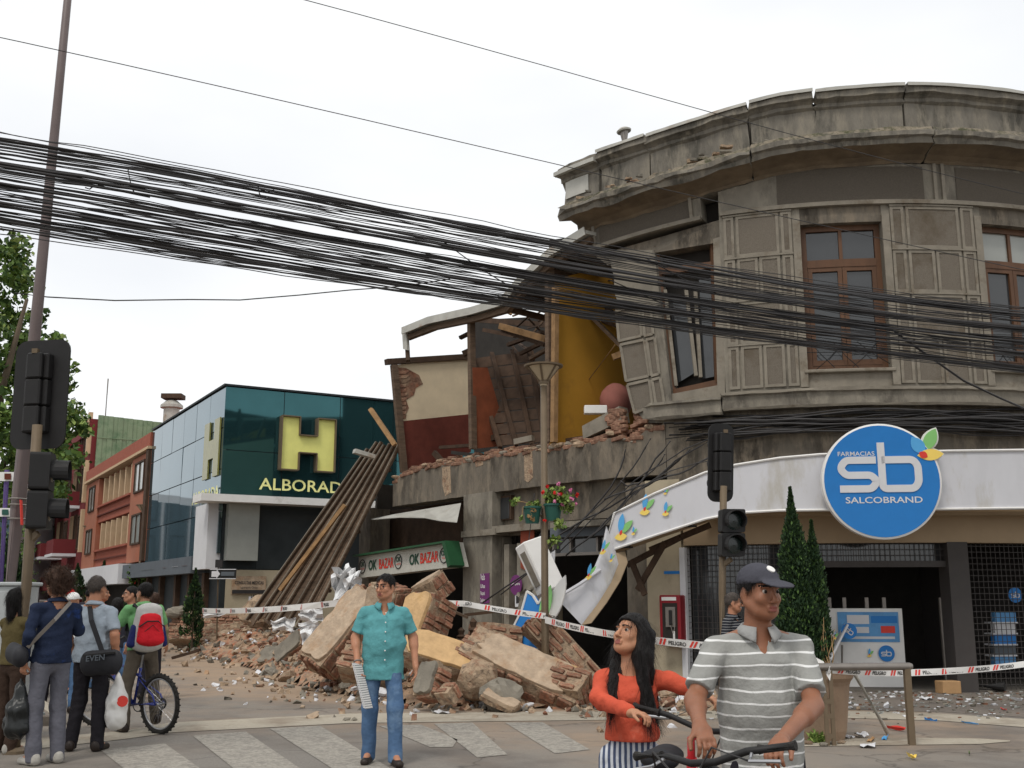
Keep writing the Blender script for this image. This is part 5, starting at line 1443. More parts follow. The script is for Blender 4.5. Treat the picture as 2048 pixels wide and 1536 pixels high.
def signal(base, top, bp, bw, bh, face, ped_c, ped_face, ped_w, ped_h, label, lean):
    """vehicle signal seen from behind + pedestrian signal lower down; face = direction the lamps look"""
    t = thing('traffic_signal', base, label, 'traffic light')
    b = MB(); b.tube([base, base + (top - base) * .5, top], .052, 12); b.build('pole', m_lampgrey, t, smooth=True)
    b = MB(); b.lathe(base, [(.12, 0), (.12, .03), (.07, .06)], 12); b.build('foot', m_lampgrey, t)
    f = Vector(face).normalized(); rt_ = f.cross(V(0, 0, 1)).normalized(); up_ = (top - base).normalized()
    b = MB(); b.prism([bp + rt_ * x + up_ * y for x, y in rrect(bw, bh, .13)], f * .02); bpl = b.build('backplate', m_black, t)
    for k in (-1, 0, 1):
        c = bp + up_ * (k * .29 + .0) - f * .09
        b = MB(); b.prism([c + rt_ * x + up_ * y for x, y in ((-.14, -.14), (.14, -.14), (.14, .14), (-.14, .14))], f * .1)
        b.prism([c - f * .055 + rt_ * x + up_ * y for x, y in ((-.09, -.14), (.09, -.14), (.09, .14), (-.09, .14))], f * .055)
        hs_ = b.build('housing', m_black, t, bevel=.015)
        b = MB(); visor(b, bp + up_ * (k * .29) + f * .02, f, up_, .11, .2); b.build('visor', m_black, hs_)
        b = MB(); b.lathe(bp + up_ * (k * .29) + f * .02, [(.105, 0), (.07, .025), (.0, .035)], 16, axis=f); b.build('lens', m_lens, hs_)
    b = MB(); b.beam(bp + up_ * .42 - f * .12, bp + up_ * .47 - f * .12, .06, .06); b.build('bracket', m_lampgrey, t)
    g = Vector(ped_face).normalized(); r2 = g.cross(V(0, 0, 1)).normalized()
    for k in (.5, -.5):
        c = ped_c + up_ * (k * ped_h / 2)
        b = MB(); b.prism([c - g * .1 + r2 * x + up_ * y for x, y in rrect(ped_w, ped_h / 2 - .01, .03, 3)], g * .2); hs_ = b.build('pedestrian_head', m_black, t)
        rr = min(ped_w, ped_h / 2) * .42
        b = MB(); visor(b, c + g * .1, g, up_, rr, .17); b.build('visor', m_black, hs_)
        b = MB(); b.lathe(c + g * .1, [(rr * .92, 0), (rr * .7, .012), (.0, .02)], 18, axis=g); b.build('lens', m_lens, hs_)
    b = MB(); b.beam(ped_c - up_ * (ped_h / 2 + .03) , base + up_ * ((ped_c - base).dot(up_) - ped_h / 2 - .12), .05, .06); b.build('ped_bracket', m_lampgrey, t)
    return t
sY = 11.2
sb0 = P(44, 1300, sY); sb0.z = 0; stop = P(75, 850, sY)
_b = P(44, 1300, sY); dirp = (stop - _b).normalized(); sb0 = _b - dirp * (_b.z / dirp.z)
signal(sb0, stop, P(80, 788, sY + .16), .66, 1.19, (.22, 1, 0), P(82, 982, sY - .02), (1, .22, 0), .30, .80, 'black traffic signal seen from behind beside the tall pole', 0)
rY = 15.6
sb1 = P(1441, 1400, rY); sb1.z = 0
signal(sb1, P(1447, 972, rY), P(1442, 925, rY + .14), .42, 1.16, (-.35, 1, 0), P(1463, 1066, rY - .12), (.12, -1, 0), .34, .68, 'black traffic signal standing before the white canopy', 0)

# ---- tall steel mast
mA, mB = P(8, 1300, 12.3), P(141, -60, 12.3)
dm = (mB - mA).normalized(); mA = mA - dm * (mA.z / dm.z)
MS = thing('tall_pole', mA, 'tall tapering steel pole rising beside a traffic signal and cabinet', 'pole')
b = MB(); b.tube([mA + dm * q for q in (0, 2.5, 5, 7.5, (mB - mA).length + 1.5)], [.09, .08, .064, .052, .04], 16); b.build('shaft', mat('purple_grey_pole_paint', alb((104, 92, 90), 1.05), rough=.5, var=.1, scale=3), MS, smooth=True)
b = MB(); b.lathe(mA, [(.2, 0), (.2, .04), (.13, .06)], 14); b.build('foot', m_lampgrey, MS)
b = MB(); b.beam(P(42, 1000, 12.17), P(44, 1050, 12.17), .05, .01); b.build('sticker', m_lred, MS)
for yy in (998, 1010, 1038):
    b = MB(); b.torus(P(36, yy, 12.3), dm, .10, .008, 16, 4); b.build('band', m_steel, MS)

# ================================================================ street lamps with flower tubs
m_shade = mat('lamp_shade_glass', alb((176, 160, 134), 1.0), rough=.4, var=.1, scale=6)
m_tub = mat('teal_flower_tub', alb((40, 84, 74), 1.0), rough=.5, var=.1)
m_petal = mat('pink_petal', alb((216, 130, 170), 1.0), var=.2, scale=20); m_petr = mat('red_petal', alb((206, 44, 40), 1.0), var=.2, scale=20)
def lamp(base, H, label, group, tubs=(), detail=True, flowers=True):
    t = thing('street_lamp', base, label, 'street lamp', group)
    z = V(0, 0, 1)
    b = MB(); b.tube([base, base + z * .4, base + z * (H - .28)], [.062, .058, .05], 12); b.build('pole', m_lampgrey, t, smooth=True)
    b = MB(); b.lathe(base, [(.085, 0), (.085, .35), (.065, .4)], 12); b.build('sleeve', m_lampgrey, t)
    b = MB(); b.lathe(base + z * (H - .28), [(.055, -.05), (.06, .0), (.07, .03), (.255, .26)], 24, cap=False); b.build('shade', m_shade, t)
    b = MB(); b.lathe(base + z * H, [(.25, -.03), (.305, -.025), (.31, 0), (.25, .012), (.02, .02)], 28); b.build('rim', m_lampgrey, t)
    for k in range(6):
        a = k * math.pi / 3 + .3; e = V(math.cos(a), math.sin(a), 0)
        b = MB(); b.beam(base + z * (H - .26) + e * .072, base + z * (H - .03) + e * .256, .03, .012); b.build('rib', m_lampgrey, t)
    b = MB(); b.lathe(base + z * (H - .3), [(.075, 0), (.08, .1), (.06, .12)], 14); b.build('lamp_holder', m_lampgrey, t)
    for i, (off, zz) in enumerate(tubs):
        c = base + off + z * zz
        tb_ = MB(); tb_.lathe(c, [(.10, 0), (.135, .22), (.15, .23), (.15, .26), (.125, .26), (.12, .2)], 20); q = tag(tb_.build('flower_tub', m_tub, smooth=False), '', 'flower pot')
        yield_tub.append((q, c, i))
        b = MB(); b.beam(base + z * (zz + .12), c + z * .12, .03, .03); b.build('arm', m_lampgrey, t)
    return t
yield_tub = []
lb = G(1091, 1403); hl = P(1087, 731, lb.y).z
LM = lamp(lb, hl, 'bronze street lamp with cone shade rising out of the rubble', 'street lamps', ((V(-.19, -.1, 0), P(1062, 1048, lb.y).z), (V(.13, -.12, 0), P(1105, 1043, lb.y).z)))
labs = ['teal flower tub with withered leaves on the rubble lamp post', 'teal flower tub with pink and red geraniums on the rubble lamp post']
for (q, c, i) in yield_tub:
    q['label'] = labs[i]
    cen = c + V(0, 0, .3)
    if i == 1:
        leaf_mesh('foliage', [(cen + V(.05, 0, .08), .17), (cen + V(.17, -.05, .0), .15), (cen + V(.24, 0, -.1), .10), (cen + V(-.02, .02, .06), .13), (cen + V(.1, -.1, -.35), .09), (cen + V(.0, -.14, -.62), .11)], 620, .06, [m_leafA, m_leafC], q, 8, .2, .9, weights=[.5, .5])
        fl = [(-.09, .22, 1), (.08, .25, 0), (.02, .12, 1), (.09, .09, 0), (.11, .10, 1), (.26, .15, 0), (.36, .09, 1), (.02, -.01, 0), (.14, -.06, 0), (.27, .02, 0), (.34, -.05, 0), (-.16, .12, 1), (-.13, -.3, 1)]
        for fx, fz, k in fl:
            leaf_mesh('flower', [(cen + V(fx, -.14, fz), .028)], 26, .035, [m_petr if k else m_petal], q, int(fx * 100) + 50, .2, .9)
    else:
        leaf_mesh('foliage', [(cen + V(-.02, 0, -.02), .07), (cen + V(.08, 0, .0), .07)], 120, .05, [m_leafA, m_leafC], q, 9, .2, .8)
        leaf_mesh('dry_leaves', [(cen + V(.02, -.13, -.12), .05), (cen + V(-.04, -.12, -.19), .05), (cen + V(.0, -.14, -.24), .04)], 70, .04, [m_twig], q, 10, .2, .8)
        b = MB(); b.tube([cen, cen + V(-.16, -.05, .03), cen + V(-.27, -.08, .02)], .008, 5); b.tube([cen, cen + V(-.14, -.08, -.05), cen + V(-.16, -.08, -.2)], .006, 5); b.build('runner', m_twig, q)
        leaf_mesh('foliage', [(cen + V(-.27, -.08, .03), .07), (cen + V(-.17, -.08, -.22), .04)], 90, .05, [m_leafA, m_leafC], q, 11, .2, .8)
far = [(288, 1010, 'street lamp with flower baskets before the mirrored shop front'), (178, 1052, 'street lamp before the salmon coloured building'), (112, 1076, 'street lamp before the dark red balconied block'), (20, 934, 'street lamp behind the tall pole and arrow signs')]
for i, (x, y, lab) in enumerate(far):
    # same model as the near lamp: its distance follows from the rim height
    v = (CY - y) / FPX; sl = (SP + v * CP) / (CP - v * SP); Yd = (hl - CAMH) / sl
    p = P(x, y, Yd); p.z = 0
    n0 = len(yield_tub)
    lamp(p, hl, lab, 'street lamps', ((V(-.22, 0, 0), 2.2), (V(.22, 0, 0), 2.25)) if i < 2 else ())
    for (q, c, k) in yield_tub[n0:]:
        q['label'] = ('hanging flower tub on the lamp before the mirrored shop front', 'hanging flower tub on the lamp before the salmon building')[i]
        q['group'] = 'flower tubs on far lamp %s' % ('one', 'two')[i]
        leaf_mesh('foliage', [(c + V(0, 0, .35), .26), (c + V(.05, -.1, .0), .2)], 260, .12, [m_leafA, m_leafB, m_petr], q, 20 + k + i * 5, .2, .8, weights=[.5, .44, .06])

# ================================================================ overhead cables
def cable_pts(ctrl, Ya, Yb, n=30, wob=2.0, seed=0, x0=-900, x1=2900):
    xs_ = [c[0] for c in ctrl]; ys_ = [c[1] for c in ctrl]; co = np.polyfit(xs_, ys_, min(3, len(ctrl) - 1)); pts = []
    n = int(n * 1.7)
    for i in range(n + 1):
        x = x0 + (x1 - x0) * i / n; t = (x + 80) / 2210; xc = min(max(x, xs_[0]), xs_[-1]); sl_ = (np.polyval(co, xc + 5) - np.polyval(co, xc - 5)) / 10
        y = np.polyval(co, xc) + sl_ * (x - xc) + wob * noise.noise(Vector((x * .006, seed * 3.7, 0))) + wob * .5 * noise.noise(Vector((x * .02, seed * 3.7, 4)))
        pts.append(P(x, y, Ya + (Yb - Ya) * t))
    return pts
BUN = [[(0, 290), (700, 412), (1200, 505), (1600, 571), (2048, 626)], [(0, 330), (700, 452), (1200, 540), (1600, 603), (2048, 655)],
       [(0, 368), (700, 490), (1200, 572), (1600, 634), (2048, 684)], [(0, 402), (700, 522), (1200, 598), (1600, 660), (2048, 706)], [(0, 440), (700, 555), (1200, 622), (1600, 686), (2048, 734)]]
ci = 0; rc = random.Random(21); LAY = ('topmost', 'second', 'middle', 'fourth', 'lowest')
for bi_, ctrl in enumerate(BUN):
    kinds = [('thick', .014, 6)] * 2 + [('medium', .0082, 14)] * 5 + [('thin', .0048, 28)] * 12
    for kd, r_, sp in kinds:
        ci += 1
        a, c = rc.uniform(-sp, sp), rc.uniform(-sp * .55, sp * .55); mid = rc.uniform(-4, 4)
        cc_ = [(x, y + a + (c - a) * x / 2048 + mid * math.sin(x / 2048 * math.pi)) for x, y in ctrl]
        dy = rc.uniform(-.16, .16)
        b = MB(); b.tube(cable_pts(cc_, 9.4 + dy, 13.6 + dy, 34, 3.2 if kd != 'thin' else 5, ci), r_ * rc.uniform(.85, 1.1), 6)
        tag(b.build('overhead_cable', m_cable, smooth=True), '%s black cable in the %s layer of the sagging bundle' % (kd, LAY[bi_]), 'cable', '%s cables of the %s layer' % (kd, LAY[bi_]))
for i, (x0, y0, x1, y1) in enumerate(((150, 352, 300, 395), (170, 375, 190, 370), (256, 340, 268, 385), (516, 372, 522, 392), (520, 378, 548, 380), (640, 470, 1000, 545), (880, 478, 1040, 585), (1220, 560, 1420, 640), (1290, 515, 1440, 590))):
    t0 = (x0 + 80) / 2210; t1 = (x1 + 80) / 2210
    b = MB(); A_, B_ = P(x0, y0, 9.3 + 4.2 * t0), P(x1, y1, 9.3 + 4.2 * t1); b.tube([A_, (A_ + B_) / 2 + V(0, 0, -.03), B_], .007, 5)
    tag(b.build('loose_wire', m_cable), 'short loose wire crossing inside the overhead cable bundle', 'wire', 'loose wires in the cable bundle')
for nm, ctrl, Ya, Yb, r_, lab in (('a', [(0, 75), (500, 186), (1080, 322), (1600, 440), (2048, 540)], 11.5, 15.5, .0055, 'single thin wire above the cable bundle ending across the upper window'),
                                  ('b', [(610, 0), (1060, 122), (1325, 200), (1600, 272), (2026, 383)], 11.5, 15.8, .0055, 'highest single thin wire crossing the cornice')):
    b = MB(); b.tube(cable_pts(ctrl, Ya, Yb, 24, .5, 3), r_, 6); tag(b.build('overhead_wire', m_cable), lab, 'wire')
b = MB(); b.tube([P(x, y, 12.2 + (x / 900) * 2) for x, y in ((30, 586), (95, 594), (230, 601), (380, 599), (480, 600), (600, 590), (700, 580), (800, 573), (900, 558))], .008, 6); tag(b.build('overhead_wire', m_cable, smooth=True), 'thin slack wire curving off the tall pole below the bundle', 'wire')
b = MB(); b.tube([P(x, y, Y) for x, y, Y in ((1790, 664, 13), (1840, 700, 13.3), (1928, 762, 14), (2000, 796, 14.6), (2060, 822, 15))], .015, 6); tag(b.build('service_cable', m_cable, smooth=True), 'black service cable dropping from the bundle past the shop canopy', 'cable')
# cables strung and knotted along the front under the sill band
for i in range(26):
    z = rc.uniform(4.28, 4.68); a = SX(rc.uniform(1330, 1480), 850); c = SR; n = 22; pts = []; o_ = rc.uniform(.05, .24); sd = rc.uniform(0, 50)
    for k in range(n + 1):
        s = a + (c - a) * k / n
        pts.append(FS(s, z + .10 * noise.noise(Vector((s * .55, sd, 0))) + .04 * noise.noise(Vector((s * 2.1, sd, 3))) - .05 * math.sin(k / n * math.pi * 4 + sd), o_ + .05 * noise.noise(Vector((s, sd, 8)))))
    b = MB(); b.tube(pts, rc.uniform(.008, .022), 5)
    tag(b.build('facade_cable', m_cable, smooth=True), 'black cable strung along the wall under the sill band', 'cable', 'cables along the corner front')
TG = [((1340, 880), (1290, 960), (1215, 1050), (1130, 1110)), ((1420, 880), (1330, 930), (1240, 1010), (1180, 1080)), ((1300, 880), (1270, 940), (1190, 1040), (1000, 1190)), ((1440, 868), (1350, 905), (1260, 950), (1120, 1105)),
      ((1380, 900), (1300, 990), (1200, 1010), (1100, 1085)), ((1460, 890), (1380, 950), (1290, 960), (1210, 1000)), ((1470, 905), (1390, 930), (1320, 935), (1270, 990)), ((1330, 905), (1300, 960), (1260, 985), (1240, 960)),
      ((1250, 900), (1240, 960), (1180, 1060), (960, 1210)), ((1400, 860), (1320, 900), (1280, 970), (1150, 1060)), ((1360, 940), (1250, 985), (1160, 1060), (1120, 1140)), ((1210, 960), (1180, 1020), (1130, 1090), (1040, 1150)),
      ((1480, 870), (1400, 890), (1330, 925), (1250, 930)), ((1310, 870), (1322, 905), (1360, 938), (1420, 952))]
for i, q in enumerate(TG[:9]):
    pts = [FPt(x, y, .35 + .5 * k / 3) for k, (x, y) in enumerate(q)]
    cv = []
    for k in range(13):
        t = k / 12; cv.append(pts[0] * (1 - t) ** 3 + pts[1] * 3 * t * (1 - t) ** 2 + pts[2] * 3 * t * t * (1 - t) + pts[3] * t ** 3 + noise.noise_vector(Vector((t * 5, i, 0))) * .06)
    b = MB(); b.tube(cv, rc.uniform(.008, .018), 5); tag(b.build('fallen_cable', m_cable, smooth=True), 'torn black cable sagging from the corner wall over the rubble', 'cable', 'torn cables hanging from the wall')

# ================================================================ barrier tape
m_tape = mat('white_tape_plastic', alb((228, 226, 222), .95), rough=.4, var=.05, scale=5)
def tape(pts, label, h=.085, n=14, seed=0, prints=True, word='PELIGRO'):
    path = []
    for a, c in zip(pts, pts[1:]):
        for k in range(n): 
            t = k / n; p = a + (c - a) * t; p = p - V(0, 0, .06 * 4 * t * (1 - t) * min(1, (c - a).length / 6)); path.append(p)
    path.append(pts[-1]); vs_ = []; fs_ = []
    ups = []
    for i, p in enumerate(path):
        u = V(noise.noise(p * .9 + V(seed, 0, 0)) * .5, noise.noise(p * .9 + V(0, seed, 0)) * .5, 1).normalized(); ups.append(u)
        d = (path[min(i + 1, len(path) - 1)] - path[max(0, i - 1)]).normalized(); nn_ = d.cross(u).normalized() * .0015
        vs_ += [p + nn_, p + u * h + nn_, p + u * h - nn_, p - nn_]
    for i in range(len(path) - 1):
        for k in range(4): fs_.append((4 * i + k, 4 * i + (k + 1) % 4, 4 * i + 4 + (k + 1) % 4, 4 * i + 4 + k))
    fs_ += [(3, 2, 1, 0), tuple(4 * (len(path) - 1) + k for k in range(4))]
    b = MB(); b.add(vs_, fs_); t_ = tag(b.build('barrier_tape', m_tape), label, 'tape')
    acc = 0.2
    for i in range(len(path) - 1):
        a, c = path[i], path[i + 1]; L_ = (c - a).length; d = (c - a) / L_
        if d.x < 0: d = -d; a, c = c, a
        acc += L_
        while acc > .46:
            acc -= .46; p = a + d * max(0, min(L_ - .3, .02)); u = ups[i]; nn_ = d.cross(u).normalized()
            text('lettering', word, p + d * .13 + u * h * .22, d, u, h * .5, m_signd, t_, depth=.004, bold=.03, width=.24)
            b = MB()
            for k in (0, .05):
                q = p + d * k; b.prism([q + u * h * .1 + nn_ * .003, q + d * .03 + u * h * .1 + nn_ * .003, q + d * .055 + u * h * .92 + nn_ * .003, q + d * .025 + u * h * .92 + nn_ * .003], nn_ * .001)
            b.build('red_slash', m_lred, t_)
    return t_
lp_ = P(1090, 1238, lb.y - .07)
tape([P(405, 1226, 27), P(690, 1211, 19.5), P(790, 1203, 18.2)], 'red and white barrier tape stretched across the fallen slatted roof', .12, 8, 1)
tape([P(790, 1203, 18.2), P(930, 1213, 17.0), lp_], 'red and white barrier tape tied to the rubble lamp post', .09, 8, 2)
tape([lp_ + V(0, -.01, -.06), P(1240, 1278, 14.8), P(1440, 1302, 14.2)], 'barrier tape running from the lamp post behind the girl', .10, 10, 3)
tape([G(1662, 1492) + V(0, -.03, .74), P(1830, 1352, 12.6), P(2080, 1330, 13.6)], 'barrier tape stretched from the steel rail towards the shop pier', .075, 10, 4)
tape([P(1626, 1326, 11.8), P(1645, 1336, 11.76), P(1660, 1362, 11.72)], 'loose end of barrier tape folded over the steel rail', .07, 4, 5)

# ================================================================ small signs, cabinet
sg1 = P(437, 1220, 31); sg1.z = 0
OW = thing('street_sign', sg1, 'black one-way arrow street sign before the beige wall', 'street sign')
b = MB(); b.tube([sg1, P(437, 1122, 31)], .03, 8); b.build('pole', m_lampgrey, OW)
c0, c1 = P(419, 1158, 30.9), P(473, 1138, 30.9)
b = MB(); b.box((c0.x, c0.y - .02, c0.z), (c1.x, c0.y + .01, c1.z)); pl = b.build('plate', m_black, OW)
b = MB(); zc_ = (c0.z + c1.z) / 2
b.prism([(c0.x + .06, c0.y - .03, zc_ - .08), (c0.x + .2, c0.y - .03, zc_ - .08), (c0.x + .2, c0.y - .03, zc_ - .13), (c0.x + .3, c0.y - .03, zc_), (c0.x + .2, c0.y - .03, zc_ + .13), (c0.x + .2, c0.y - .03, zc_ + .08), (c0.x + .06, c0.y - .03, zc_ + .08)], (0, -.004, 0)); b.build('arrow', m_offw, pl)
b = MB(); b.box((c0.x + .33, c0.y - .034, zc_ - .05), (c1.x - .05, c0.y - .03, zc_ + .06)); b.build('name_bar', m_fascia, pl)
b = MB()
for e in ((c0.x, c1.x, c1.z - .02, c1.z), (c0.x, c1.x, c0.z, c0.z + .02)): b.box((e[0], c0.y - .035, e[2]), (e[1], c0.y - .03, e[3]))
b.build('border', m_offw, pl)
b = MB(); q = P(438, 1128, 30.9); b.box(q - V(.1, .03, .1), q + V(.1, .03, .12)); b.build('small_plate', m_signd, OW)
ar0 = P(11, 1195, 12.9); ar0.z = 0
AR = thing('direction_sign', ar0, 'white arrow direction boards on a thin post behind the tall pole', 'street sign')
b = MB(); b.tube([ar0, P(14, 940, 12.9)], .03, 8); b.build('post', mat('violet_post', alb((96, 80, 130))), AR)
for (y0, y1, xr, ic) in ((944, 962, 33, m_maroon), (1016, 1033, 28, m_tub)):
    ym = (y0 + y1) / 2; q = [P(-70, y1, 12.85), P(xr - 7, y1, 12.85), P(xr, ym, 12.85), P(xr - 7, y0, 12.85), P(-70, y0, 12.85)]
    b = MB(); b.prism(q, (0, .02, 0)); pl = b.build('board', m_white, AR)
    b = MB(); b.prism([P(xr - 24, y1 - 3, 12.84), P(xr - 11, y1 - 3, 12.84), P(xr - 11, y0 + 3, 12.84), P(xr - 24, y0 + 3, 12.84)], (0, -.004, 0)); b.build('pictogram', ic, pl)
cb = P(18, 1290, 11.8); cb.z = 0.12
m_cab = mat('grey_cabinet_paint', alb((176, 180, 180), .9), rough=.5, var=.06, stain=alb((140, 140, 134)), stain_scale=1.5, stain_pos=.64)
EC = thing('utility_cabinet', (cb.x - .35, cb.y, .12), 'pale grey utility cabinet behind the woman in olive top', 'cabinet')
zt2 = P(20, 1164, 11.8).z
b = MB(); b.box((cb.x - .8, cb.y, .12), (cb.x + .1, cb.y + .4, zt2 - .04)); b.build('body', m_cab, EC, bevel=.01)
b = MB(); b.box((cb.x - .83, cb.y - .03, zt2 - .04), (cb.x + .13, cb.y + .43, zt2)); b.build('lid', m_cab, EC, bevel=.01)
for k in (0, 1):
    b = MB(); b.box((cb.x - .77 + .43 * k, cb.y - .012, .2), (cb.x - .36 + .43 * k, cb.y, zt2 - .1)); dd = b.build('door', m_cab, EC, bevel=.004)
    b = MB(); b.box((cb.x - .42 + .08 * k, cb.y - .03, .9), (cb.x - .39 + .08 * k, cb.y - .012, 1.05)); b.build('handle', m_black, dd)
# shrubs and cypresses along the street
for i, (x, y, Yd, h, w, lab) in enumerate(((388, 1210, 31.5, 1.75, .62, 'slim cypress before the dark shopfront pillars'), (272, 1205, 43, 2.6, .95, 'dark cypress beside the mirrored shop front lamp'), (203, 1205, 50, 3.2, 1.3, 'dark cypress before the salmon building'),
                                       (150, 1205, 47, 2.2, 1.2, 'broad dark cypress farther down the street'), (20, 1150, 17, 1.9, .8, 'dark cypress behind the grey utility cabinet'))):
    p = P(x, y, Yd); p.z = .1 if x < 160 else 0
    hh_ = P(x, y - (75 if i < 4 else 90), Yd).z
    cypress(p, max(h, hh_), w, 5000, 30 + i, lab, 'cypresses along the street')
hb = P(0, 1195, 30); hb.z = 0
hd = leaf_mesh('hedge', [(P(x, y, 30 + rng.uniform(-1, 1)), .55) for x in range(-60, 40, 12) for y in (1085, 1110, 1140, 1170, 1200)], 3500, .13, [m_leafA, m_leafB], None, 44, .3, .6)
tag(hd, 'clipped green hedge growing behind the grey utility cabinet', 'hedge')
gb = P(-60, 1195, 62); gb.z = 0
GB = thing('glazed_building', gb, 'pale glazed building standing beyond the large street tree', 'building')
x1_ = P(36, 1100, 62).x
zt3 = P(20, 968, 62).z
b = MB(); b.box((x1_ - 14, 62, 0), (x1_, 70, zt3)); b.build('wall', m_offw, GB)
for k in range(6):
    b = MB(); b.box((x1_ - 13.5 + 2.25 * k, 61.95, 2.2), (x1_ - 11.5 + 2.25 * k, 61.99, zt3 - .5)); b.build('window', m_mirror, GB)
# ================================================================ rubble heap
HC = [Vector((2.6, 16.6)), Vector((.9, 16.9)), Vector((-.6, 17.5)), Vector((-2.1, 20.0)), Vector((-3.6, 23.2)), Vector((-7.2, 30.6)), Vector((-9.3, 35.0))]
HW = [1.0, 1.5, 1.7, 1.75, 1.6, 1.5, .9]; HH = [.12, .36, .55, .66, .66, .55, .2]
def heap_h(x, y):
    best = None; p = Vector((x, y))
    for i in range(len(HC) - 1):
        a, c = HC[i], HC[i + 1]; ab = c - a; t = max(0, min(1, (p - a).dot(ab) / ab.dot(ab))); d = (p - a - ab * t).length
        w = HW[i] + (HW[i + 1] - HW[i]) * t; h = HH[i] + (HH[i + 1] - HH[i]) * t
        k = max(0, 1 - (d / w) ** 2) * h
        if best is None or k > best: best = k
    if best <= 0: return -.05
    return best * (1 + .5 * vnoise(x, y, 1.4, 2)) + .10 * vnoise(x, y, 4.5, 5) * min(1, best * 6) - .02
hv = []; hf = []; hx = np.arange(-14, 4.4, .14); hy = np.arange(14.6, 38, .14); W_ = len(hx); okm = {}
for j, y in enumerate(hy):
    for i, x in enumerate(hx):
        z = heap_h(x, y)
        if z > -.04: okm[(i, j)] = len(hv); hv.append((x, y, max(z, -.02)))
for (i, j) in okm:
    q = [(i, j), (i + 1, j), (i + 1, j + 1), (i, j + 1)]
    if all(k in okm for k in q): hf.append(tuple(okm[k] for k in q))
hm = mesh_obj('rubble_heap', hv, hf, mat('rubble_dirt', alb((168, 140, 114), .85), var=.35, scale=7, bump=1.0, bscale=26, stain=alb((170, 102, 70), .9), stain_scale=3, stain_pos=.55, stain2=alb((128, 112, 98), .9)), smooth=False)
hm['kind'] = 'stuff'; tag(hm, 'low heap of crushed masonry and dust along the street edge', 'rubble')

ub = MB(); ub.box((-.5, -.5, -.5), (.5, .5, .5)); UB = ub.build('brick', m_brick, None, world=False)
_bm = bmesh.new(); _bm.from_mesh(UB.data); bmesh.ops.bevel(_bm, geom=_bm.edges[:], offset=.07, segments=1, affect='EDGES'); _bm.to_mesh(UB.data); _bm.free()
UBM = UB.data; bpy.data.objects.remove(UB)
def add_brick(parent, c, sx, sy, sz, rot=None):
    o = bpy.data.objects.new('brick', UBM); COL.objects.link(o); o.parent = parent
    o.location = c; o.scale = (sx, sy, sz)
    o.rotation_euler = rot or (rng.uniform(-.09, .09), rng.uniform(-.09, .09), rng.uniform(-.09, .09)); return o
def chunk(label, c, a, n, L, Wd, T, front=None, back=None, bare=False, ends=(1, 1), core=m_mortar, sides=True, seed=0, amp=.035, name='masonry_block', cover=1.0):
    """fallen piece of wall: local x = along the wall, y = height of wall (courses stack), z = wall thickness"""
    a = Vector(a).normalized(); n = Vector(n); n = (n - a * n.dot(a)).normalized(); bdir = n.cross(a).normalized()
    M = Matrix((a, bdir, n)).transposed().to_4x4(); M.translation = Vector(c)
    t = thing(name, (0, 0, 0), label, 'rubble', 'fallen wall pieces'); t.matrix_world = M; t.location = c; t.rotation_euler = M.to_euler()
    b = MB(); b.box((-L / 2, -Wd / 2, -T / 2), (L / 2, Wd / 2, T / 2)); o = b.build('core', core, t, world=False); jitter_mesh(o, amp, 3.2, seed, cuts=6)
    for side, m_ in ((1, front), (-1, back)):
        if not m_: continue
        m2 = 28; pts = []
        for k in range(m2):
            ang = 2 * math.pi * k / m2; q = max(abs(math.cos(ang)), abs(math.sin(ang)))
            r_ = rng.uniform(.93, 1.02) if rng.random() < .85 else rng.uniform(.82, .93)
            pts.append((math.cos(ang) / q * L / 2 * r_ * cover, math.sin(ang) / q * Wd / 2 * r_, side * (T / 2 - .012)))
        b = MB(); b.prism(pts, (0, 0, side * (.03 + amp))); b.build('plaster', m_, t, world=False, bevel=.006)
    pitch = .10; rows = max(1, int(Wd / pitch)); nz = max(1, int(T / .15))
    for e, on in ((1, ends[0]), (-1, ends[1])):
        if not on: continue
        for j in range(rows):
            for k in range(nz):
                if rng.random() < .1: continue
                pr = rng.uniform(-.02, .05)
                add_brick(t, (e * (L / 2 + pr / 2 - .06), -Wd / 2 + pitch * (j + .5), -T / 2 + T / nz * (k + .5)), .16 + pr, pitch * .76, T / nz * .9)
    if bare:
        nx_ = max(1, int(L / .26))
        for j in range(rows):
            for k in range(nx_):
                if rng.random() < .08: continue
                add_brick(t, (-L / 2 + L / nx_ * (k + .5 + (.5 if j % 2 else 0) * .6 - .15), -Wd / 2 + pitch * (j + .5), T / 2 - .045 + rng.uniform(0, .03)), L / nx_ * rng.uniform(.78, .92), pitch * rng.uniform(.62, .78), .12)
    elif sides:
        nx_ = max(1, int(L / .26))
        for e in (1, -1):
            for k in range(nx_):
                for q in range(nz):
                    if rng.random() < .25: continue
                    add_brick(t, (-L / 2 + L / nx_ * (k + .5), e * (Wd / 2 - .03 + rng.uniform(0, .025)), -T / 2 + T / nz * (q + .5)), L / nx_ * .85, .09, T / nz * .88)
    return t
chunk('tilted wall block with ochre plaster face and bare brick end', P(850, 1248, 16.8), (.66, -.72, .05), (-.68, -.58, .42), .62, .80, .50, front=m_plaster_y, ends=(1, 0), sides=False, seed=1)
chunk('flat ochre plastered slab in front of the tilted brick block', P(876, 1312, 16.0), (.93, .0, -.28), (-.05, -.62, .78), 1.05, .52, .26, front=m_plaster_y, ends=(1, 1), sides=False, seed=2)
chunk('big pinkish plastered slab leaning beside the fallen slatted roof', P(692, 1262, 18.2), (-.55, -.25, -.72), (-.55, -.66, .5), 1.45, .72, .42, front=m_plaster_p, ends=(1, 1), seed=3, cover=.97)
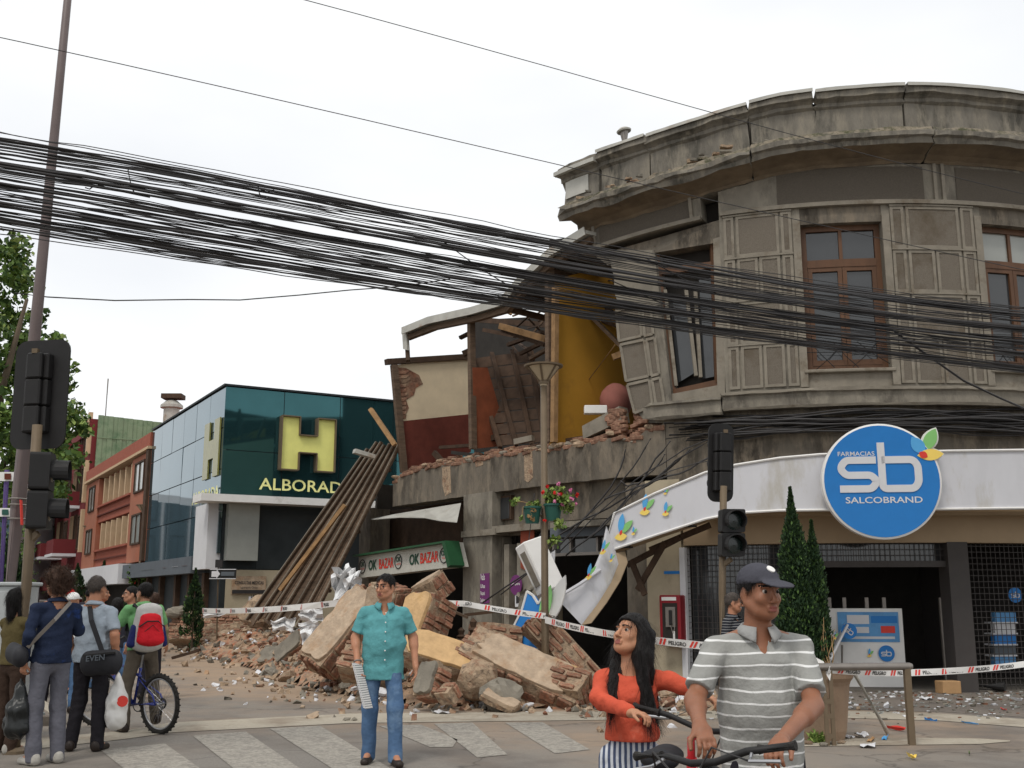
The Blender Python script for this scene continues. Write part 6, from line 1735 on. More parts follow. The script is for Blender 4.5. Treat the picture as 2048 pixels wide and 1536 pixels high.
chunk('pinkish plastered slab behind the man in turquoise shirt', P(772, 1228, 18.0), (.2, -.2, .95), (-.35, -.7, .5), .9, .6, .4, front=m_plaster_p, ends=(1, 0), seed=4)
chunk('long roughcast beam block lying against the lamp post', P(1045, 1352, 16.0), (.86, -.28, -.36), (.05, -.62, .78), 1.85, .62, .50, front=m_plaster_p, ends=(1, 1), seed=5, cover=.8)
chunk('slanting slab of bare red brick courses beside lamp post', P(1122, 1302, 16.9), (.68, -.12, -.72), (.25, -.92, .3), 1.25, .42, .30, bare=True, ends=(1, 1), seed=6)
chunk('upright brick block behind the ochre slab', P(990, 1282, 17.4), (.97, .05, -.12), (0, -.93, .35), .80, .42, .36, bare=True, ends=(1, 1), seed=7)
chunk('brick chunk with pale top standing highest on the heap', P(866, 1182, 17.6), (.72, -.55, .35), (-.55, -.1, .82), .45, .42, .36, front=m_plaster_p, bare=False, ends=(1, 1), seed=8)
chunk('small grey plastered chunk with brick side at heap foot', P(866, 1364, 15.3), (.74, -.62, .1), (-.52, -.72, .45), .32, .46, .28, front=m_concrete, ends=(1, 0), sides=True, seed=9)
chunk('long low fallen wall lying before the beige wall', P(452, 1262, 32.5), (.93, -.36, -.02), (.3, -.85, .3), 3.6, .85, .6, bare=True, ends=(1, 1), core=m_mortar, seed=10, amp=.09)
chunk('squat brick block before the bent lamp post', P(1140, 1375, 15.7), (.8, -.55, -.2), (.1, -.8, .6), .55, .4, .42, bare=True, ends=(1, 1), seed=11)
chunk('ochre plastered strip under the slanting brick slab', P(1120, 1345, 16.5), (.9, -.2, -.35), (.0, -.4, .9), .8, .25, .16, front=m_plaster_y, ends=(1, 0), sides=False, seed=12)
chunk('grey concrete chunk in front of the slatted roof', P(592, 1300, 22.5), (.7, -.4, .55), (-.4, -.7, .5), .75, .4, .4, front=m_concrete, ends=(1, 1), seed=13)
chunk('brick chunk half buried behind man in turquoise shirt', P(745, 1330, 17.0), (.9, -.3, -.1), (.1, -.75, .6), .9, .5, .4, bare=True, ends=(1, 1), seed=14)
chunk('dark brick lump beneath pinkish slab', P(668, 1325, 18.4), (.8, -.4, -.25), (.1, -.8, .5), .9, .4, .4, ends=(1, 1), seed=15, core=m_mortar)
chunk('small cube of brickwork beside concrete lump', P(898, 1388, 15.0), (.7, -.7, .1), (-.1, -.6, .75), .24, .2, .2, bare=True, ends=(1, 1), seed=16)
chunk('pale broken slab lying flat at heap foot', P(1000, 1405, 15.1), (.8, -.3, -.35), (.1, -.3, .9), .5, .26, .07, front=m_plaster_p, ends=(0, 0), sides=False, seed=17)
chunk('grey rubble block near the dark loose plank', P(560, 1318, 23.5), (.9, -.3, .1), (.0, -.8, .6), .8, .4, .35, ends=(1, 1), seed=18, front=m_concrete)
def lump(label, c, r, m, seed, group=None):
    b = MB(); b.ball((0, 0, 0), r, 12, 8); o = b.build('concrete_lump', m, None, world=False); jitter_mesh(o, max(r) * .28, 2.6 / max(r) * .5, seed); o.location = c
    return tag(o, label, 'rubble', group)
lump('big rounded concrete lump propped before ochre slab', P(955, 1360, 15.7), (.30, .26, .30), m_mortar, 3)
lump('grey crumbled concrete lump at the foot of the heap', P(1000, 1390, 15.3), (.30, .24, .20), m_concrete, 4)
lump('brown earth lump at the end of the low fallen wall', P(525, 1225, 30), (.6, .5, .45), m_mortar, 7)
lump('mortar lump on top of the low fallen wall', P(354, 1226, 33), (.34, .3, .18), m_trim, 8)

# ---- loose pieces (counted ones) and gravel (uncountable)
protos = []
pr_ = random.Random(5)
def rock(seed, m, r, name):
    b = MB(); b.ball((0, 0, 0), r, 7, 5); o = b.build(name, m, None, world=False); jitter_mesh(o, .32, 1.3, seed); me = o.data; bpy.data.objects.remove(o); return me
ROCKS = [(rock(i, m_, (1, pr_.uniform(.6, 1), pr_.uniform(.4, .8)), 'rubble_piece'), k) for i, (m_, k) in enumerate(((m_mortar, 'mortar'), (m_mortar, 'mortar'), (m_concrete, 'grey concrete'), (m_trim, 'pale plaster'), (m_plaster_p, 'pinkish plaster'), (m_concrete, 'grey concrete'), (m_offw, 'white plaster')))]
m_sheet = mat('crumpled_white_sheet', alb((222, 222, 222), .95), rough=.45, var=.06, bump=.4, bscale=5)
cnt = 0
def heap_pt():
    while True:
        i = pr_.choices(range(6), weights=[.14, .26, .26, .18, .1, .06])[0]; t = pr_.random(); c = HC[i] + (HC[i + 1] - HC[i]) * t
        d = (HC[i + 1] - HC[i]).normalized(); n_ = Vector((d.y, -d.x)); w = HW[i]
        off = pr_.gauss(-.25, .75) * w
        o2 = pr_.gauss(.0, .55)
        if abs(o2) > 1.02 and pr_.random() > .12: continue
        q = c + n_ * (o2 * w)
        if -13.5 < q.x < 4 and 14.4 < q.y < 37: return q
while cnt < 290:
    q = heap_pt(); z = max(heap_h(q.x, q.y), 0)
    far_ = min(1.0, max(.5, 22 / q.y)); k = pr_.random()
    sz = pr_.uniform(.05, .17) * (1.25 if q.y > 20 else 1)
    if k < .26:
        o = bpy.data.objects.new('loose_brick', UBM); o.scale = (pr_.uniform(.12, .27), .12, .075); lab, gr = 'broken red brick lying loose on the rubble heap', 'loose bricks on the rubble'
    else:
        me, kd = pr_.choice(ROCKS); o = bpy.data.objects.new('rubble_piece', me); o.scale = (sz, sz, sz * pr_.uniform(.6, 1)); lab, gr = 'loose lump of %s on the rubble heap' % kd, 'loose %s lumps' % kd
    COL.objects.link(o); o.location = (q.x, q.y, z + (.03 if k < .26 else sz * .3)); o.rotation_euler = (pr_.uniform(-.5, .5), pr_.uniform(-.5, .5), pr_.uniform(0, 6.3)); tag(o, lab, 'rubble', gr); cnt += 1
g = np.random.default_rng(9); gvv, gff, gmi = [], [], []
cube = np.array([[-1, -1, -1], [1, -1, -1], [1, 1, -1], [-1, 1, -1], [-1, -1, 1], [1, -1, 1], [1, 1, 1], [-1, 1, 1]], float)
cf = [(3, 2, 1, 0), (4, 5, 6, 7), (0, 1, 5, 4), (1, 2, 6, 5), (2, 3, 7, 6), (3, 0, 4, 7)]
for i in range(7000):
    q = heap_pt()
    if pr_.random() < .3: q = q + Vector((pr_.gauss(0, 1.0), pr_.gauss(-.3, 1.0)))
    z = max(heap_h(q.x, q.y), 0); s = pr_.uniform(.012, .055)
    if q.y > 22: s *= 1.5
    E = np.array(Euler((pr_.uniform(-1, 1), pr_.uniform(-1, 1), pr_.uniform(0, 6))).to_matrix())
    v = (cube * (1 + .35 * g.normal(size=(8, 3)))) * np.array([s, s * .7, s * .5]) @ E.T + np.array([q.x, q.y, z + s * .35])
    o_ = len(gvv) * 8; gvv.append(v); gff += [tuple(o_ + k for k in f) for f in cf]; gmi += [pr_.choices((0, 1, 2, 3, 4), (.38, .12, .24, .14, .12))[0]] * 6
gr_ = mesh_obj('rubble_gravel', np.concatenate(gvv), gff, [m_mortar, m_brick, m_concrete, m_plaster_p, m_offw], midx=gmi); gr_['kind'] = 'stuff'; tag(gr_, 'small crumbs of brick and mortar strewn around the heap', 'gravel')

# ---- fallen slatted roof leaning on the building
tl, tr_, br, bl = P(738, 896, 27.0), P(802, 886, 26.4), P(622, 1248, 25.6), P(492, 1244, 27.6)
RF = thing('fallen_roof', (bl + br) / 2, 'brown slatted roof section fallen at a slant against the building', 'roof section')
nrm = (tr_ - tl).cross(bl - tl).normalized()
if nrm.y > 0: nrm = -nrm
for i in range(8):
    u0, u1 = i / 8 + .004, (i + 1) / 8 - .004
    q = [tl.lerp(tr_, u0), tl.lerp(tr_, u1), bl.lerp(br, u1) + (br - tr_) * rng.uniform(-.03, .02), bl.lerp(br, u0) + (br - tr_) * rng.uniform(-.03, .02)]
    b = MB(); b.prism([p - nrm * .03 for p in q], -nrm * .03); b.build('board', m_wood, RF)
for i in range(7):
    u = i / 6; a, c = tl.lerp(tr_, u), bl.lerp(br, u)
    d = (c - a); a = a - d * rng.uniform(-.01, .03); c = c + d * rng.uniform(-.02, .02)
    b = MB(); b.beam(a + nrm * .01, c + nrm * .01, .045, .08, hint=nrm); r_ = b.build('rafter', m_wood, RF, bevel=.008)
    b = MB(); b.beam(a + nrm * .055 - (tr_ - tl).normalized() * .02, c + nrm * .055 - (br - bl).normalized() * .02, .022, .012, hint=nrm); b.build('batten_edge', m_trim, r_)
for v in (.15, .5, .82):
    b = MB(); b.beam(tl.lerp(bl, v) - nrm * .09, tr_.lerp(br, v) - nrm * .09, .07, .06, hint=nrm); b.build('purlin', m_wood_d, RF)
for i, (a, c, Y0, w_, m_, lab) in enumerate((((741, 818), (790, 890), 26.4, .14, m_wood_l, 'pale broken rafter sticking up from top of fallen roof'), ((560, 1180), (690, 1010), 26.0, .12, m_wood_l, 'pale split plank lying along the fallen slatted roof'),
                                     ((690, 1240), (760, 1180), 21, .1, m_wood_d, 'dark plank leaning behind the white crumpled sheet'), ((345, 1316), (400, 1300), 27, .09, m_wood_d, 'dark plank lying on the dusty road edge'),
                                     ((905, 1290), (960, 1310), 16.6, .09, m_wood_d, 'dark beam wedged under the brick block'), ((915, 1278), (945, 1300), 16.9, .06, m_wood, 'brown batten stuck in rubble beside iron posts'),
                                     ((930, 1230), (1000, 1222), 18.5, .07, m_wood_d, 'dark beam lying before the shop doorway'), ((880, 1210), (935, 1235), 17.8, .05, m_wood, 'thin batten leaning on tilted brick block'))):
    b = MB(); b.beam(P(*a, Y0), P(*c, Y0 - .2), w_, w_ * .7); tag(b.build('loose_timber', m_), lab, 'timber')
fx = P(728, 908, 26.0); b = MB(); b.beam(P(708, 902, 26), P(748, 914, 26.2), .22, .10); FXT = b.build('light_fitting', m_zinc); tag(FXT, 'white fluorescent light fitting hanging at top of fallen roof', 'lamp')
# crumpled pale sheets
def sheet(label, px, Y, depth, seed, m=m_sheet, name='crumpled_sheet'):
    pts = [P(x, y, Y) for x, y in px]; n = 9; vs_ = []
    for j in range(n):
        for i in range(n):
            u, v = i / (n - 1), j / (n - 1)
            p = (pts[0] * (1 - u) + pts[1] * u) * (1 - v) + (pts[3] * (1 - u) + pts[2] * u) * v
            q = V(u * 3.1 + seed * 5, v * 3.1, seed)
            vs_.append(p + V(.5 * noise.noise(q), noise.noise(q + V(7, 0, 0)) * 1.4, .6 * noise.noise(q + V(0, 9, 0))) * depth)
    f = [(j * n + i, j * n + i + 1, (j + 1) * n + i + 1, (j + 1) * n + i) for j in range(n - 1) for i in range(n - 1)]
    m0 = len(vs_); vs_ += [p + V(0, .008, 0) for p in vs_]; f += [tuple(m0 + k for k in reversed(q)) for q in f]
    b = MB(); b.add(vs_, f); return tag(mesh_obj(name, vs_, f, m), label, 'sheet')
sheet('tall crumpled white metal sheet standing beside pinkish slab', [(662, 1150), (690, 1128), (720, 1160), (680, 1240)], 20.5, .35, 1)
sheet('white crumpled sheet leaning against the tall metal sheet', [(686, 1160), (722, 1140), (724, 1192), (694, 1202)], 20.2, .2, 2)
sheet('flat white sheet on rubble before the slatted roof', [(598, 1220), (645, 1216), (646, 1242), (600, 1240)], 22, .12, 3)
sheet('crumpled white sheet draped over bricks before slatted roof', [(540, 1240), (592, 1236), (586, 1262), (548, 1258)], 23.5, .15, 4)
sheet('white cloth like sheet lying between grey chunk and slab', [(600, 1262), (640, 1250), (630, 1300), (612, 1310)], 20.5, .12, 5)
sheet('pale sheet lying on the low fallen wall', [(405, 1226), (470, 1216), (470, 1226), (408, 1236)], 31, .1, 6)
sheet('small white rag half under the big pinkish slab', [(596, 1246), (640, 1240), (636, 1264), (604, 1266)], 21.5, .12, 8)
# fallen blue pharmacy sign
n5 = V(-.55, -.8, .2).normalized(); c5 = P(1062, 1246, 17.3)
FSg = thing('fallen_sign', c5 - V(0, 0, .4), 'broken blue and white pharmacy sign leaning behind lamp post', 'sign')
u5 = n5.cross(V(0, 0, 1)).normalized() * -1; w5 = n5.cross(u5).normalized() * -1
if w5.z < 0: w5 = -w5
if u5.x < 0: u5 = -u5
outl = [(-.36, -.42), (.10, -.52), (.30, -.20), (.34, .30), (.24, .55), (.10, .30), (-.02, .44), (-.14, .50), (-.2, .2), (-.34, -.1)]
b = MB(); b.prism([c5 + u5 * x + w5 * y for x, y in outl], -n5 * .10); b.build('panel', m_blue, FSg)
b = MB()
for (xa, ya), (xb, yb) in zip(outl, outl[1:] + outl[:1]): b.beam(c5 + u5 * xa + w5 * ya + n5 * .005, c5 + u5 * xb + w5 * yb + n5 * .005, .03, .03)
b.build('rim', m_white, FSg)
b = MB(); petal(b, c5 + u5 * .2 - w5 * .05 + n5 * .01, R(80), .65, .10, u5, w5, n5, .01, .02, 0); petal(b, c5 + u5 * .26 - w5 * .1 + n5 * .01, R(72), .9, .13, u5, w5, n5, -.05, .03, 1); petal(b, c5 + u5 * .2 - w5 * .3 + n5 * .01, R(60), .4, .08, u5, w5, n5, .01, .03, 2)
b.build('emblem', [m_lgreen, m_white, m_lyel], FSg)
sheet('grey torn lining behind the broken blue sign', [(1032, 1190), (1062, 1170), (1075, 1200), (1045, 1260)], 17.8, .12, 9, m_concrete)
# white sign box hanging on cables behind the lamp
c6 = P(1080, 1132, 17.9)
HB = thing('hanging_box', c6 - V(0, 0, .4), 'white sign box dangling crooked behind the lamp post', 'sign box')
l6 = V(.42, -.1, -.9).normalized(); w6 = V(.75, .55, .25); w6 = (w6 - l6 * w6.dot(l6)).normalized(); d6 = l6.cross(w6)
b = MB(); b.obox(c6, l6 * .44, w6 * .21, d6 * .15); b.build('case', m_white, HB, bevel=.02)
b = MB(); b.obox(c6 - w6 * .215, l6 * .3, w6 * .006, d6 * .07); b.build('slot', m_trim, HB)
b = MB(); b.tube([c6 - l6 * .44, c6 - l6 * .44 + V(.1, 0, .8)], .01, 5); b.tube([c6 - l6 * .4 + w6 * .15, c6 + V(.4, 0, 1.2)], .01, 5); b.build('cord', m_cable, HB)
sheet('narrow white board behind the dangling box', [(1098, 1110), (1110, 1100), (1106, 1200), (1094, 1204)], 18.2, .03, 11, m_offw)
# iron posts in the doorway rubble
for i, (x, lab) in enumerate(((946, 'turned iron post standing in rubble'), (922, 'short dark iron post behind the batten'))):
    b = MB(); a = P(x, 1310, 16.9); h_ = P(x, 1236 if i == 0 else 1255, 16.9).z - a.z
    b.lathe(a, [(.05, 0), (.05, h_ * .4), (.09, h_ * .45), (.05, h_ * .5), (.05, h_ * .62), (.08, h_ * .68), (.04, h_ * .75), (.06, h_ * .9), (.01, h_)], 10); tag(b.build('iron_post', m_wood_d), lab, 'post')

# ---- litter around the right corner
m_card = mat('cardboard', alb((176, 140, 100), .95), var=.12)
lit = [((1700, 1470), (1745, 1480), m_offw, 'crumpled white paper under the loose pole'), ((1724, 1478), (1760, 1488), m_card, 'torn cardboard piece under the loose pole'), ((1752, 1470), (1790, 1488), m_lcy, 'teal and white carton flattened beside the rail post'),
       ((1778, 1458), (1808, 1466), m_lred, 'red printed packet near foot of loose pole'), ((1712, 1490), (1760, 1498), m_offw, 'white leaflet lying in front of the cardboard'), ((1676, 1466), (1706, 1486), m_offw, 'folded white sheet beside the planter tub'),
       ((1836, 1398), (1872, 1402), m_offw, 'long pale splinter on the pavement before the shop'), ((1690, 1404), (1706, 1412), m_offw, 'white paper scrap behind the planter rail'), ((1996, 1418), (2018, 1424), m_lred, 'red scrap of paper on the pavement'),
       ((2020, 1400), (2048, 1405), m_offw, 'white strip lying on the pavement by the dark pier'), ((1852, 1440), (1872, 1446), m_blue, 'blue scrap on the pale gutter strip'), ((1928, 1446), (1952, 1452), m_lblue, 'light blue scrap beyond the gutter strip'),
       ((1812, 1516), (1836, 1522), m_lyel, 'yellow and red wrapper on the asphalt'), ((1930, 1506), (1948, 1513), m_leafA, 'green leaf lying on the asphalt'), ((1285, 1385), (1305, 1392), m_offw, 'white paper scrap on dust behind the girl'), ((645, 1354), (665, 1362), m_lcy, 'bright blue bag on the rubble edge'),
       ((870, 1424), (900, 1430), m_offw, 'white plaster strip on dust before the concrete lump')]
for i, (a, c, m_, lab) in enumerate(lit):
    p0, p1 = G(*a), G(*c); w_ = abs(p1.x - p0.x); dpt = max(.06, abs(p0.y - p1.y) * .8); ce = (p0 + p1) / 2; n = 5; vs_ = []
    ang = rng.uniform(-.5, .5)
    for j in range(n):
        for k in range(n):
            u, v = k / 4 - .5, j / 4 - .5; x = u * w_; y = v * min(dpt, .25)
            zz = .012 + .05 * abs(noise.noise(V(u * 3 + i, v * 3, i))) + (.05 * abs(u) if i % 3 == 0 else 0)
            vs_.append((ce.x + x * math.cos(ang) - y * math.sin(ang), ce.y + x * math.sin(ang) + y * math.cos(ang), zz))
    f = [(j * n + k, j * n + k + 1, (j + 1) * n + k + 1, (j + 1) * n + k) for j in range(4) for k in range(4)]
    m0 = len(vs_); vs_ += [(x, y, z - .004) for x, y, z in vs_]; f += [tuple(m0 + k for k in reversed(q)) for q in f]
    tag(mesh_obj('litter', vs_, f, m_), lab, 'litter')
bxp = G(1902, 1388); b = MB(); b.obox(bxp + V(0, .1, .1), V(.16, .03, 0), V(-.02, .12, 0), V(0, 0, .10)); o = b.build('cardboard_box', m_card, bevel=.01); tag(o, 'small squashed cardboard box beside the dark pier', 'box')
b = MB(); b.tube([G(1925, 1382) + V(0, .1, .09), G(2016, 1386) + V(0, .1, .09)], .085, 14); b.torus(G(1996, 1385) + V(0, .1, .09), (1, 0, 0), .087, .008, 16, 5, 0); tag(b.build('black_pipe', m_black, smooth=False), 'thick black pipe lying before the shop grille', 'pipe')
cr = random.Random(3)
g2v, g2f, g2m = [], [], []
for i in range(1500):
    x, y = cr.uniform(1150, 2090), cr.gauss(1392, 20)
    if y < 1366: y = 1366 + cr.random() * 20
    if y > 1500: continue
    q = G(x, y); s = cr.uniform(.008, .032)
    v = (cube * (1 + .35 * g.normal(size=(8, 3)))) * np.array([s, s * .7, s * .35]) + np.array([q.x, q.y, s * .3 + .006])
    o_ = len(g2v) * 8; g2v.append(v); g2f += [tuple(o_ + k for k in f) for f in cf]; g2m += [cr.choices((0, 1, 2, 3), (.4, .15, .25, .2))[0]] * 6
o = mesh_obj('broken_glass_crumbs', np.concatenate(g2v), g2f, [m_concrete, m_brick, m_glass_pale, m_offw], midx=g2m); o['kind'] = 'stuff'; tag(o, 'crumbs of glass and mortar strewn on the shop pavement', 'debris')
gp = G(1628, 1486); wd = leaf_mesh('weed', [(gp + V(0, 0, .05), .07), (gp + V(.08, 0, .04), .06)], 160, .08, [m_leafA, m_leafC], None, 71, .2, .3, up=.6); tag(wd, 'small green weed tuft at the foot of planter tub', 'plant')
for k in range(5):
    q = G(1600 + k * 22 + cr.uniform(-6, 6), 1490 + cr.uniform(-4, 4)); o = bpy.data.objects.new('rubble_piece', ROCKS[k % 5][0]); o.location = q + V(0, 0, .02); o.scale = (.05, .04, .03); COL.objects.link(o); tag(o, 'loose stone at the foot of the planter tub', 'stone', 'stones by the planter')
# ================================================================ people: smooth bodies grown from a field
class Field:
    def __init__(s, lo, hi, step, fine=()):
        """rectilinear grid, finer inside the given boxes (lo, hi, step)"""
        ax = []
        for k in range(3):
            xs_ = [lo[k]]
            while xs_[-1] < hi[k]:
                st = step
                for (l, h, fs) in fine:
                    if l[k] - step <= xs_[-1] <= h[k]: st = min(st, fs)
                xs_.append(xs_[-1] + st)
            ax.append(np.array(xs_))
        s.x, s.y, s.z = ax; s.F = np.full((len(ax[0]), len(ax[1]), len(ax[2])), .12)
    def sl(s, lo, hi):
        r = []
        for k, a in enumerate((s.x, s.y, s.z)):
            i0 = max(0, np.searchsorted(a, lo[k]) - 1); i1 = min(len(a), np.searchsorted(a, hi[k]) + 1); r.append(slice(i0, max(i0 + 1, i1)))
        return tuple(r), s.x[r[0]][:, None, None], s.y[r[1]][None, :, None], s.z[r[2]][None, None, :]
    def put(s, d, S, k, sub=False):
        f = s.F[S]
        if sub:
            h = np.clip(.5 - .5 * (f + d) / max(k, 1e-6), 0, 1); s.F[S] = f * (1 - h) - d * h + k * h * (1 - h) if k > 0 else np.maximum(f, -d)
        else:
            h = np.clip(.5 + .5 * (d - f) / k, 0, 1); s.F[S] = d * (1 - h) + f * h - k * h * (1 - h)
    def cone(s, a, b, ra, rb, k=.02, u=None, e=1.0, sub=False):
        a, b = np.array(a, float), np.array(b, float); m = max(ra, rb) * max(e, 1) + .06
        S, X, Y, Z = s.sl(np.minimum(a, b) - m, np.maximum(a, b) + m)
        ab = b - a; L2 = max(1e-9, ab @ ab); px, py, pz = X - a[0], Y - a[1], Z - a[2]
        t = np.clip((px * ab[0] + py * ab[1] + pz * ab[2]) / L2, 0, 1)
        qx, qy, qz = px - t * ab[0], py - t * ab[1], pz - t * ab[2]; q2 = qx * qx + qy * qy + qz * qz
        if u is not None:
            u = np.array(u, float); u /= np.linalg.norm(u); c = qx * u[0] + qy * u[1] + qz * u[2]; q2 = q2 - c * c * (1 - 1 / e ** 2)
        s.put(np.sqrt(np.maximum(q2, 0)) - (ra + (rb - ra) * t), S, k, sub)
    def ell(s, c, r, k=.02, Rm=None, sub=False):
        c = np.array(c, float); r = np.array(r, float); m = r.max() + .05
        S, X, Y, Z = s.sl(c - m, c + m); px, py, pz = X - c[0], Y - c[1], Z - c[2]
        if Rm is not None: px, py, pz = (px * Rm[0, i] + py * Rm[1, i] + pz * Rm[2, i] for i in range(3))
        k0 = np.sqrt((px / r[0]) ** 2 + (py / r[1]) ** 2 + (pz / r[2]) ** 2); k1 = np.sqrt((px / r[0] ** 2) ** 2 + (py / r[1] ** 2) ** 2 + (pz / r[2] ** 2) ** 2) + 1e-9
        s.put(k0 * (k0 - 1) / k1, S, k, sub)
    def cut(s, p, n):
        """keep the half space behind the plane (p, n)"""
        n = np.array(n, float); n /= np.linalg.norm(n); d = (s.x[:, None, None] - p[0]) * n[0] + (s.y[None, :, None] - p[1]) * n[1] + (s.z[None, None, :] - p[2]) * n[2]
        s.F = np.maximum(s.F, d)
    def cap(s, e, d, rad):
        e, d = A3(e), A3(d); d = d / np.linalg.norm(d); S, X, Y, Z = s.sl(e - .14, e + .14); px, py, pz = X - e[0], Y - e[1], Z - e[2]; t = px * d[0] + py * d[1] + pz * d[2]
        q = np.sqrt(np.maximum(px * px + py * py + pz * pz - t * t, 0)); f = s.F[S]; s.F[S] = np.where((t > -.004) & (q < rad), np.maximum(f, t), f)
    def fold(s, amp, fr, seed=0):
        g = np.random.default_rng(seed); X, Y, Z = s.x[:, None, None], s.y[None, :, None], s.z[None, None, :]; f = 0
        for i in range(5):
            w = g.normal(size=3) * np.array(fr) * (1 + .5 * i); f = f + np.sin(X * w[0] + Y * w[1] + Z * w[2] + g.random() * 6.3 + 1.5 * np.sin(X * w[1] * .7 + Z * w[0] * .5)) / (1 + .5 * i)
        s.F = s.F + amp * f * .5
    def mesh(s):
        F = s.F.copy(); F[0] = F[-1] = .1; F[:, 0] = F[:, -1] = .1; F[:, :, 0] = F[:, :, -1] = .1
        ins = F < 0; c = np.zeros(tuple(n - 1 for n in F.shape), int)
        for i in (0, 1):
            for j in (0, 1):
                for k in (0, 1): c += ins[i:F.shape[0] - 1 + i, j:F.shape[1] - 1 + j, k:F.shape[2] - 1 + k]
        A = np.argwhere((c > 0) & (c < 8)); idx = -np.ones(c.shape, int); idx[tuple(A.T)] = np.arange(len(A))
        acc = np.zeros((len(A), 3)); cnt = np.zeros(len(A)); co = [(i, j, k) for i in (0, 1) for j in (0, 1) for k in (0, 1)]
        P_ = {q: np.stack([s.x[A[:, 0] + q[0]], s.y[A[:, 1] + q[1]], s.z[A[:, 2] + q[2]]], 1) for q in co}; Fv = {q: F[A[:, 0] + q[0], A[:, 1] + q[1], A[:, 2] + q[2]] for q in co}
        for q in co:
            for ax in range(3):
                if q[ax] == 0:
                    r = list(q); r[ax] = 1; r = tuple(r); fa, fb = Fv[q], Fv[r]; m = (fa < 0) != (fb < 0); t = np.where(m, fa / np.where(m, fa - fb, 1), 0)
                    acc += np.where(m[:, None], P_[q] + (P_[r] - P_[q]) * t[:, None], 0); cnt += m
        V_ = acc / np.maximum(cnt, 1)[:, None]; Q = []
        for ax in range(3):
            sh = [slice(None)] * 3; s1 = list(sh); s1[ax] = slice(0, -1); s2 = list(sh); s2[ax] = slice(1, None)
            a, b = ins[tuple(s1)], ins[tuple(s2)]; E = np.argwhere(a != b); o1, o2 = [(1, 2), (2, 0), (0, 1)][ax]
            E = E[(E[:, o1] > 0) & (E[:, o2] > 0)]
            if len(E) == 0: continue
            flip = ~ins[tuple(E.T)]
            def at(d1, d2):
                e = E.copy(); e[:, o1] -= d1; e[:, o2] -= d2; return idx[tuple(e.T)]
            q = np.stack([at(1, 1), at(0, 1), at(0, 0), at(1, 0)], 1); q[flip] = q[flip][:, ::-1]; Q.append(q)
        Q = np.concatenate(Q); return V_, Q[(Q >= 0).all(1)]
def smooth_mesh(V_, Q, it=2, lam=.5):
    for _ in range(it):
        acc = np.zeros_like(V_); n = np.zeros(len(V_))
        for i in range(4):
            a, b = Q[:, i], Q[:, (i + 1) % 4]
            np.add.at(acc, a, V_[b]); np.add.at(acc, b, V_[a]); np.add.at(n, a, 1); np.add.at(n, b, 1)
        V_ = V_ + lam * (acc / np.maximum(n, 1)[:, None] - V_)
    return V_

def A3(v): return np.array(v, float)
SKINS = {k: mat('skin_' + k, alb(c, 1.0), rough=.5, var=.10, scale=14, spec=.35, bump=.05, bscale=120) for k, c in (('tan', (176, 124, 96)), ('brown', (140, 94, 70)), ('olive', (166, 120, 94)), ('honey', (178, 128, 98)))}
for _m in SKINS.values():
    _b = _m.node_tree.nodes['Principled BSDF']; _b.inputs['Subsurface Weight'].default_value = .12; _b.inputs['Subsurface Radius'].default_value = (.02, .008, .004)
m_lip = mat('lips', alb((142, 82, 72)), rough=.45, var=.08); m_eyew = mat('eye_white', alb((168, 158, 150)), rough=.2, var=.03); m_iris = mat('dark_iris', alb((34, 24, 20)), rough=.15, var=.1)
m_hair = mat('black_hair', alb((24, 21, 20)), rough=.55, var=.6, scale=40, stretch=(1, 1, .12), bump=1.0, bscale=90, spec=.22)
m_hairb = mat('brown_hair', alb((64, 46, 36)), rough=.6, var=.6, scale=30, stretch=(1, 1, .3), bump=1.0, bscale=60, spec=.2)
m_hairg = mat('greying_hair', alb((78, 70, 64)), rough=.5, var=.5, scale=60, bump=.6, bscale=120)
def cloth(name, c, k=1.0, **kw):
    d = dict(rough=.92, var=.12, scale=9, bump=.55, bscale=24, spec=.12); d.update(kw); return mat(name, alb(c, k), **d)
def hand(f, wr, d, nrm, side, curl=.6, k=1.0, thumb=1.0):
    """palm plus five separate fingers; d = direction of the hand, nrm = palm normal"""
    wr, d, nrm = A3(wr), A3(d), A3(nrm); d /= np.linalg.norm(d); nrm = nrm - d * (nrm @ d); nrm /= np.linalg.norm(nrm); lat = np.cross(d, nrm) * side
    f.cone(wr, wr + d * .03 * k, .026 * k, .027 * k, .012, lat, 1.2)
    f.cone(wr + d * .025 * k, wr + d * .082 * k, .019 * k, .016 * k, .012, lat, 2.1)
    for i, (o, L) in enumerate(((-.031, .068), (-.011, .078), (.010, .073), (.029, .056))):
        p = wr + d * .085 * k + lat * o * k; c0, c1, c2 = curl * .5, curl * 1.3, curl * 1.9
        for j, (cc_, l) in enumerate(((c0, .42), (c1, .33), (c2, .25))):
            q = p + (d * math.cos(cc_) + nrm * math.sin(cc_)) * L * l * k; f.cone(p, q, (.0095 - .0008 * j) * k, (.0088 - .0008 * j) * k, .003); p = q
    p = wr + d * .035 * k - lat * .03 * k; q = p + (d * .7 - lat * .6 + nrm * .45 * thumb) * .042 * k; r_ = q + (d * .85 - lat * .05 + nrm * .55 * thumb) * .034 * k
    f.cone(p, q, .0125 * k, .0105 * k, .006); f.cone(q, r_, .0105 * k, .0085 * k, .004)

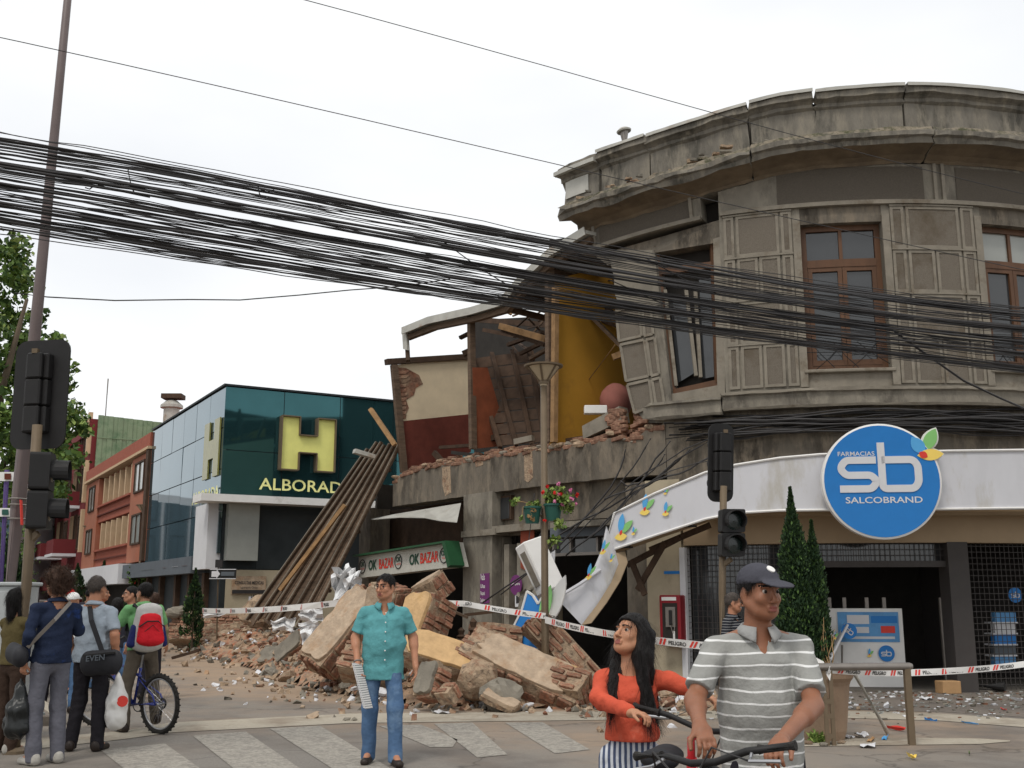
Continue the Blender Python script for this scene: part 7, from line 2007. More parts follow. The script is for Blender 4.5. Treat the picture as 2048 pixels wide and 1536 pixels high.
def hair_obj(v, q, style, hc, sc, m, body, seed, n):
    """hair mass plus fine strands that follow its surface"""
    g = np.random.default_rng(seed); nf = np.cross(v[q[:, 2]] - v[q[:, 0]], v[q[:, 3]] - v[q[:, 1]]); nf /= np.linalg.norm(nf, axis=1)[:, None] + 1e-9
    k = g.integers(0, len(q), n); p = v[q[k]].mean(1); nn = nf[k]; L = {'short': .010, 'curly': .016, 'long': .035, 'bob': .025}[style]; w = .0009 if style != 'curly' else .0016
    rad = p - hc; rad[:, 2] *= .3; V_, F_ = [v], q.tolist(); o = len(v); pts = [p - nn * .001]; d = np.array([0, 0, -1.0]) + rad * 3.0 + g.normal(size=(n, 3)) * (.22 if style != 'curly' else 1.2)
    for s_ in range(4):
        t = d - nn * (d * nn).sum(1)[:, None] * .85; t /= np.linalg.norm(t, axis=1)[:, None] + 1e-9; lift = .12 if style in ('short', 'curly') else .02
        pts.append(pts[-1] + (t + nn * lift + g.normal(size=(n, 3)) * (.06 if style != 'curly' else .5)) * L)
    sd = np.cross(nn, d); sd /= np.linalg.norm(sd, axis=1)[:, None] + 1e-9
    for j, c in enumerate(pts): V_ += [c - sd * w * (1 - j * .2), c + sd * w * (1 - j * .2)]
    for j in range(4):
        a = o + j * 2 * n; F_ += np.stack([a + np.arange(n), a + n + np.arange(n), a + 3 * n + np.arange(n), a + 2 * n + np.arange(n)], 1).tolist()
    h_ = mesh_obj('hair', np.concatenate(V_) * sc, F_, m, body, False, smooth=True); h_['kind'] = 'stuff'; return h_
BASE = dict(pel=(0, 0, .95), waist=(0, .0, 1.08), chest=(0, 0, 1.28), neck=(0, .018, 1.43), head=(0, -.012, 1.598),
            shR=(-.180, .015, 1.362), shL=(.180, .015, 1.362), elR=(-.235, .03, 1.125), elL=(.235, .03, 1.125), wrR=(-.245, -.05, .885), wrL=(.245, -.05, .885),
            hipR=(-.092, 0, .92), hipL=(.092, 0, .92), knR=(-.105, -.02, .50), knL=(.105, -.02, .50), anR=(-.11, .02, .085), anL=(.11, .02, .085), toR=(-.13, -.15, .03), toL=(.13, -.15, .03))
def person(label, loc, heading, H=1.72, pose=None, yaw=0, pitch=0, roll=0, skin='tan', hair='short', hairm=None, shirt=None, sleeve='short', pants=None, pant_len=1.0, shoes=None,
           belly=0.0, wide=1.0, collar=True, hands=None, res=.012, hres=.0055, tuck=False, hemz=.83, seed=0, group=None, cap=None, glasses=False, loose=1.0, facial=None, stout=1.0, mouth=0, collar_m=None, pant_top=0.0):
    J = {k: A3(v) for k, v in BASE.items()}
    for k, v in (pose or {}).items(): J[k] = A3(v)
    sc = H / 1.72; hands = hands or {}
    # head frame
    Rh = np.array(Euler((R(pitch), R(roll), R(yaw)), 'XYZ').to_matrix()) if False else np.array(Matrix.Rotation(R(yaw), 3, 'Z') @ Matrix.Rotation(R(pitch), 3, 'X') @ Matrix.Rotation(R(roll), 3, 'Y'))
    hc = J['head']; h = lambda x, y, z: hc + Rh @ np.array([x, y, z])
    allp = np.array(list(J.values())); lo, hi = allp.min(0) - .2, allp.max(0) + .22
    fine = [(hc - .13, hc + .14, hres)]
    for sd in 'RL':
        d = A3(hands.get(sd, {}).get('d', (0, -.15, -1))); d /= np.linalg.norm(d); fine.append((np.minimum(J['wr' + sd], J['wr' + sd] + d * .19) - .035, np.maximum(J['wr' + sd], J['wr' + sd] + d * .19) + .035, hres * 1.05))
    f = Field(lo, hi, res, fine)
    # torso, limbs
    ux = (J['shL'] - J['shR']); ux /= np.linalg.norm(ux)
    f.cone(J['pel'], J['waist'], .085, .08, .03, ux, 1.3); f.cone(J['waist'], J['chest'], .08, .094, .03, ux, 1.3); f.cone(J['chest'], (J['shL'] + J['shR']) / 2, .094, .055, .03, ux, 1.5)
    for sd in 'RL':
        f.cone(J['sh' + sd], J['neck'], .045, .040, .03); at_ = stout * (.8 if sleeve == 'long' else 1.0); f.cone(J['sh' + sd], J['el' + sd], .043 * at_, .038 * at_, .02); f.cone(J['el' + sd], J['wr' + sd], .039 * at_, .026 * at_, .015)
        m = J['el' + sd] * .7 + J['wr' + sd] * .3; f.cone(m, J['el' + sd], .041 * at_, .038 * at_, .02)
        th = .74 if pants is not None and pant_len > .6 else 1.0
        f.cone(J['hip' + sd], J['kn' + sd], .078 * th, .052 * th, .03 * th); f.cone(J['kn' + sd], J['an' + sd], .050 * th, .036, .02)
        if th == 1.0: f.ell(J['kn' + sd] * .72 + J['an' + sd] * .28 + A3((0, .018, 0)), (.05, .052, .10), .03)
        f.cone(J['an' + sd], J['to' + sd], .034, .026, .02)
        hd = hands.get(sd, {}); hand(f, J['wr' + sd], hd.get('d', (0, -.15, -1)), hd.get('n', (.9 if sd == 'R' else -.9, -.3, 0)), 1 if sd == 'R' else -1, hd.get('curl', .45), 1.0 * hd.get('k', 1), hd.get('thumb', 1))
    # head
    f.cone(J['neck'] - A3((0, 0, .05)), h(0, .022, -.05), .060 * stout, .052 * stout, .02)
    f.ell(h(0, .015, .03), (.076, .094, .090), .02, Rh); f.ell(h(0, -.018, -.025), (.063, .073, .088), .02, Rh); f.ell(h(0, -.045, -.088), (.040, .038, .027), .025, Rh)
    for q in (-1, 1):
        f.ell(h(.040 * q, -.058, -.022), (.024, .022, .022), .02, Rh); f.ell(h(.079 * q, .014, -.002), (.009, .021, .033), .006, Rh); f.ell(h(.073 * q, .03, -.012), (.012, .012, .02), .01, Rh)
        f.ell(h(.032 * q, -.098, .012), (.018, .013, .009), .010, Rh, sub=True); f.cone(h(.012 * q, -.088, .034), h(.05 * q, -.072, .031), .009, .006, .010)
        f.ell(h(.013 * q, -.098, -.033), (.008, .010, .007), .006, Rh)
        f.cone(h(.044 * q, -.035, -.075), h(.062 * q, -.0, -.05), .02, .02, .03)
    f.cone(h(0, -.086, .018), h(0, -.112, -.028), .008, .0125, .008)
    f.cone(h(-.019, -.088, -.0575), h(.019, -.088, -.0575), .0075, .0075, .007); f.cone(h(-.016, -.087, -.069), h(.016, -.087, -.069), .008, .008, .007)
    f.cone(h(-.024, -.096, -.0632), h(.024, -.096, -.0632), .0032 + .002 * mouth, .0032 + .002 * mouth, .003, sub=True)
    V_, Q = f.mesh(); V_ = smooth_mesh(V_, Q, 1, .4)
    loc_ = (V_ - hc) @ Rh; fc = loc_[Q].mean(1); mi = np.zeros(len(Q), int)
    lip = (np.abs(fc[:, 0]) < .022 - np.abs(fc[:, 2] + .063) * .6) & (fc[:, 1] < -.075) & (np.abs(fc[:, 2] + .063) < .0125); mi[lip] = 1
    br = (fc[:, 1] < -.055) & (np.abs(np.abs(fc[:, 0]) - .031) < .021) & (np.abs(fc[:, 2] - .036 + .12 * np.abs(np.abs(fc[:, 0]) - .03)) < .0045); mi[br] = 4
    if facial == 'moustache': mi[(np.abs(fc[:, 0]) < .03) & (fc[:, 1] < -.078) & (np.abs(fc[:, 2] + .047) < .007)] = 5
    if facial == 'stubble': pass
    ev, ef, em = [], [], []
    for q in (-1, 1):
        for (off, r_, m_) in (((.032 * q, -.0742, .0112), .0114, 2), ((.0325 * q, -.0782, .0112), .0088, 3)):
            bb_ = MB(); bb_.ball((0, 0, 0), r_, 10, 7); vv = np.array(bb_.v) + np.array(off); n0 = len(V_) + sum(len(e) for e in ev)
            ev.append(vv @ Rh.T + hc); ef += [tuple(n0 + i for i in q_) for q_ in bb_.f]; em += [m_] * len(bb_.f)
    Vall = np.concatenate([V_] + ev) * sc; faces = Q.tolist() + ef; mia = np.concatenate([mi, np.array(em)])
    hairm = hairm or m_hair
    body = mesh_obj('person', Vall, faces, [SKINS[skin], m_lip, m_eyew, m_iris, hairm, m_offw], smooth=True, midx=mia)
    body.location = loc; body.rotation_euler = (0, 0, R(heading)); tag(body, label, 'person', group)
    def child(name, fld, m, it=1):
        v, q = fld.mesh(); v = smooth_mesh(v, q, it, .4) * sc; return mesh_obj(name, v, q, m, body, False, smooth=True)
    # shirt
    if shirt is not None:
        g = Field(lo, hi, res)
        w = wide
        nb = J['neck']; hemc = J['pel'] + (J['waist'] - J['pel']) * ((hemz - .95) / .13)
        g.cone(hemc, J['pel'], .124 * loose, .118 * loose, .03, ux, 1.42 * w); g.cone(J['pel'], J['waist'], .115 * loose, .110 * loose + belly * .3, .03, ux, 1.38 * w)
        g.cone(J['waist'], J['chest'], .110 * loose + belly * .3, .114, .03, ux, 1.46 * w); g.cone(J['chest'], (J['shL'] + J['shR']) / 2 - A3((0, 0, .03)), .114, .075, .03, ux, 1.55 * w)
        if belly: g.ell(J['waist'] + A3((0, -.05, .02)), (.135, .09 + belly * .5, .15), .06)
        for sd in 'RL':
            g.cone(J['sh' + sd], nb - A3((0, 0, .03)), .054, .056, .03)
            S_, E_, W_ = J['sh' + sd], J['el' + sd], J['wr' + sd]
            if sleeve == 'short': e = S_ + (E_ - S_) * .86; g.cone(S_, e, .056 * (.5 + .5 * stout), .062 * stout, .012)
            elif sleeve == 'long': g.cone(S_, E_, .056, .050, .02); g.cone(E_, E_ + (W_ - E_) * .93, .050, .036, .015); g.ell(E_, (.054, .054, .054), .02)
        g.fold(.007, (14, 14, 20), seed + 3)
        g.cone(nb - A3((0, 0, .05)), nb + A3((0, -.004, .12)), .066, .075, .0, sub=True)
        if collar: g.ell(nb + A3((0, -.085, -.03)), (.022, .06, .065), .006, sub=True)
        else: g.ell(nb + A3((0, -.05, -.005)), (.075, .075, .045), .01, sub=True)
        for sd in 'RL':
            S_, E_ = J['sh' + sd], J['el' + sd]
            if sleeve == 'short': g.cap(S_ + (E_ - S_) * .80, E_ - S_, .088)
        ax = J['pel'] - J['waist']; g.cut(hemc, ax / np.linalg.norm(ax))
        so = child('shirt', g, shirt, 1)
        if collar:
            cv, cf_ = [], []; n_ = 26
            for a in range(n_ + 1):
                ph = R(-158 + 316 * a / n_); t = abs(ph) / R(158); t3_ = t ** 3
                for (r_, z_) in ((.062, .040 - .022 * t), (.070, .047 - .026 * t), (.096 + .010 * t3_, .010 - .052 * t3_), (.090 + .010 * t3_, .002 - .052 * t3_)):
                    cv.append((nb + A3((r_ * math.sin(ph) * 1.04, r_ * math.cos(ph) - .004 - .012 * t, z_))) * sc)
            for a in range(n_):
                for q in range(4): cf_.append((4 * a + q, 4 * a + (q + 1) % 4, 4 * a + 4 + (q + 1) % 4, 4 * a + 4 + q))
            cf_ += [(3, 2, 1, 0), tuple(4 * n_ + q for q in range(4))]
            mesh_obj('collar', cv, cf_, collar_m or shirt, body, False, smooth=True)
    else: so = None
    if pants is not None:
        g = Field(lo, hi, res); ln = pant_len
        g.cone(J['pel'] + (J['waist'] - J['pel']) * pant_top - A3((0, 0, .03)), J['pel'] - A3((0, 0, .06)), .098, .100, .03, ux, 1.34 * wide)
        for sd in 'RL':
            H_, K_, A_ = J['hip' + sd], J['kn' + sd], J['an' + sd]
            if ln <= .6:
                e = H_ + (K_ - H_) * (ln / .6); g.cone(H_, e, .098, .096, .03)
            else:
                g.cone(H_ - A3((0, 0, .03)), K_, .088, .072, .03); g.cone(K_, A_ + A3((0, .01, -.04)), .072, .064, .03)
        g.fold(.006, (16, 16, 13), seed + 9)
        if ln > .6: g.F = np.maximum(g.F, (.022 + min(J['anR'][2], J['anL'][2]) - .085 - g.z)[None, None, :])
        child('shorts' if ln <= .6 else 'trousers', g, pants, 1)
    if shoes is not None:
        for sd in 'RL':
            A_, T_ = J['an' + sd], J['to' + sd]; d = T_ - A_; d[2] = 0; d /= max(1e-6, np.linalg.norm(d)); z0 = A_[2] - .085
            g = Field(np.minimum(A_, T_) - .12, np.maximum(A_, T_) + .14, res * .8); dn = np.array([-d[1], d[0], 0])
            hl_ = A_ - d * .045; hl_[2] = z0 + .04; to = A_ + d * .165; to[2] = z0 + .03 + (T_[2] - .03 - z0) * .0
            g.cone(hl_, to, .042, .036, .02, dn, 1.12); g.cone(A_ + A3((0, 0, -.01)), hl_ + A3((0, 0, .03)), .044, .042, .02); g.F = np.maximum(g.F, (z0 + .004 - g.z)[None, None, :])
            child('shoe', g, shoes, 1)
    # hair
    if hair and hair != 'none':
        top = {'long': .5, 'curly': .12}.get(hair, .12)
        g = Field(hc - A3((.22, .22, .62 if hair == 'long' else .2)), hc + A3((.22, .22, .2)), .0075 if hres < .007 else .012)
        infl = {'short': .0, 'curly': .022, 'long': .012, 'bob': .02}[hair]
        g.ell(h(0, .022, .036), (.083 + infl, .100 + infl, .094 + infl), .01, Rh)
        if hair == 'curly': g.ell(h(0, .06, -.03), (.085, .06, .08), .03, Rh)
        amp, fr = {'short': (.005, 60), 'curly': (.018, 75), 'long': (.004, 50), 'bob': (.006, 50)}[hair]
        X, Y, Z = g.x[:, None, None] - hc[0], g.y[None, :, None] - hc[1], g.z[None, None, :] - hc[2]
        lx_ = X * Rh[0, 0] + Y * Rh[1, 0] + Z * Rh[2, 0]; ly = X * Rh[0, 1] + Y * Rh[1, 1] + Z * Rh[2, 1]; lz = X * Rh[0, 2] + Y * Rh[1, 2] + Z * Rh[2, 2]
        zc = np.interp(ly, [-.12, -.085, -.05, -.02, .02, .06, .11], [.088, .074, .058, .02, -.02, -.055, -.075] if hair != 'curly' else [.07, .06, .04, .0, -.06, -.1, -.12])
        if hair in ('long', 'bob'): zc = np.interp(ly, [-.12, -.085, -.05, -.02, .02, .11], [.092, .082, .066, .018, -.075, -.12])
        g.F = np.maximum(g.F, (zc - lz) * .8)
        if hair == 'long':
            for (x0, y0, x1, y1, z1, r0, r1) in ((-.07, .03, -.10, -.165, -.40, .040, .024), (.07, .03, .09, -.15, -.45, .042, .026), (.08, .045, .12, .0, -.42, .055, .042), (0, .07, .02, .11, -.42, .06, .05), (-.04, .06, -.05, .09, -.42, .05, .04), (.05, .06, .07, .07, -.45, .05, .035), (.085, .0, .135, -.14, -.42, .026, .014), (-.075, .0, -.125, -.16, -.36, .024, .012)):
                a = h(x0, y0, .02); e = hc + A3((x1, y1, z1)); m = h(x0 * 1.12, y0, -.10); g.cone(a, m, r0, r0, .02); g.cone(m, e, r0, r1, .02)
        if hair == 'bob':
            for q in (-1, 1): g.cone(h(.07 * q, .03, 0), h(.085 * q, .03, -.16), .03, .03, .02)
            g.cone(h(0, .08, 0), h(0, .085, -.16), .06, .05, .03)
        g.fold(amp, (fr, fr, fr * (.25 if hair in ('long', 'bob') else 1)), seed + 5)
        v, q = g.mesh(); v = smooth_mesh(v, q, 0 if hair == 'curly' else 1, .4); hair_obj(v, q, hair, hc, sc, hairm, body, seed, 2600 if hres < .006 else 700)
    if cap is not None:
        g = Field(hc - A3((.22, .24, .1)), hc + A3((.22, .22, .2)), .006)
        g.ell(h(0, .016, .052), (.090, .108, .084), .01, Rh)
        pn = Rh @ A3((0, -.12, -1)); g.cut(h(0, 0, .040), pn)
        g.ell(h(0, -.128, .048), (.074, .072, .0095), .012, np.array(Matrix(Rh.tolist()) @ Matrix.Rotation(R(12), 3, 'X')))
        co_ = child('cap', g, cap, 1)
        c = h(.012, -.062, .109); b = MB(); n_ = Rh @ A3((.08, -.62, .78)); b.lathe(c * sc, [(.020 * sc, -.012), (.020 * sc, .003), (.0, .005)], 18, axis=n_); b.build('badge', m_white, co_, world=False)
    if glasses:
        b = MB()
        for q in (-1, 1):
            b.torus(h(.033 * q, -.101, .010) * sc, Rh @ A3((0, 1, 0)), .022 * sc, .0022, 18, 5); b.tube([h(.055 * q, -.10, .014) * sc, h(.077 * q, -.03, .014) * sc, h(.08 * q, .02, .008) * sc], .002, 5)
        b.tube([h(-.012, -.106, .014) * sc, h(.012, -.106, .014) * sc], .002, 5); b.build('glasses', m_black, body, world=False)
    return body, J, h, sc

def world_pt(body, p): return Matrix.Translation(body.location) @ Matrix.Rotation(body.rotation_euler.z, 4, 'Z') @ Vector(p)
m_teal_s = cloth('turquoise_shirt_cotton', (90, 150, 154), 1.0); m_jeans = cloth('blue_denim', (78, 104, 136), 1.0, var=.22, scale=4, stain=alb((110, 134, 160)), stain_scale=2.4, stain_pos=.6)
m_shoe = mat('dark_leather_shoe', alb((44, 36, 32)), rough=.5, var=.15)
# ---- man in the turquoise shirt, walking, newspaper in his right hand
loc = G(762, 1527); loc.z = 0
man1, J1, h1, s1 = person('man in turquoise short sleeved shirt and blue jeans walking with a folded newspaper', loc, 6, 1.74,
    pose=dict(anR=(-.12, .05, .085), knR=(-.115, .0, .50), toR=(-.15, -.12, .03), anL=(.13, -.14, .085), knL=(.12, -.10, .50), toL=(.17, -.31, .03),
              elR=(-.265, .03, 1.13), wrR=(-.235, -.09, .90), elL=(.275, .05, 1.13), wrL=(.30, -.04, .885)),
    yaw=-32, pitch=4, skin='tan', shirt=m_teal_s, pants=m_jeans, shoes=m_shoe, belly=.05, wide=1.06, hemz=.75, glasses=True, seed=1, stout=1.08, loose=1.06,
    hands={'R': dict(d=(.15, -.2, -1), n=(1, -.2, 0), curl=.9), 'L': dict(d=(.05, -.2, -1), n=(-1, -.2, 0), curl=.5)})
sh1 = [c for c in man1.children if c.name.startswith('shirt')][0]
for i in range(6):
    b = MB(); z = 1.36 - i * .085; b.lathe(V(.015, -.162 - (.012 if 1 < i < 5 else -.005 if i else -.035), z) * s1, [(.0065, -.02), (.0065, .004), (.0, .006)], 10, axis=(0, -1, 0)); b.build('button', m_white, sh1, world=False)
b = MB(); b.torus(V(*(J1['wrR'] + (J1['elR'] - J1['wrR']) * .08)) * s1, J1['elR'] - J1['wrR'], .032 * s1, .008, 16, 6); b.build('wristwatch', m_steel, man1, world=False)
np_ = world_pt(man1, V(*(J1['wrR'] + A3((.02, -.05, -.09)))) * s1)
NP = thing('newspaper', np_ - V(0, 0, .2), 'folded newspaper held by the man in turquoise shirt', 'newspaper')
m_news = mat('newsprint', alb((206, 204, 200)), var=.1, scale=30, stripe=(2, .02, .35, alb((120, 120, 122))))
for k in range(4):
    b = MB(); d = V(.30, -.16, -.94).normalized(); w_ = V(.5, .85, 0).normalized(); n_ = d.cross(w_).normalized()
    b.obox(np_ + d * .10 + n_ * (.008 * k - .012) + d * .006 * k, d * .21, w_ * .05, n_ * .003); b.build('folded_sheet', m_news if k % 2 else m_offw, NP)
# ---- man in striped polo and cap
m_polo = cloth('grey_striped_polo', (144, 144, 140), 1.0, stripe=(2, .050, .15, alb((216, 216, 214))))
m_cap = cloth('slate_cap_cloth', (72, 72, 79), 1.0)
m_dkpants = cloth('dark_trousers', (44, 42, 48), 1.0)
Y2 = 4.75
loc = P(1514, 1195, Y2); loc.z = 0
def tl_(loc, hdg, s_, p): return tuple((Matrix.Rotation(-R(hdg), 3, 'Z') @ (Vector(p) - loc)) / s_)
L2_ = lambda x, y, Y: tl_(loc, 4, 1.655 / 1.72, P(x, y, Y))
man2, J2, h2, s2 = person('man in grey striped polo shirt and dark cap holding bicycle handlebars', loc, 4, 1.655,
    pose=dict(elR=L2_(1390, 1400, 4.62), wrR=L2_(1400, 1452, 4.36), elL=L2_(1626, 1412, 4.55), wrL=L2_(1562, 1482, 4.22), shR=(-.196, .01, 1.356), shL=(.196, .01, 1.356), head=(.01, -.02, 1.598)),
    yaw=20, pitch=3, skin='brown', hair='short', shirt=m_polo, pants=m_dkpants, shoes=m_shoe, wide=1.01, belly=.04, hemz=.79, collar_m=cloth('grey_polo_collar', (150, 150, 148), 1.0), cap=m_cap, seed=2, res=.010, hres=.0045, stout=1.07, loose=1.06, mouth=1,
    hands={'R': dict(d=(.05, -.8, -.45), n=(0, -.35, -1), curl=.95, k=1.05), 'L': dict(d=(-.55, -.75, -.25), n=(.0, -.3, -1), curl=.95, k=1.05)})
# ---- girl in the orange top, looking up
m_orange_s = cloth('orange_jersey', (196, 86, 64), 1.0, stain=alb((206, 120, 98)), stain_scale=6, stain_pos=.66)
m_shorts = cloth('striped_shorts_cloth', (196, 200, 206), 1.0, stripe=(0, .026, .5, alb((74, 84, 108))))
Y3 = 5.3
loc = P(1258, 1195, Y3); loc.z = 0
L3_ = lambda x, y, Y: tl_(loc, -8, 1.44 / 1.72, P(x, y, Y))
girl, J3, h3, s3 = person('girl in orange long sleeved top and striped shorts looking up', loc, -8, 1.44,
    pose=dict(shR=(-.156, .02, 1.352), shL=(.156, .01, 1.352), elR=L3_(1200, 1398, 5.22), wrR=L3_(1262, 1426, 4.98), elL=L3_(1338, 1362, 5.25), wrL=L3_(1402, 1388, 5.15), head=(.0, .02, 1.598)),
    yaw=-38, pitch=-20, skin='honey', hair='long', shirt=m_orange_s, sleeve='long', pants=m_shorts, pant_len=.42, shoes=m_shoe, collar=False, hemz=1.03, pant_top=.9, seed=3, res=.010, hres=.0045, wide=.86, loose=1.0,
    hands={'R': dict(d=(.8, -.5, -.05), n=(.1, -.3, -1), curl=.9, k=.95), 'L': dict(d=(.8, -.4, -.3), n=(0, -.2, -1), curl=.8, k=.95)})
# ---- man behind, by the telephone, head and shoulders in view
loc = P(1466, 1195, 12.6); loc.z = 0
person('man with glasses and grey moustache in dark checked shirt behind the capped man', loc, 55, 1.57, yaw=25, pitch=4, skin='tan', hair='short', hairm=m_hairg, shirt=cloth('dark_check_shirt', (40, 42, 48), 1.0, stripe=(2, .03, .2, alb((140, 140, 140)))),
       pants=m_dkpants, shoes=m_shoe, seed=4, glasses=True, facial='moustache', res=.014)

# ---- left foreground group, seen from behind
m_ltblue = cloth('pale_blue_grey_shirt', (152, 162, 172), 1.0); m_blackp = cloth('black_trousers', (40, 38, 42), 1.0)
loc = G(170, 1502); loc.z = 0
manG, JG, hG, sG = person('man in pale grey shirt and black trousers seen from behind with shoulder bag', loc, 172, 1.74, pose=dict(elL=(.255, .05, 1.13), wrL=(.22, -.08, .90), elR=(-.25, .04, 1.13), wrR=(-.25, -.02, .88), anR=(-.13, .0, .085), anL=(.15, .03, .085), toL=(.24, -.12, .03)),
    yaw=-6, skin='tan', hair='short', hairm=m_hairg, shirt=m_ltblue, pants=m_blackp, shoes=m_shoe, wide=1.08, belly=.03, hemz=.86, seed=5, stout=1.1, loose=1.06)
m_navy = cloth('navy_tracksuit', (36, 44, 64), 1.0, stain=alb((48, 78, 146)), stain_scale=3.5, stain_pos=.66); m_greyp = cloth('grey_track_trousers', (96, 96, 104), 1.0)
m_sneak = cloth('pale_sneaker', (168, 164, 156), 1.0)
loc = G(86, 1528); loc.z = 0
manN, JN, hN, sN = person('curly haired man in navy tracksuit jacket seen from behind with black bag', loc, 228, 1.78, pose=dict(elL=(.25, .05, 1.14), wrL=(.22, -.06, .90), elR=(-.25, -.02, 1.16), wrR=(-.12, -.24, 1.28)),
    yaw=12, pitch=4, skin='tan', hair='curly', hairm=m_hairb, shirt=m_navy, sleeve='long', pants=m_greyp, shoes=m_sneak, hemz=.88, seed=6, wide=.98, loose=1.06, hands={'L': dict(curl=1.2)})
m_olive = cloth('olive_top', (92, 82, 54), 1.0); m_brownp = cloth('brown_trousers', (66, 52, 44), 1.0)
loc = G(10, 1506); loc.z = 0
womO, JO, hO, sO = person('woman in olive top and brown trousers raising a small camera', loc, 150, 1.60, pose=dict(elR=(-.28, -.10, 1.20), wrR=(-.14, -.26, 1.42), elL=(.26, -.12, 1.24), wrL=(.08, -.28, 1.46)),
    skin='olive', hair='bob', shirt=m_olive, sleeve='long', pants=m_brownp, shoes=m_sneak, collar=False, seed=7, hemz=.92, wide=1.02,
    hands={'R': dict(d=(.35, -.3, .9), n=(.4, -.8, -.3), curl=1.0), 'L': dict(d=(-.35, -.3, .9), n=(-.4, -.8, -.3), curl=1.0)})
cp_ = world_pt(womO, V(-.02, -.33, 1.57) * sO); b = MB(); b.box(cp_ - V(.06, .02, .035), cp_ + V(.06, .02, .035)); b.lathe(cp_, [(.028, 0), (.028, .04), (.02, .045)], 16, axis=(0, 1, 0)); tag(b.build('camera', m_steel, bevel=.005), 'small silver camera held up by woman in olive top', 'camera')

# ================================================================ bags
def blob(name, prims, m, parent=None, res=.012, fold=.004, seed=0, flatz=None):
    pts = np.array([p for q in prims for p in (q[0], q[1])]); g = Field(pts.min(0) - .2, pts.max(0) + .2, res)
    for a, c, ra, rb, u, e in prims: g.cone(a, c, ra, rb, .03, u, e)
    g.fold(fold, (18, 18, 12), seed); v, q = g.mesh(); return mesh_obj(name, smooth_mesh(v, q, 1), q, m, parent, False, smooth=True)
m_bagb = mat('black_nylon', alb((34, 34, 38)), rough=.6, var=.2, scale=6)
def attach(t, body, p, s, rz=None):
    t.location = world_pt(body, V(*p) * s); t.rotation_euler = (0, 0, body.rotation_euler.z if rz is None else rz); return t
SB_ = attach(thing('shoulder_bag', (0, 0, 0), 'black messenger bag with grey lettering on back of man in grey shirt', 'bag'), manG, (-.20, .17, .88), sG)
o = blob('bag', [((-.13, .02, 0), (.13, .0, -.02), .10, .10, (0, 0, 1), 1.25)], m_bagb, SB_); 
o.scale = (1, .55, 1)
b = MB(); b.beam((-.17, .065, .09), (.17, .065, .05), .02, .02); b.build('flap_edge', m_black, SB_, world=False)
text('lettering', 'EVEN', Vector((.13, .085, .00)) , (-1, 0, .1), (0, 0, 1), .055, m_fascia, None, depth=.0, bold=.02, width=.20)
_t = COL.objects[-1]; _t.parent = SB_
b = MB(); pts = [V(-.16 + .12, 0, .06)]
sp = [(-.03, .02, .05), (.06, .0, .22), (.155, -.02, .40), (.23, -.10, .545), (.26, -.19, .56), (.24, -.27, .50)]
b.tube([V(*q) for q in sp], .0, 4) if False else None
for (p, q) in zip(sp, sp[1:]): b.beam(V(*p), V(*q), .05, .008, hint=(0, 1, 0))
b.build('strap', m_bagb, SB_, world=False)
PB = attach(thing('plastic_bag', (0, 0, 0), 'black plastic bag hanging from hand of man in navy jacket', 'bag'), manN, JN['wrL'] + A3((0, -.03, -.14)), sN)
blob('sack', [((0, 0, -.02), (0, 0, -.30), .02, .10, (0, 1, 0), 1.2), ((0, 0, -.30), (0, 0, -.44), .12, .12, (0, 1, 0), 1.1)], mat('black_bag_film', alb((34, 36, 36)), rough=.35, var=.2), PB, fold=.016, seed=3)
WBg = attach(thing('plastic_bag', (0, 0, 0), 'white plastic shopping bag with red print beside black trousers', 'bag'), manG, JG['wrR'] + A3((-.02, -.04, -.12)), sG)
o = blob('sack', [((0, 0, 0), (0, 0, -.30), .015, .10, (0, 1, 0), 1.1), ((0, 0, -.30), (0, 0, -.48), .11, .10, (0, 1, 0), 1.1)], mat('white_bag_film', alb((214, 212, 208)), rough=.35, var=.06), WBg, fold=.012, seed=4)
b = MB(); b.lathe(V(-.09, .06, -.28), [(.055, 0), (.055, .012)], 14, axis=(-.6, .8, 0)); b.build('red_print', m_lred, WBg, world=False)
NBg = attach(thing('shoulder_bag', (0, 0, 0), 'small black bag at the hip of man in navy jacket', 'bag'), manN, (.30, -.05, .98), sN)
blob('bag', [((0, -.08, 0), (0, .08, -.03), .07, .07, (0, 0, 1), 1.4)], m_bagb, NBg)
b = MB(); sp = [(-.05, .1, .05), (-.22, .24, .30), (-.40, .16, .46), (-.46, .0, .47)]
for (p, q) in zip(sp, sp[1:]): b.beam(V(*p), V(*q), .035, .006, hint=(0, 1, 0))
b.build('strap', m_steel, NBg, world=False)

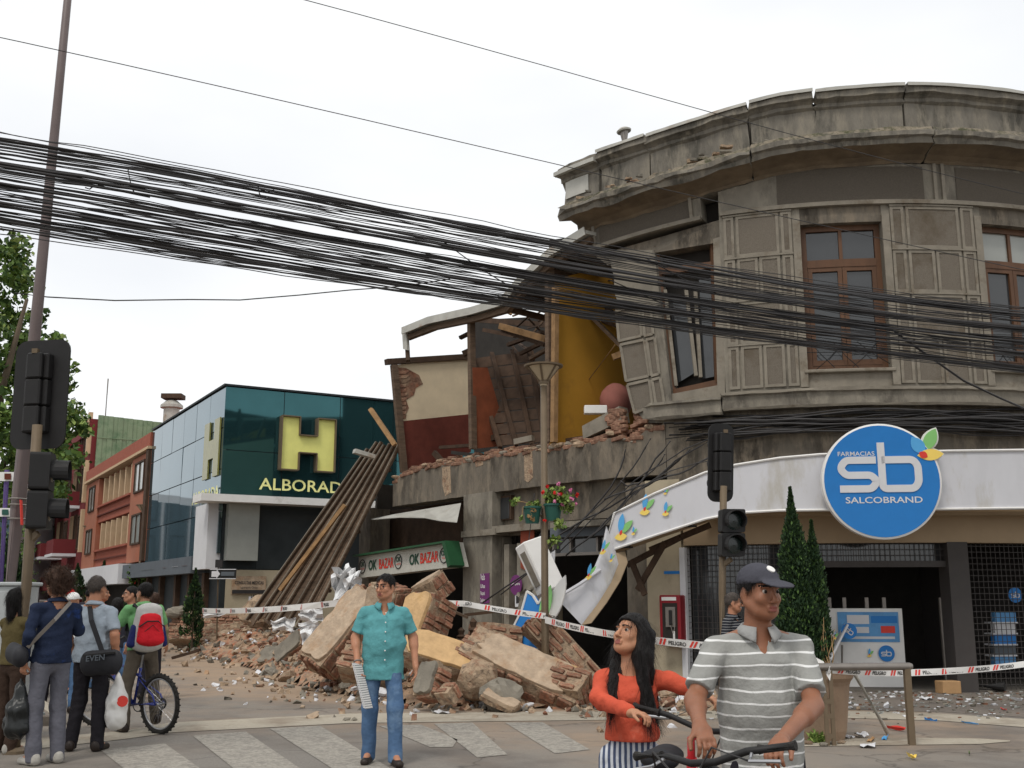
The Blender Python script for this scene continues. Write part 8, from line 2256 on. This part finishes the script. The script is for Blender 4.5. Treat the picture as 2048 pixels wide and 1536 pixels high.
# ================================================================ bicycles
m_tyre = mat('tyre_rubber', alb((42, 40, 38)), rough=.85, var=.2, bump=.5, bscale=60); m_alu = mat('bright_alloy', alb((170, 170, 172)), rough=.3, var=.08, metal=.8)
def bike(label, loc, rz, tilt, frame, steer=0.0, accent=None, sdz=0.0):
    """local +x is forward; wheels of 0.33 m radius, 1.05 m apart"""
    t = thing('bicycle', loc, label, 'bicycle'); t.rotation_euler = (tilt, 0, rz)
    z = .33; rw, fw = V(-.52, 0, z), V(.55, 0, z); bb_ = V(-.06, 0, .30); st = V(-.17, 0, .72); ht, hb_ = V(.37, 0, .80), V(.41, 0, .67)
    SM = Matrix.Translation(hb_) @ Matrix.Rotation(steer, 4, (V(.37, 0, .80) - V(.41, 0, .67)).normalized()) @ Matrix.Translation(-hb_)
    def wheel(c, M=None):
        f = (lambda p: M @ p) if M else (lambda p: p)
        ax = (f(c + V(0, 1, 0)) - f(c)).normalized(); cc_ = f(c)
        b = MB(); b.torus(cc_, ax, .31, .026, 44, 10); 
        w = b.build('wheel', m_tyre, t, world=False, smooth=True)
        b = MB()
        d, u, k = frame_from(ax)
        for i in range(64):
            a = 2 * math.pi * i / 64; e = u * math.cos(a) + k * math.sin(a); e2 = ax.cross(e)
            b.obox(cc_ + e * .335 + ax * (.012 if i % 2 else -.012), e * .006, e2 * .007, ax * .010)
        b.build('tread', m_tyre, w, world=False)
        b = MB(); b.torus(cc_, ax, .278, .011, 40, 6); b.build('rim', m_alu, w, world=False, smooth=True)
        b = MB()
        for i in range(28):
            a = 2 * math.pi * i / 28; e = u * math.cos(a) + k * math.sin(a); a2 = a + (.5 if i % 2 else -.5); e3 = u * math.cos(a2) + k * math.sin(a2)
            b.tube([cc_ + e3 * .02 + ax * (.03 if i % 4 < 2 else -.03), cc_ + e * .275], .0014, 4, cap=False)
        b.build('spokes', m_alu, w, world=False)
        b = MB(); b.tube([cc_ - ax * .05, cc_ + ax * .05], .02, 10); b.build('hub', m_alu, w, world=False)
    wheel(rw); wheel(fw, SM)
    fr = MB(); fr.tube([ht, st + V(.0, 0, -.10)], .019, 10); fr.tube([hb_, bb_], .025, 10); fr.tube([st, bb_], .018, 10); fr.tube([ht + V(-.012, 0, .04), hb_ + V(.012, 0, -.04)], .024, 10)
    for q in (-1, 1): fr.tube([bb_ + V(0, .03 * q, 0), rw + V(.12, .055 * q, .0), rw + V(0, .06 * q, 0)], .012, 8); fr.tube([st + V(.02, .02 * q, -.12), rw + V(.06, .055 * q, .10), rw + V(0, .06 * q, 0)], .010, 8)
    fo = fr.build('frame', frame, t, world=False, smooth=True)
    if accent: b = MB(); b.tube([hb_.lerp(bb_, .25), hb_.lerp(bb_, .5)], .0265, 10); b.build('decal', accent, fo, world=False)
    b = MB()
    for q in (-1, 1): b.tube([SM @ (hb_ + V(.015, .055 * q, -.05)), SM @ (fw + V(0, .06 * q, 0))], .014, 8)
    b.tube([SM @ (hb_ + V(.015, -.06, -.05)), SM @ (hb_ + V(.015, .06, -.05))], .016, 8); b.tube([SM @ (hb_ + V(.015, 0, -.05)), SM @ (ht + V(-.012, 0, .04)), SM @ (ht + V(-.03, 0, .12)), SM @ (ht + V(.04, 0, .15))], .018, 8); b.build('fork', m_black if accent is None else frame, t, world=False, smooth=True)
    hz = ht + V(.05, 0, .16)
    b = MB(); b.tube([SM @ (hz + V(-.06, -.31, .03)), SM @ (hz + V(-.03, -.16, .025)), SM @ (hz + V(0, -.05, 0)), SM @ (hz + V(0, .05, 0)), SM @ (hz + V(-.03, .16, .025)), SM @ (hz + V(-.06, .31, .03))], .013, 8); hbr = b.build('handlebar', m_black, t, world=False, smooth=True)
    for q in (-1, 1):
        b = MB(); b.tube([SM @ (hz + V(-.065, .33 * q, .03)), SM @ (hz + V(-.045, .20 * q, .027))], .018, 10); b.build('grip', m_tyre, hbr, world=False)
        b = MB(); b.tube([SM @ (hz + V(-.03, .18 * q, .02)), SM @ (hz + V(.03, .20 * q, .0)), SM @ (hz + V(.0, .30 * q, -.01))], .007, 6); b.build('brake_lever', m_alu, hbr, world=False)
        b = MB(); b.tube([SM @ (hz + V(.02, .19 * q, .0)), SM @ (hz + V(.12, .12 * q, .06)), SM @ (hz + V(.12, .02 * q, -.05)), hb_ + V(.05, 0, -.02)], .004, 5); b.build('brake_cable', m_cable, hbr, world=False)
    b = MB(); b.tube([st + V(.01, 0, -.05), st + V(-.04, 0, .16 + sdz)], .0135, 8); b.build('seat_post', m_alu, t, world=False)
    so = blob('saddle', [((-.20, 0, .905), (-.06, 0, .91), .042, .035, (0, 1, 0), 1.9), ((-.06, 0, .91), (.06, 0, .90), .028, .022, (0, 1, 0), 1.2)], m_bagb, t, .01, .001); so.location = (0, 0, sdz)
    b = MB(); b.torus(bb_ + V(0, -.05, 0), (0, 1, 0), .085, .006, 28, 5)
    for q in (-1, 1): b.beam(bb_ + V(0, .06 * q, 0), bb_ + V(.10 * q, .065 * q, -.13 * q), .02, .012)
    cr_ = b.build('crankset', m_black, t, world=False)
    for q in (-1, 1): b = MB(); b.obox(bb_ + V(.10 * q, .11 * q, -.13 * q), V(.045, 0, 0), V(0, .045, 0), V(0, 0, .01)); b.build('pedal', m_black, cr_, world=False)
    b = MB(); b.torus(rw + V(0, -.045, 0), (0, 1, 0), .05, .012, 20, 5); b.beam(rw + V(.02, -.05, -.03), rw + V(.05, -.05, -.13), .02, .03); b.build('rear_derailleur', m_black, t, world=False)
    b = MB(); b.tube([bb_ + V(0, -.05, .085), rw + V(0, -.045, .05)], .004, 4); b.tube([bb_ + V(0, -.05, -.085), rw + V(0.03, -.045, -.10)], .004, 4); b.build('chain', m_black, t, world=False)
    return t
# blue mountain bike ridden by the boy; rear wheel touches the road at (318, 1470)
m_fblue = mat('blue_frame_paint', alb((40, 52, 128), 1.1), rough=.3, var=.1, spec=.5); m_fred = mat('red_frame_paint', alb((176, 38, 44), 1.1), rough=.3, var=.1, spec=.5)
rwp = G(318, 1468); hd_ = R(146)
bl_ = rwp - V(math.cos(hd_), math.sin(hd_), 0) * -.52
BK = bike('blue mountain bicycle straddled by boy with red backpack', (bl_.x, bl_.y, 0), hd_, R(-3), m_fblue, R(30))
bb_w = lambda x, y, z: Matrix.Translation((bl_.x, bl_.y, 0)) @ Matrix.Rotation(hd_, 4, 'Z') @ V(x, y, z)
# boy: body local -y is forward => heading so that -y maps to bike +x
hb = math.degrees(hd_) + 90
q0 = bb_w(-.15, 0, 0)
m_green_s = cloth('green_polo', (120, 172, 116), 1.0); m_khaki = cloth('khaki_shorts', (96, 88, 78), 1.0)
boy, JB_, hB, sB_ = person('boy in green shirt straddling a blue bicycle with red backpack', (q0.x, q0.y, 0), hb - 20, 1.70,
    pose=dict(pel=(0, -.02, .97), waist=(0, -.04, 1.09), chest=(0, -.07, 1.28), neck=(0, -.08, 1.45), head=(0, -.11, 1.59), shR=(-.19, -.08, 1.40), shL=(.19, -.08, 1.40), elR=(-.27, -.17, 1.17), wrR=(-.27, -.40, 1.05), elL=(.27, -.17, 1.17), wrL=(.27, -.40, 1.05),
              hipR=(-.09, -.03, .93), hipL=(.09, -.03, .93), knR=(-.20, -.22, .56), anR=(-.24, -.12, .16), toR=(-.26, -.30, .10), knL=(.15, -.10, .50), anL=(.17, -.02, .085), toL=(.20, -.20, .03)),
    yaw=20, skin='olive', hair='short', shirt=m_green_s, pants=m_khaki, pant_len=.9, shoes=m_shoe, seed=8, hemz=.90, hands={'R': dict(d=(0, -1, -.1), n=(.2, -.2, -1), curl=.9), 'L': dict(d=(0, -1, -.1), n=(-.2, -.2, -1), curl=.9)})
BP = attach(thing('backpack', (0, 0, 0), 'red grey and blue backpack on the back of the boy', 'backpack'), boy, (0, .09, 1.2), sB_); BP.scale = (1.22, 1.05, 1.08)
m_bred = cloth('red_nylon', (196, 34, 44), 1.1, rough=.6); m_bgrey = cloth('grey_nylon', (188, 186, 182), 1.0, rough=.6)
blob('main_pack', [((0, .03, -.16), (0, .03, .17), .11, .085, (1, 0, 0), 1.5)], m_bgrey, BP, .012, .003)
blob('front_pocket', [((0, .125, -.14), (0, .10, .10), .065, .05, (1, 0, 0), 2.0)], m_bred, BP, .012, .003)
for q in (-1, 1): blob('side_panel', [((.15 * q, .02, -.18), (.13 * q, .02, .0), .04, .03, (0, 1, 0), 2.0)], cloth('blue_nylon', (38, 44, 96), 1.0, rough=.6), BP, .012, .002)
b = MB(); b.tube([V(-.12, .15, .0), V(-.05, .175, .06), V(.05, .175, .06), V(.12, .15, .0)], .008, 6); b.tube([V(-.12, .14, -.1), V(0, .19, .02), V(.12, .14, -.1)], .005, 5); b.build('zip', m_black, BP, world=False)
for q in (-1, 1): b = MB(); b.tube([V(.09 * q, .0, .18), V(.11 * q, -.10, .235), V(.12 * q, -.24, .12), V(.13 * q, -.26, -.05), V(.14 * q, -.1, -.18)], .016, 6); b.build('strap', m_bagb, BP, world=False)
# girl's red bicycle and the man's bicycle
gl = P(1316, 1195, 5.0); 
hdp = P(1368, 1428, 4.9)
hd2 = R(68); t_ = V(hdp.x, hdp.y, 0) - V(math.cos(hd2), math.sin(hd2), 0) * .37
bike('red bicycle with black saddle held by girl in orange top', (t_.x, t_.y, 0), hd2, R(2), m_fred, R(-22), m_lyel)
hdp = P(1432, 1494, 3.9); hd3 = R(-104); t_ = V(hdp.x, hdp.y, 0) - V(math.cos(hd3), math.sin(hd3), 0) * .42
bike('black bicycle held by its handlebar by the capped man', (t_.x, t_.y, 0), hd3, R(0), m_steel, R(-29), sdz=-.14)

# ================================================================ people farther down the street
cr2 = [(205, 1200, 19, 172, 1.70, (210, 48, 40), 'short', 'man in red shirt standing down the street behind the boy', None, 90),
       (236, 1212, 18, 0, 1.50, (206, 50, 40), 'bob', 'person in orange-red jacket partly hidden behind the boy', None, 200),
       (262, 1196, 16, 0, 1.68, (44, 44, 52), 'short', 'man in dark jacket with sunglasses beside the boy', None, -60),
       (308, 1205, 17, 0, 1.58, (140, 128, 96), 'bob', 'woman with brown hair in khaki top behind the boy', None, 180),
       (138, 1192, 18, 0, 1.66, (60, 52, 60), 'none', 'person wearing a red cap between the two men', (204, 44, 40), 20),
       (118, 1200, 15.5, 0, 1.60, (228, 228, 226), 'none', 'person in white hood behind man in navy jacket', (226, 226, 224), 180),
       (147, 1204, 15.0, 0, 1.58, (232, 232, 230), 'none', 'second white hooded person behind man in grey shirt', (226, 226, 224), 180),
       (178, 1200, 26, 0, 1.70, (70, 66, 74), 'short', 'distant man in grey jacket walking down the street', None, 180)]
for i, (x, y, Yd, _, H_, c, hr, lab, cpc, hdg) in enumerate(cr2):
    p = P(x, 1195, Yd); p.z = .12 if False else 0
    person(lab, p, hdg, H_, skin='olive', hair=hr, hairm=m_hairb if i == 3 else None, shirt=cloth('bystander_cloth_%d' % i, c, 1.0), sleeve='long' if i % 2 else 'short', pants=m_dkpants if i % 2 else m_jeans, shoes=m_shoe, collar=False, seed=20 + i, res=.018, hres=.010,
           cap=cloth('bystander_cap_%d' % i, cpc, 1.0) if cpc else None, glasses=(i == 2), group='bystanders down the street')
